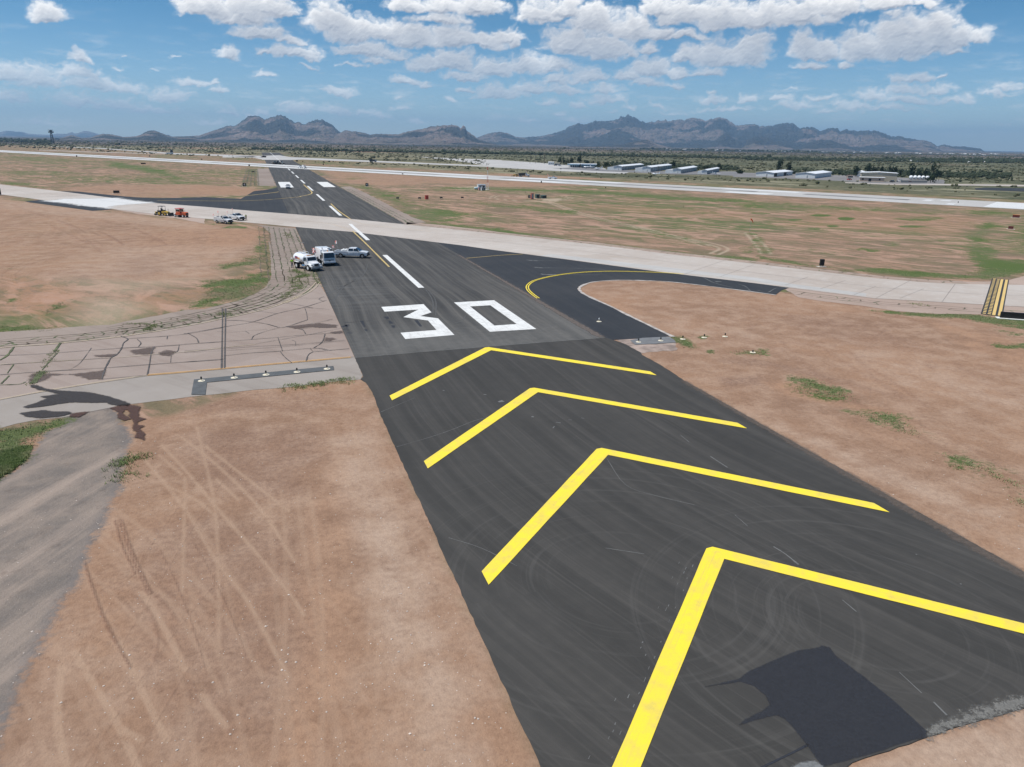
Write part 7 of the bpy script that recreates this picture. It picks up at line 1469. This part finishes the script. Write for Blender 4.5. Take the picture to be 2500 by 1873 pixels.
# ------------------------------------------------------------------ vegetation
def leafmat(name, c0, c1, c2):
    m, t, b = mat(name); rn = t.n.new('ShaderNodeNewGeometry').outputs['Random Per Island']; n = t.noise(t.pos(), .5, 3)
    c = t.mix(t.rng(rn, 0, 1, smooth=False), c0, c1); c = t.mix(t.rng(n, .45, .65, 0, .6), c, c2)
    t.put(b.inputs['Base Color'], c); b.inputs['Roughness'].default_value = .8; b.inputs['Specular IOR Level'].default_value = .2; return m
ML_D = leafmat('dark_foliage', (.022, .036, .018), (.040, .060, .026), (.055, .070, .035)); ML_P = leafmat('pine_foliage', (.016, .032, .020), (.030, .052, .028), (.045, .060, .035))
MBARK = plain('bark', (.11, .085, .065), .9, var=.3)
def crown(q, c, rx, rz_, n, size, seed, conic=0.0):
    r = np.random.default_rng(seed); lobes = [(r.normal(0, .42, 3), r.uniform(.35, .6)) for _ in range(9)]
    for k in range(n):
        lo, lr = lobes[r.integers(len(lobes))]; d = r.normal(0, 1, 3); d /= np.linalg.norm(d); v = lo*[1, 1, .9]+d*lr*r.uniform(.75, 1.0)
        hz = (v[2]+1)/2; sc2 = 1-conic*max(0, min(1, hz)); P = np.array([c[0]+v[0]*rx*sc2, c[1]+v[1]*rx*sc2, max(.3, c[2]+v[2]*rz_)])
        a = r.normal(0, 1, 3); a /= np.linalg.norm(a); b_ = np.cross(a, r.normal(0, 1, 3)); b_ /= np.linalg.norm(b_); s = size*r.uniform(.6, 1.4)
        q.add([P-a*s, P+b_*s*.7, P+a*s, P-b_*s*.7], [(0, 1, 2, 3)])
def tree(label, x, y, h, w, m=ML_D, cat='tree', conic=0.0, n=420, group='trees around the airfield buildings', name='tree'):
    T = thing(name, label, cat, (x, y, 0), random.uniform(0, 6), group)
    q = MB().cyl((0, 0, 0), (.1*w*.1, 0, h*.5), max(.12, w*.035), max(.07, w*.02), n=8)
    for k in range(4): a = k*1.6+.4; q.cyl((0, 0, h*.22+.06*h*k), (math.cos(a)*w*.26, math.sin(a)*w*.26, h*.5+.07*h*k), max(.06, w*.015), max(.03, w*.006), n=6)
    q.build('trunk', MBARK, T)
    q = MB(); crown(q, (0, 0, h*.56), w*.56, h*.48, n, max(.22, w*.07), random.randrange(9999), conic); q.build('crown', m, T)
TR = [('H1', 225, 148, 72, 50, 'round green tree, leftmost of the group left of the terminal', ML_D), ('H1', 262, 148, 68, 44, 'tall green tree, second in the group left of the terminal', ML_D), ('H1', 292, 150, 92, 44, 'low green tree, third in the group left of the terminal', ML_D), ('H1', 345, 152, 63, 60, 'broad dark tree behind the left wing of the terminal', ML_D), ('H1', 437, 148, 56, 70, 'tallest dark tree behind the middle of the terminal', ML_P), ('H1', 512, 148, 100, 62, 'low rounded tree behind the right wing of the terminal', ML_D),
      ('H1', 655, 192, 120, 62, 'dark green tree beside the right end of the terminal', ML_D), ('H1', 742, 190, 116, 96, 'broad dark green tree left of the first hangar', ML_D), ('H1', 1490, 190, 112, 76, 'dark round tree behind the second hangar', ML_D), ('H1', 1865, 208, 154, 62, 'dark tree behind the third hangar', ML_D), ('H1', 2000, 202, 144, 60, 'dark tree behind the fourth hangar', ML_D),
      ('H2', 25, 220, 180, 64, 'dark shrubby tree left of the fifth hangar', ML_D), ('H2', 405, 205, 96, 84, 'large dark pine, left one of the pair behind the fifth hangar', ML_P), ('H2', 497, 205, 112, 78, 'dark pine, right one of the pair behind the fifth hangar', ML_P), ('H2', 1163, 250, 118, 22, 'slim spire shaped cypress left of the white tank', ML_P), ('H2', 1165, 252, 150, 72, 'dark pine beside the slim cypress', ML_P), ('H2', 1278, 245, 122, 86, 'tall dark pine behind the white tank', ML_P),
      ('H2', 1335, 240, 134, 62, 'dark pine, second behind the tan building', ML_P), ('H2', 1400, 240, 142, 66, 'dark pine, third behind the tan building', ML_P), ('H2', 1480, 238, 152, 58, 'thin dark pine behind the right part of the tan building', ML_P), ('H2', 1535, 240, 136, 66, 'tall dark pine above the right end of the tan building', ML_P), ('H2', 1590, 245, 164, 44, 'small pine at the right end of the tan building', ML_P),
      ('H2', 1700, 268, 154, 86, 'dark pine, left one behind the storage tanks', ML_P), ('H2', 1775, 268, 166, 60, 'dark pine, middle one behind the storage tanks', ML_P), ('H2', 1835, 268, 154, 66, 'dark pine, right one behind the storage tanks', ML_P), ('H2', 1915, 300, 146, 100, 'largest dark pine right of the storage tanks', ML_P), ('H2', 1975, 290, 190, 62, 'dark tree at the right side of the largest pine', ML_P), ('H2', 1895, 308, 232, 66, 'low dark tree in front of the storage tanks', ML_D)]
for tile, xx, yb, yt, w, lab, m_ in TR:
    x, y = corner(tile, xx, yb); dp = np.dot(np.array([x, y, 0])-CAMP, FWD); s = TILES[tile][2]; h = (yb-yt)/s/FOC*dp; tree(lab, x, y, h, w/s/FOC*dp, m_, conic=.35 if m_ is ML_P else .1, n=520 if w > 40 else 300)
# scrub: thousands of low desert bushes on the plain
ico = [(-.526, 0, .851), (.526, 0, .851), (-.526, 0, -.851), (.526, 0, -.851), (0, .851, .526), (0, .851, -.526), (0, -.851, .526), (0, -.851, -.526), (.851, .526, 0), (-.851, .526, 0), (.851, -.526, 0), (-.851, -.526, 0)]
icf = [(0, 4, 1), (0, 9, 4), (9, 5, 4), (4, 5, 8), (4, 8, 1), (8, 10, 1), (8, 3, 10), (5, 3, 8), (5, 2, 3), (2, 7, 3), (7, 10, 3), (7, 6, 10), (7, 11, 6), (11, 0, 6), (0, 1, 6), (6, 1, 10), (9, 0, 11), (9, 11, 2), (9, 2, 5), (7, 2, 11)]
def bushes(name, P, S, m, label, flat=.75, lobes=2):
    P = np.array(P); S = np.array(S); n = len(P); base = np.array(ico); Vs = []; Fs = []
    for l in range(lobes):
        J = 1+rng.uniform(-.35, .35, (n, 12, 1)); s = S*rng.uniform(.55, .9, n) if l else S*.85
        off = rng.uniform(-.6, .6, (n, 2))*S[:, None] if l else np.zeros((n, 2))
        V = base[None]*J*s[:, None, None]*[.5, .5, .5*flat]; V[..., 0] += (P[:, 0]+off[:, 0])[:, None]; V[..., 1] += (P[:, 1]+off[:, 1])[:, None]; V[..., 2] += (s*.38*flat)[:, None]
        F = np.array(icf)[None]+(np.arange(n)*12)[:, None, None]+l*n*12; Vs.append(V.reshape(-1, 3)); Fs.append(F.reshape(-1, 3))
    V = np.concatenate(Vs); F = np.concatenate(Fs); me = bpy.data.meshes.new(name); me.from_pydata(V.tolist(), [], F.tolist()); me.update()
    o = link(name, me, m); return tag(o, label, kind='stuff')
MBUSH = leafmat('scrub_foliage', (.050, .060, .030), (.115, .115, .062), (.155, .135, .085)); MBUSHD = leafmat('mesquite_foliage', (.022, .032, .018), (.042, .055, .028), (.05, .06, .035))
pavpoly = [np.array(TG(*a)) for a in (('R2', [(118, 292), (150, 285), (290, 280), (380, 293), (2212, 372), (2212, 388), (1100, 343), (150, 322), (60, 302), (-400, 302), (-400, 286)]), ('R3', [(-20, 320), (150, 325), (560, 358), (1000, 395), (1200, 432), (900, 436), (600, 422), (-20, 386)]), ('H1', [(280, 180), (700, 190), (2212, 218), (2212, 278), (700, 232), (120, 195)]), ('H2', [(-40, 205), (2040, 270), (2030, 320), (1000, 292), (-40, 255)]), ('H2', [(1060, 298), (2900, 326), (2900, 348), (1060, 314)]), ('R4', [(1830, 500), (2500, 505), (2500, 542), (1830, 522)]), ('R1', [(440, 203), (1260, 243), (2300, 285), (2300, 302), (1260, 254)]))]
def on_paved(Q):
    c = np.zeros(len(Q), bool)
    for P in pavpoly: c |= inside(Q, P)
    return c | ((np.abs(Q[:, 0]) < 24) & (Q[:, 1] < 1460))
N = 60000; uu = rng.uniform(-250, 2750, N); hz_ = 349.6+(uu-1250)*.01563
vv = hz_+8+rng.exponential(26, N); Q = np.array([G(a, c_) for a, c_ in zip(uu, vv)])
d2 = (Q-RW2[0])@RW2[2]; nz_ = fbm(Q[:, 0]/60, Q[:, 1]/60, 301, 3); nz2 = fbm(Q[:, 0]/12, Q[:, 1]/12, 311, 2)
ok = (d2 > 62) & ~on_paved(Q) & (rng.uniform(0, 1, N) < np.clip(.30+nz_*1.6+nz2*.8, .03, 1)); Q = Q[ok][:15000]; dd = np.hypot(Q[:, 0]-CX, Q[:, 1]-CY)
S = rng.gamma(4, .34, len(Q))*(1+np.clip(dd-600, 0, 2500)/1400)
bushes('scrub', Q, S, MBUSH, 'olive and straw coloured desert scrub scattered over the plain')
N = 9000; pts = []
for tile, xa, ya, xb, yb, n_, sp in (('M2', -400, 285, 2212, 333, 2600, 4), ('M3', -100, 407, 2400, 436, 2600, 7), ('M3', 850, 412, 2400, 425, 1100, 14), ('M2', 1000, 258, 2212, 281, 700, 2), ('M1', 600, 262, 2212, 292, 900, 5), ('M0', 0, 258, 620, 290, 900, 22), ('H2', 500, 215, 2700, 245, 1500, 46), ('H1', 800, 145, 2212, 200, 1300, 26)):
    for _ in range(n_):
        s_ = random.random(); a = (xa+(xb-xa)*s_, ya+(yb-ya)*s_+random.gauss(0, 1)*sp*.4); pts.append(corner(tile, *a))
Q = np.array(pts); d2 = (Q-RW2[0])@RW2[2]; Q = Q[(d2 > 60) & ~on_paved(Q)]; dd = np.hypot(Q[:, 0]-CX, Q[:, 1]-CY)
bushes('mesquite_scrub', Q, rng.gamma(5, .26, len(Q))*(1+np.clip(dd-500, 0, 2600)/700), MBUSHD, 'dark green mesquite thickets in belts across the plain', 1.0)
# grass blades and weeds close enough to show
def tufts(name, cand, n, hgt, m, label, spread=.12, z=0.0, nb=5):
    V = []; F = []
    for k in range(n):
        x, y = cand[random.randrange(len(cand))]; x += random.uniform(-.35, .35); y += random.uniform(-.35, .35)
        for _ in range(nb):
            a = random.uniform(0, 6.28); r = random.uniform(0, spread); px, py = x+r*math.cos(a), y+r*math.sin(a); h = hgt*random.uniform(.5, 1.3); l = h*random.uniform(.2, .9); c2, s2 = math.cos(a), math.sin(a); w = .022*(1+hgt)
            b0 = len(V); V += [(px-s2*w, py+c2*w, z), (px+s2*w, py-c2*w, z), (px+c2*l, py+s2*l, z+h)]; F.append((b0, b0+1, b0+2))
    me = bpy.data.meshes.new(name); me.from_pydata(V, [], F); me.update(); return tag(link(name, me, m), label, kind='stuff')
MGR = leafmat('grass_blades', (.14, .20, .06), (.22, .27, .11), (.34, .33, .18)); MDG = leafmat('dull_grass', (.16, .21, .08), (.24, .27, .13), (.36, .32, .20))
gm = MASK['grass']
inv = (GXY[:, 0] < WL-.5) | (GXY[:, 0] > WR+1)
c1_ = GXY[(gm > .62) & (GD < 62) & inv & (GXY[:, 0] < -30)]; tufts('grass', c1_.tolist(), 6000, .15, MGR, 'bright green grass on the left verge')
c2_ = GXY[(gm > .5) & (GD >= 55) & (GD < 175) & inv]; tufts('grass', c2_.tolist(), 5000, .10, MDG, 'low green grass in the nearer fields', .22)
sl = []
for tile, pts, n in (('Q2', [(860, 40), (940, 100)], 60), ('Q2', [(950, 440), (1100, 500), (1000, 520)], 260), ('Q2', [(950, 520), (1000, 640)], 120), ('Q2', [(1080, 560), (960, 670), (800, 760)], 120), ('Q2', [(1170, 440), (1230, 590)], 80), ('Q3', [(1050, 1085), (1400, 1068), (1580, 1030)], 110), ('Q3', [(1650, 1018), (1830, 1010)], 50), ('U1', [(640, 410), (690, 390), (740, 362)], 60), ('U1', [(680, 440), (690, 490)], 25), ('Q3', [(400, 290), (440, 310)], 40), ('P1', [(450, 850), (350, 1020), (260, 1120)], 60), ('P1', [(1040, 630), (1250, 640), (1180, 690)], 70), ('P4', [(1290, 480), (1340, 495)], 20), ('P4', [(720, 200), (700, 230)], 15)):
    P = TG(tile, pts)
    for _ in range(n):
        i_ = random.randrange(len(P)-1); s_ = random.random(); sl.append((P[i_][0]+(P[i_+1][0]-P[i_][0])*s_+random.gauss(0, .15 if tile == 'P1' else .45), P[i_][1]+(P[i_+1][1]-P[i_][1])*s_+random.gauss(0, .15 if tile == 'P1' else .5)))
tufts('weeds', sl, 3200, .12, MGR, 'bright weeds growing through the old slabs', .25, .02)
c3_ = GXY[(gm > .3) & (GXY[:, 0] > WR+4) & (GD < 95)]; tufts('weeds', c3_.tolist(), 900, .09, MDG, 'sparse weed clumps on the right hand dirt', .3)
# loose stones
V = []; F = []
def stones(n, cand, s0, s1):
    for _ in range(n):
        x, y = cand[random.randrange(len(cand))]; x += random.uniform(-.5, .5); y += random.uniform(-.5, .5); s = random.uniform(s0, s1)*random.choice([1, 1, 1, 1.8]); b0 = len(V)
        for a in ico: V.append((x+a[0]*s*random.uniform(.7, 1.3), y+a[1]*s*random.uniform(.7, 1.3), .2*s+a[2]*s*.5))
        for f_ in icf: F.append(tuple(b0+i for i in f_))
bare_ = GXY[(MASK['bare'] > .8) & (GD < 60) & ((GXY[:, 0] < WL-.6) | (GXY[:, 0] > WR+.8))].tolist(); stones(1500, bare_, .012, .035)
me = bpy.data.meshes.new('loose_stones'); me.from_pydata(V, [], F); me.update(); tag(link('loose_stones', me, plain('pale_stone', (.50, .42, .36), .9, var=.35, scale=2)), 'pale pebbles strewn over the red soil', kind='stuff')
# a far town: tiny pale houses
hb_ = MB().box((0, 0, 1.6), (13, 9, 3.2)); H0 = None
for k in range(120):
    s_ = random.random(); kk = k % 4
    if kk < 2: x, y = corner('M3', 60+1950*s_, 336+33*s_+random.gauss(0, 3))
    elif kk == 2: x, y = corner('M2', 1150+1060*s_, 262+20*s_+random.gauss(0, 2))
    else: x, y = corner('M3', 1000+900*s_, 418+12*s_+random.gauss(0, 3))
    if H0 is None:
        H0 = thing('house', 'tiny pale house far across the plain below the mountains', 'house', (x, y, 0), .3, 'houses of the far town'); hb_.build('wall', plain('pale_house_wall', (.55, .53, .50), .8), H0); MB().box((0, 0, 4.0), (14, 10, 1.8), (1, .1)).build('roof', plain('pale_house_roof', (.62, .61, .60), .7), H0); H = H0
    else: H = copy_tree(H0, (x, y), random.uniform(0, 3), 'tiny pale house far across the plain below the mountains')
    q = random.uniform(.45, 1.1) if kk < 3 else random.uniform(.4, .6); H.scale = (q, q, q)

# ------------------------------------------------------------------ the air
hz = MB().box((CX, CY, 399), (54000, 54000, 802)).build('haze', None); hz.data.materials.clear()
hm = bpy.data.materials.new('haze_air'); hm.use_nodes = True; t = NT(hm.node_tree); t.n.clear()
pv = t.n.new('ShaderNodeVolumePrincipled'); pv.inputs['Color'].default_value = (.42, .69, 1.0, 1); pv.inputs['Density'].default_value = 5.6e-5; pv.inputs['Anisotropy'].default_value = .1
ou = t.n.new('ShaderNodeOutputMaterial'); t.l.new(pv.outputs[0], ou.inputs['Volume']); hz.data.materials.append(hm)
tag(hz, 'pale summer haze over the plain', kind='stuff')
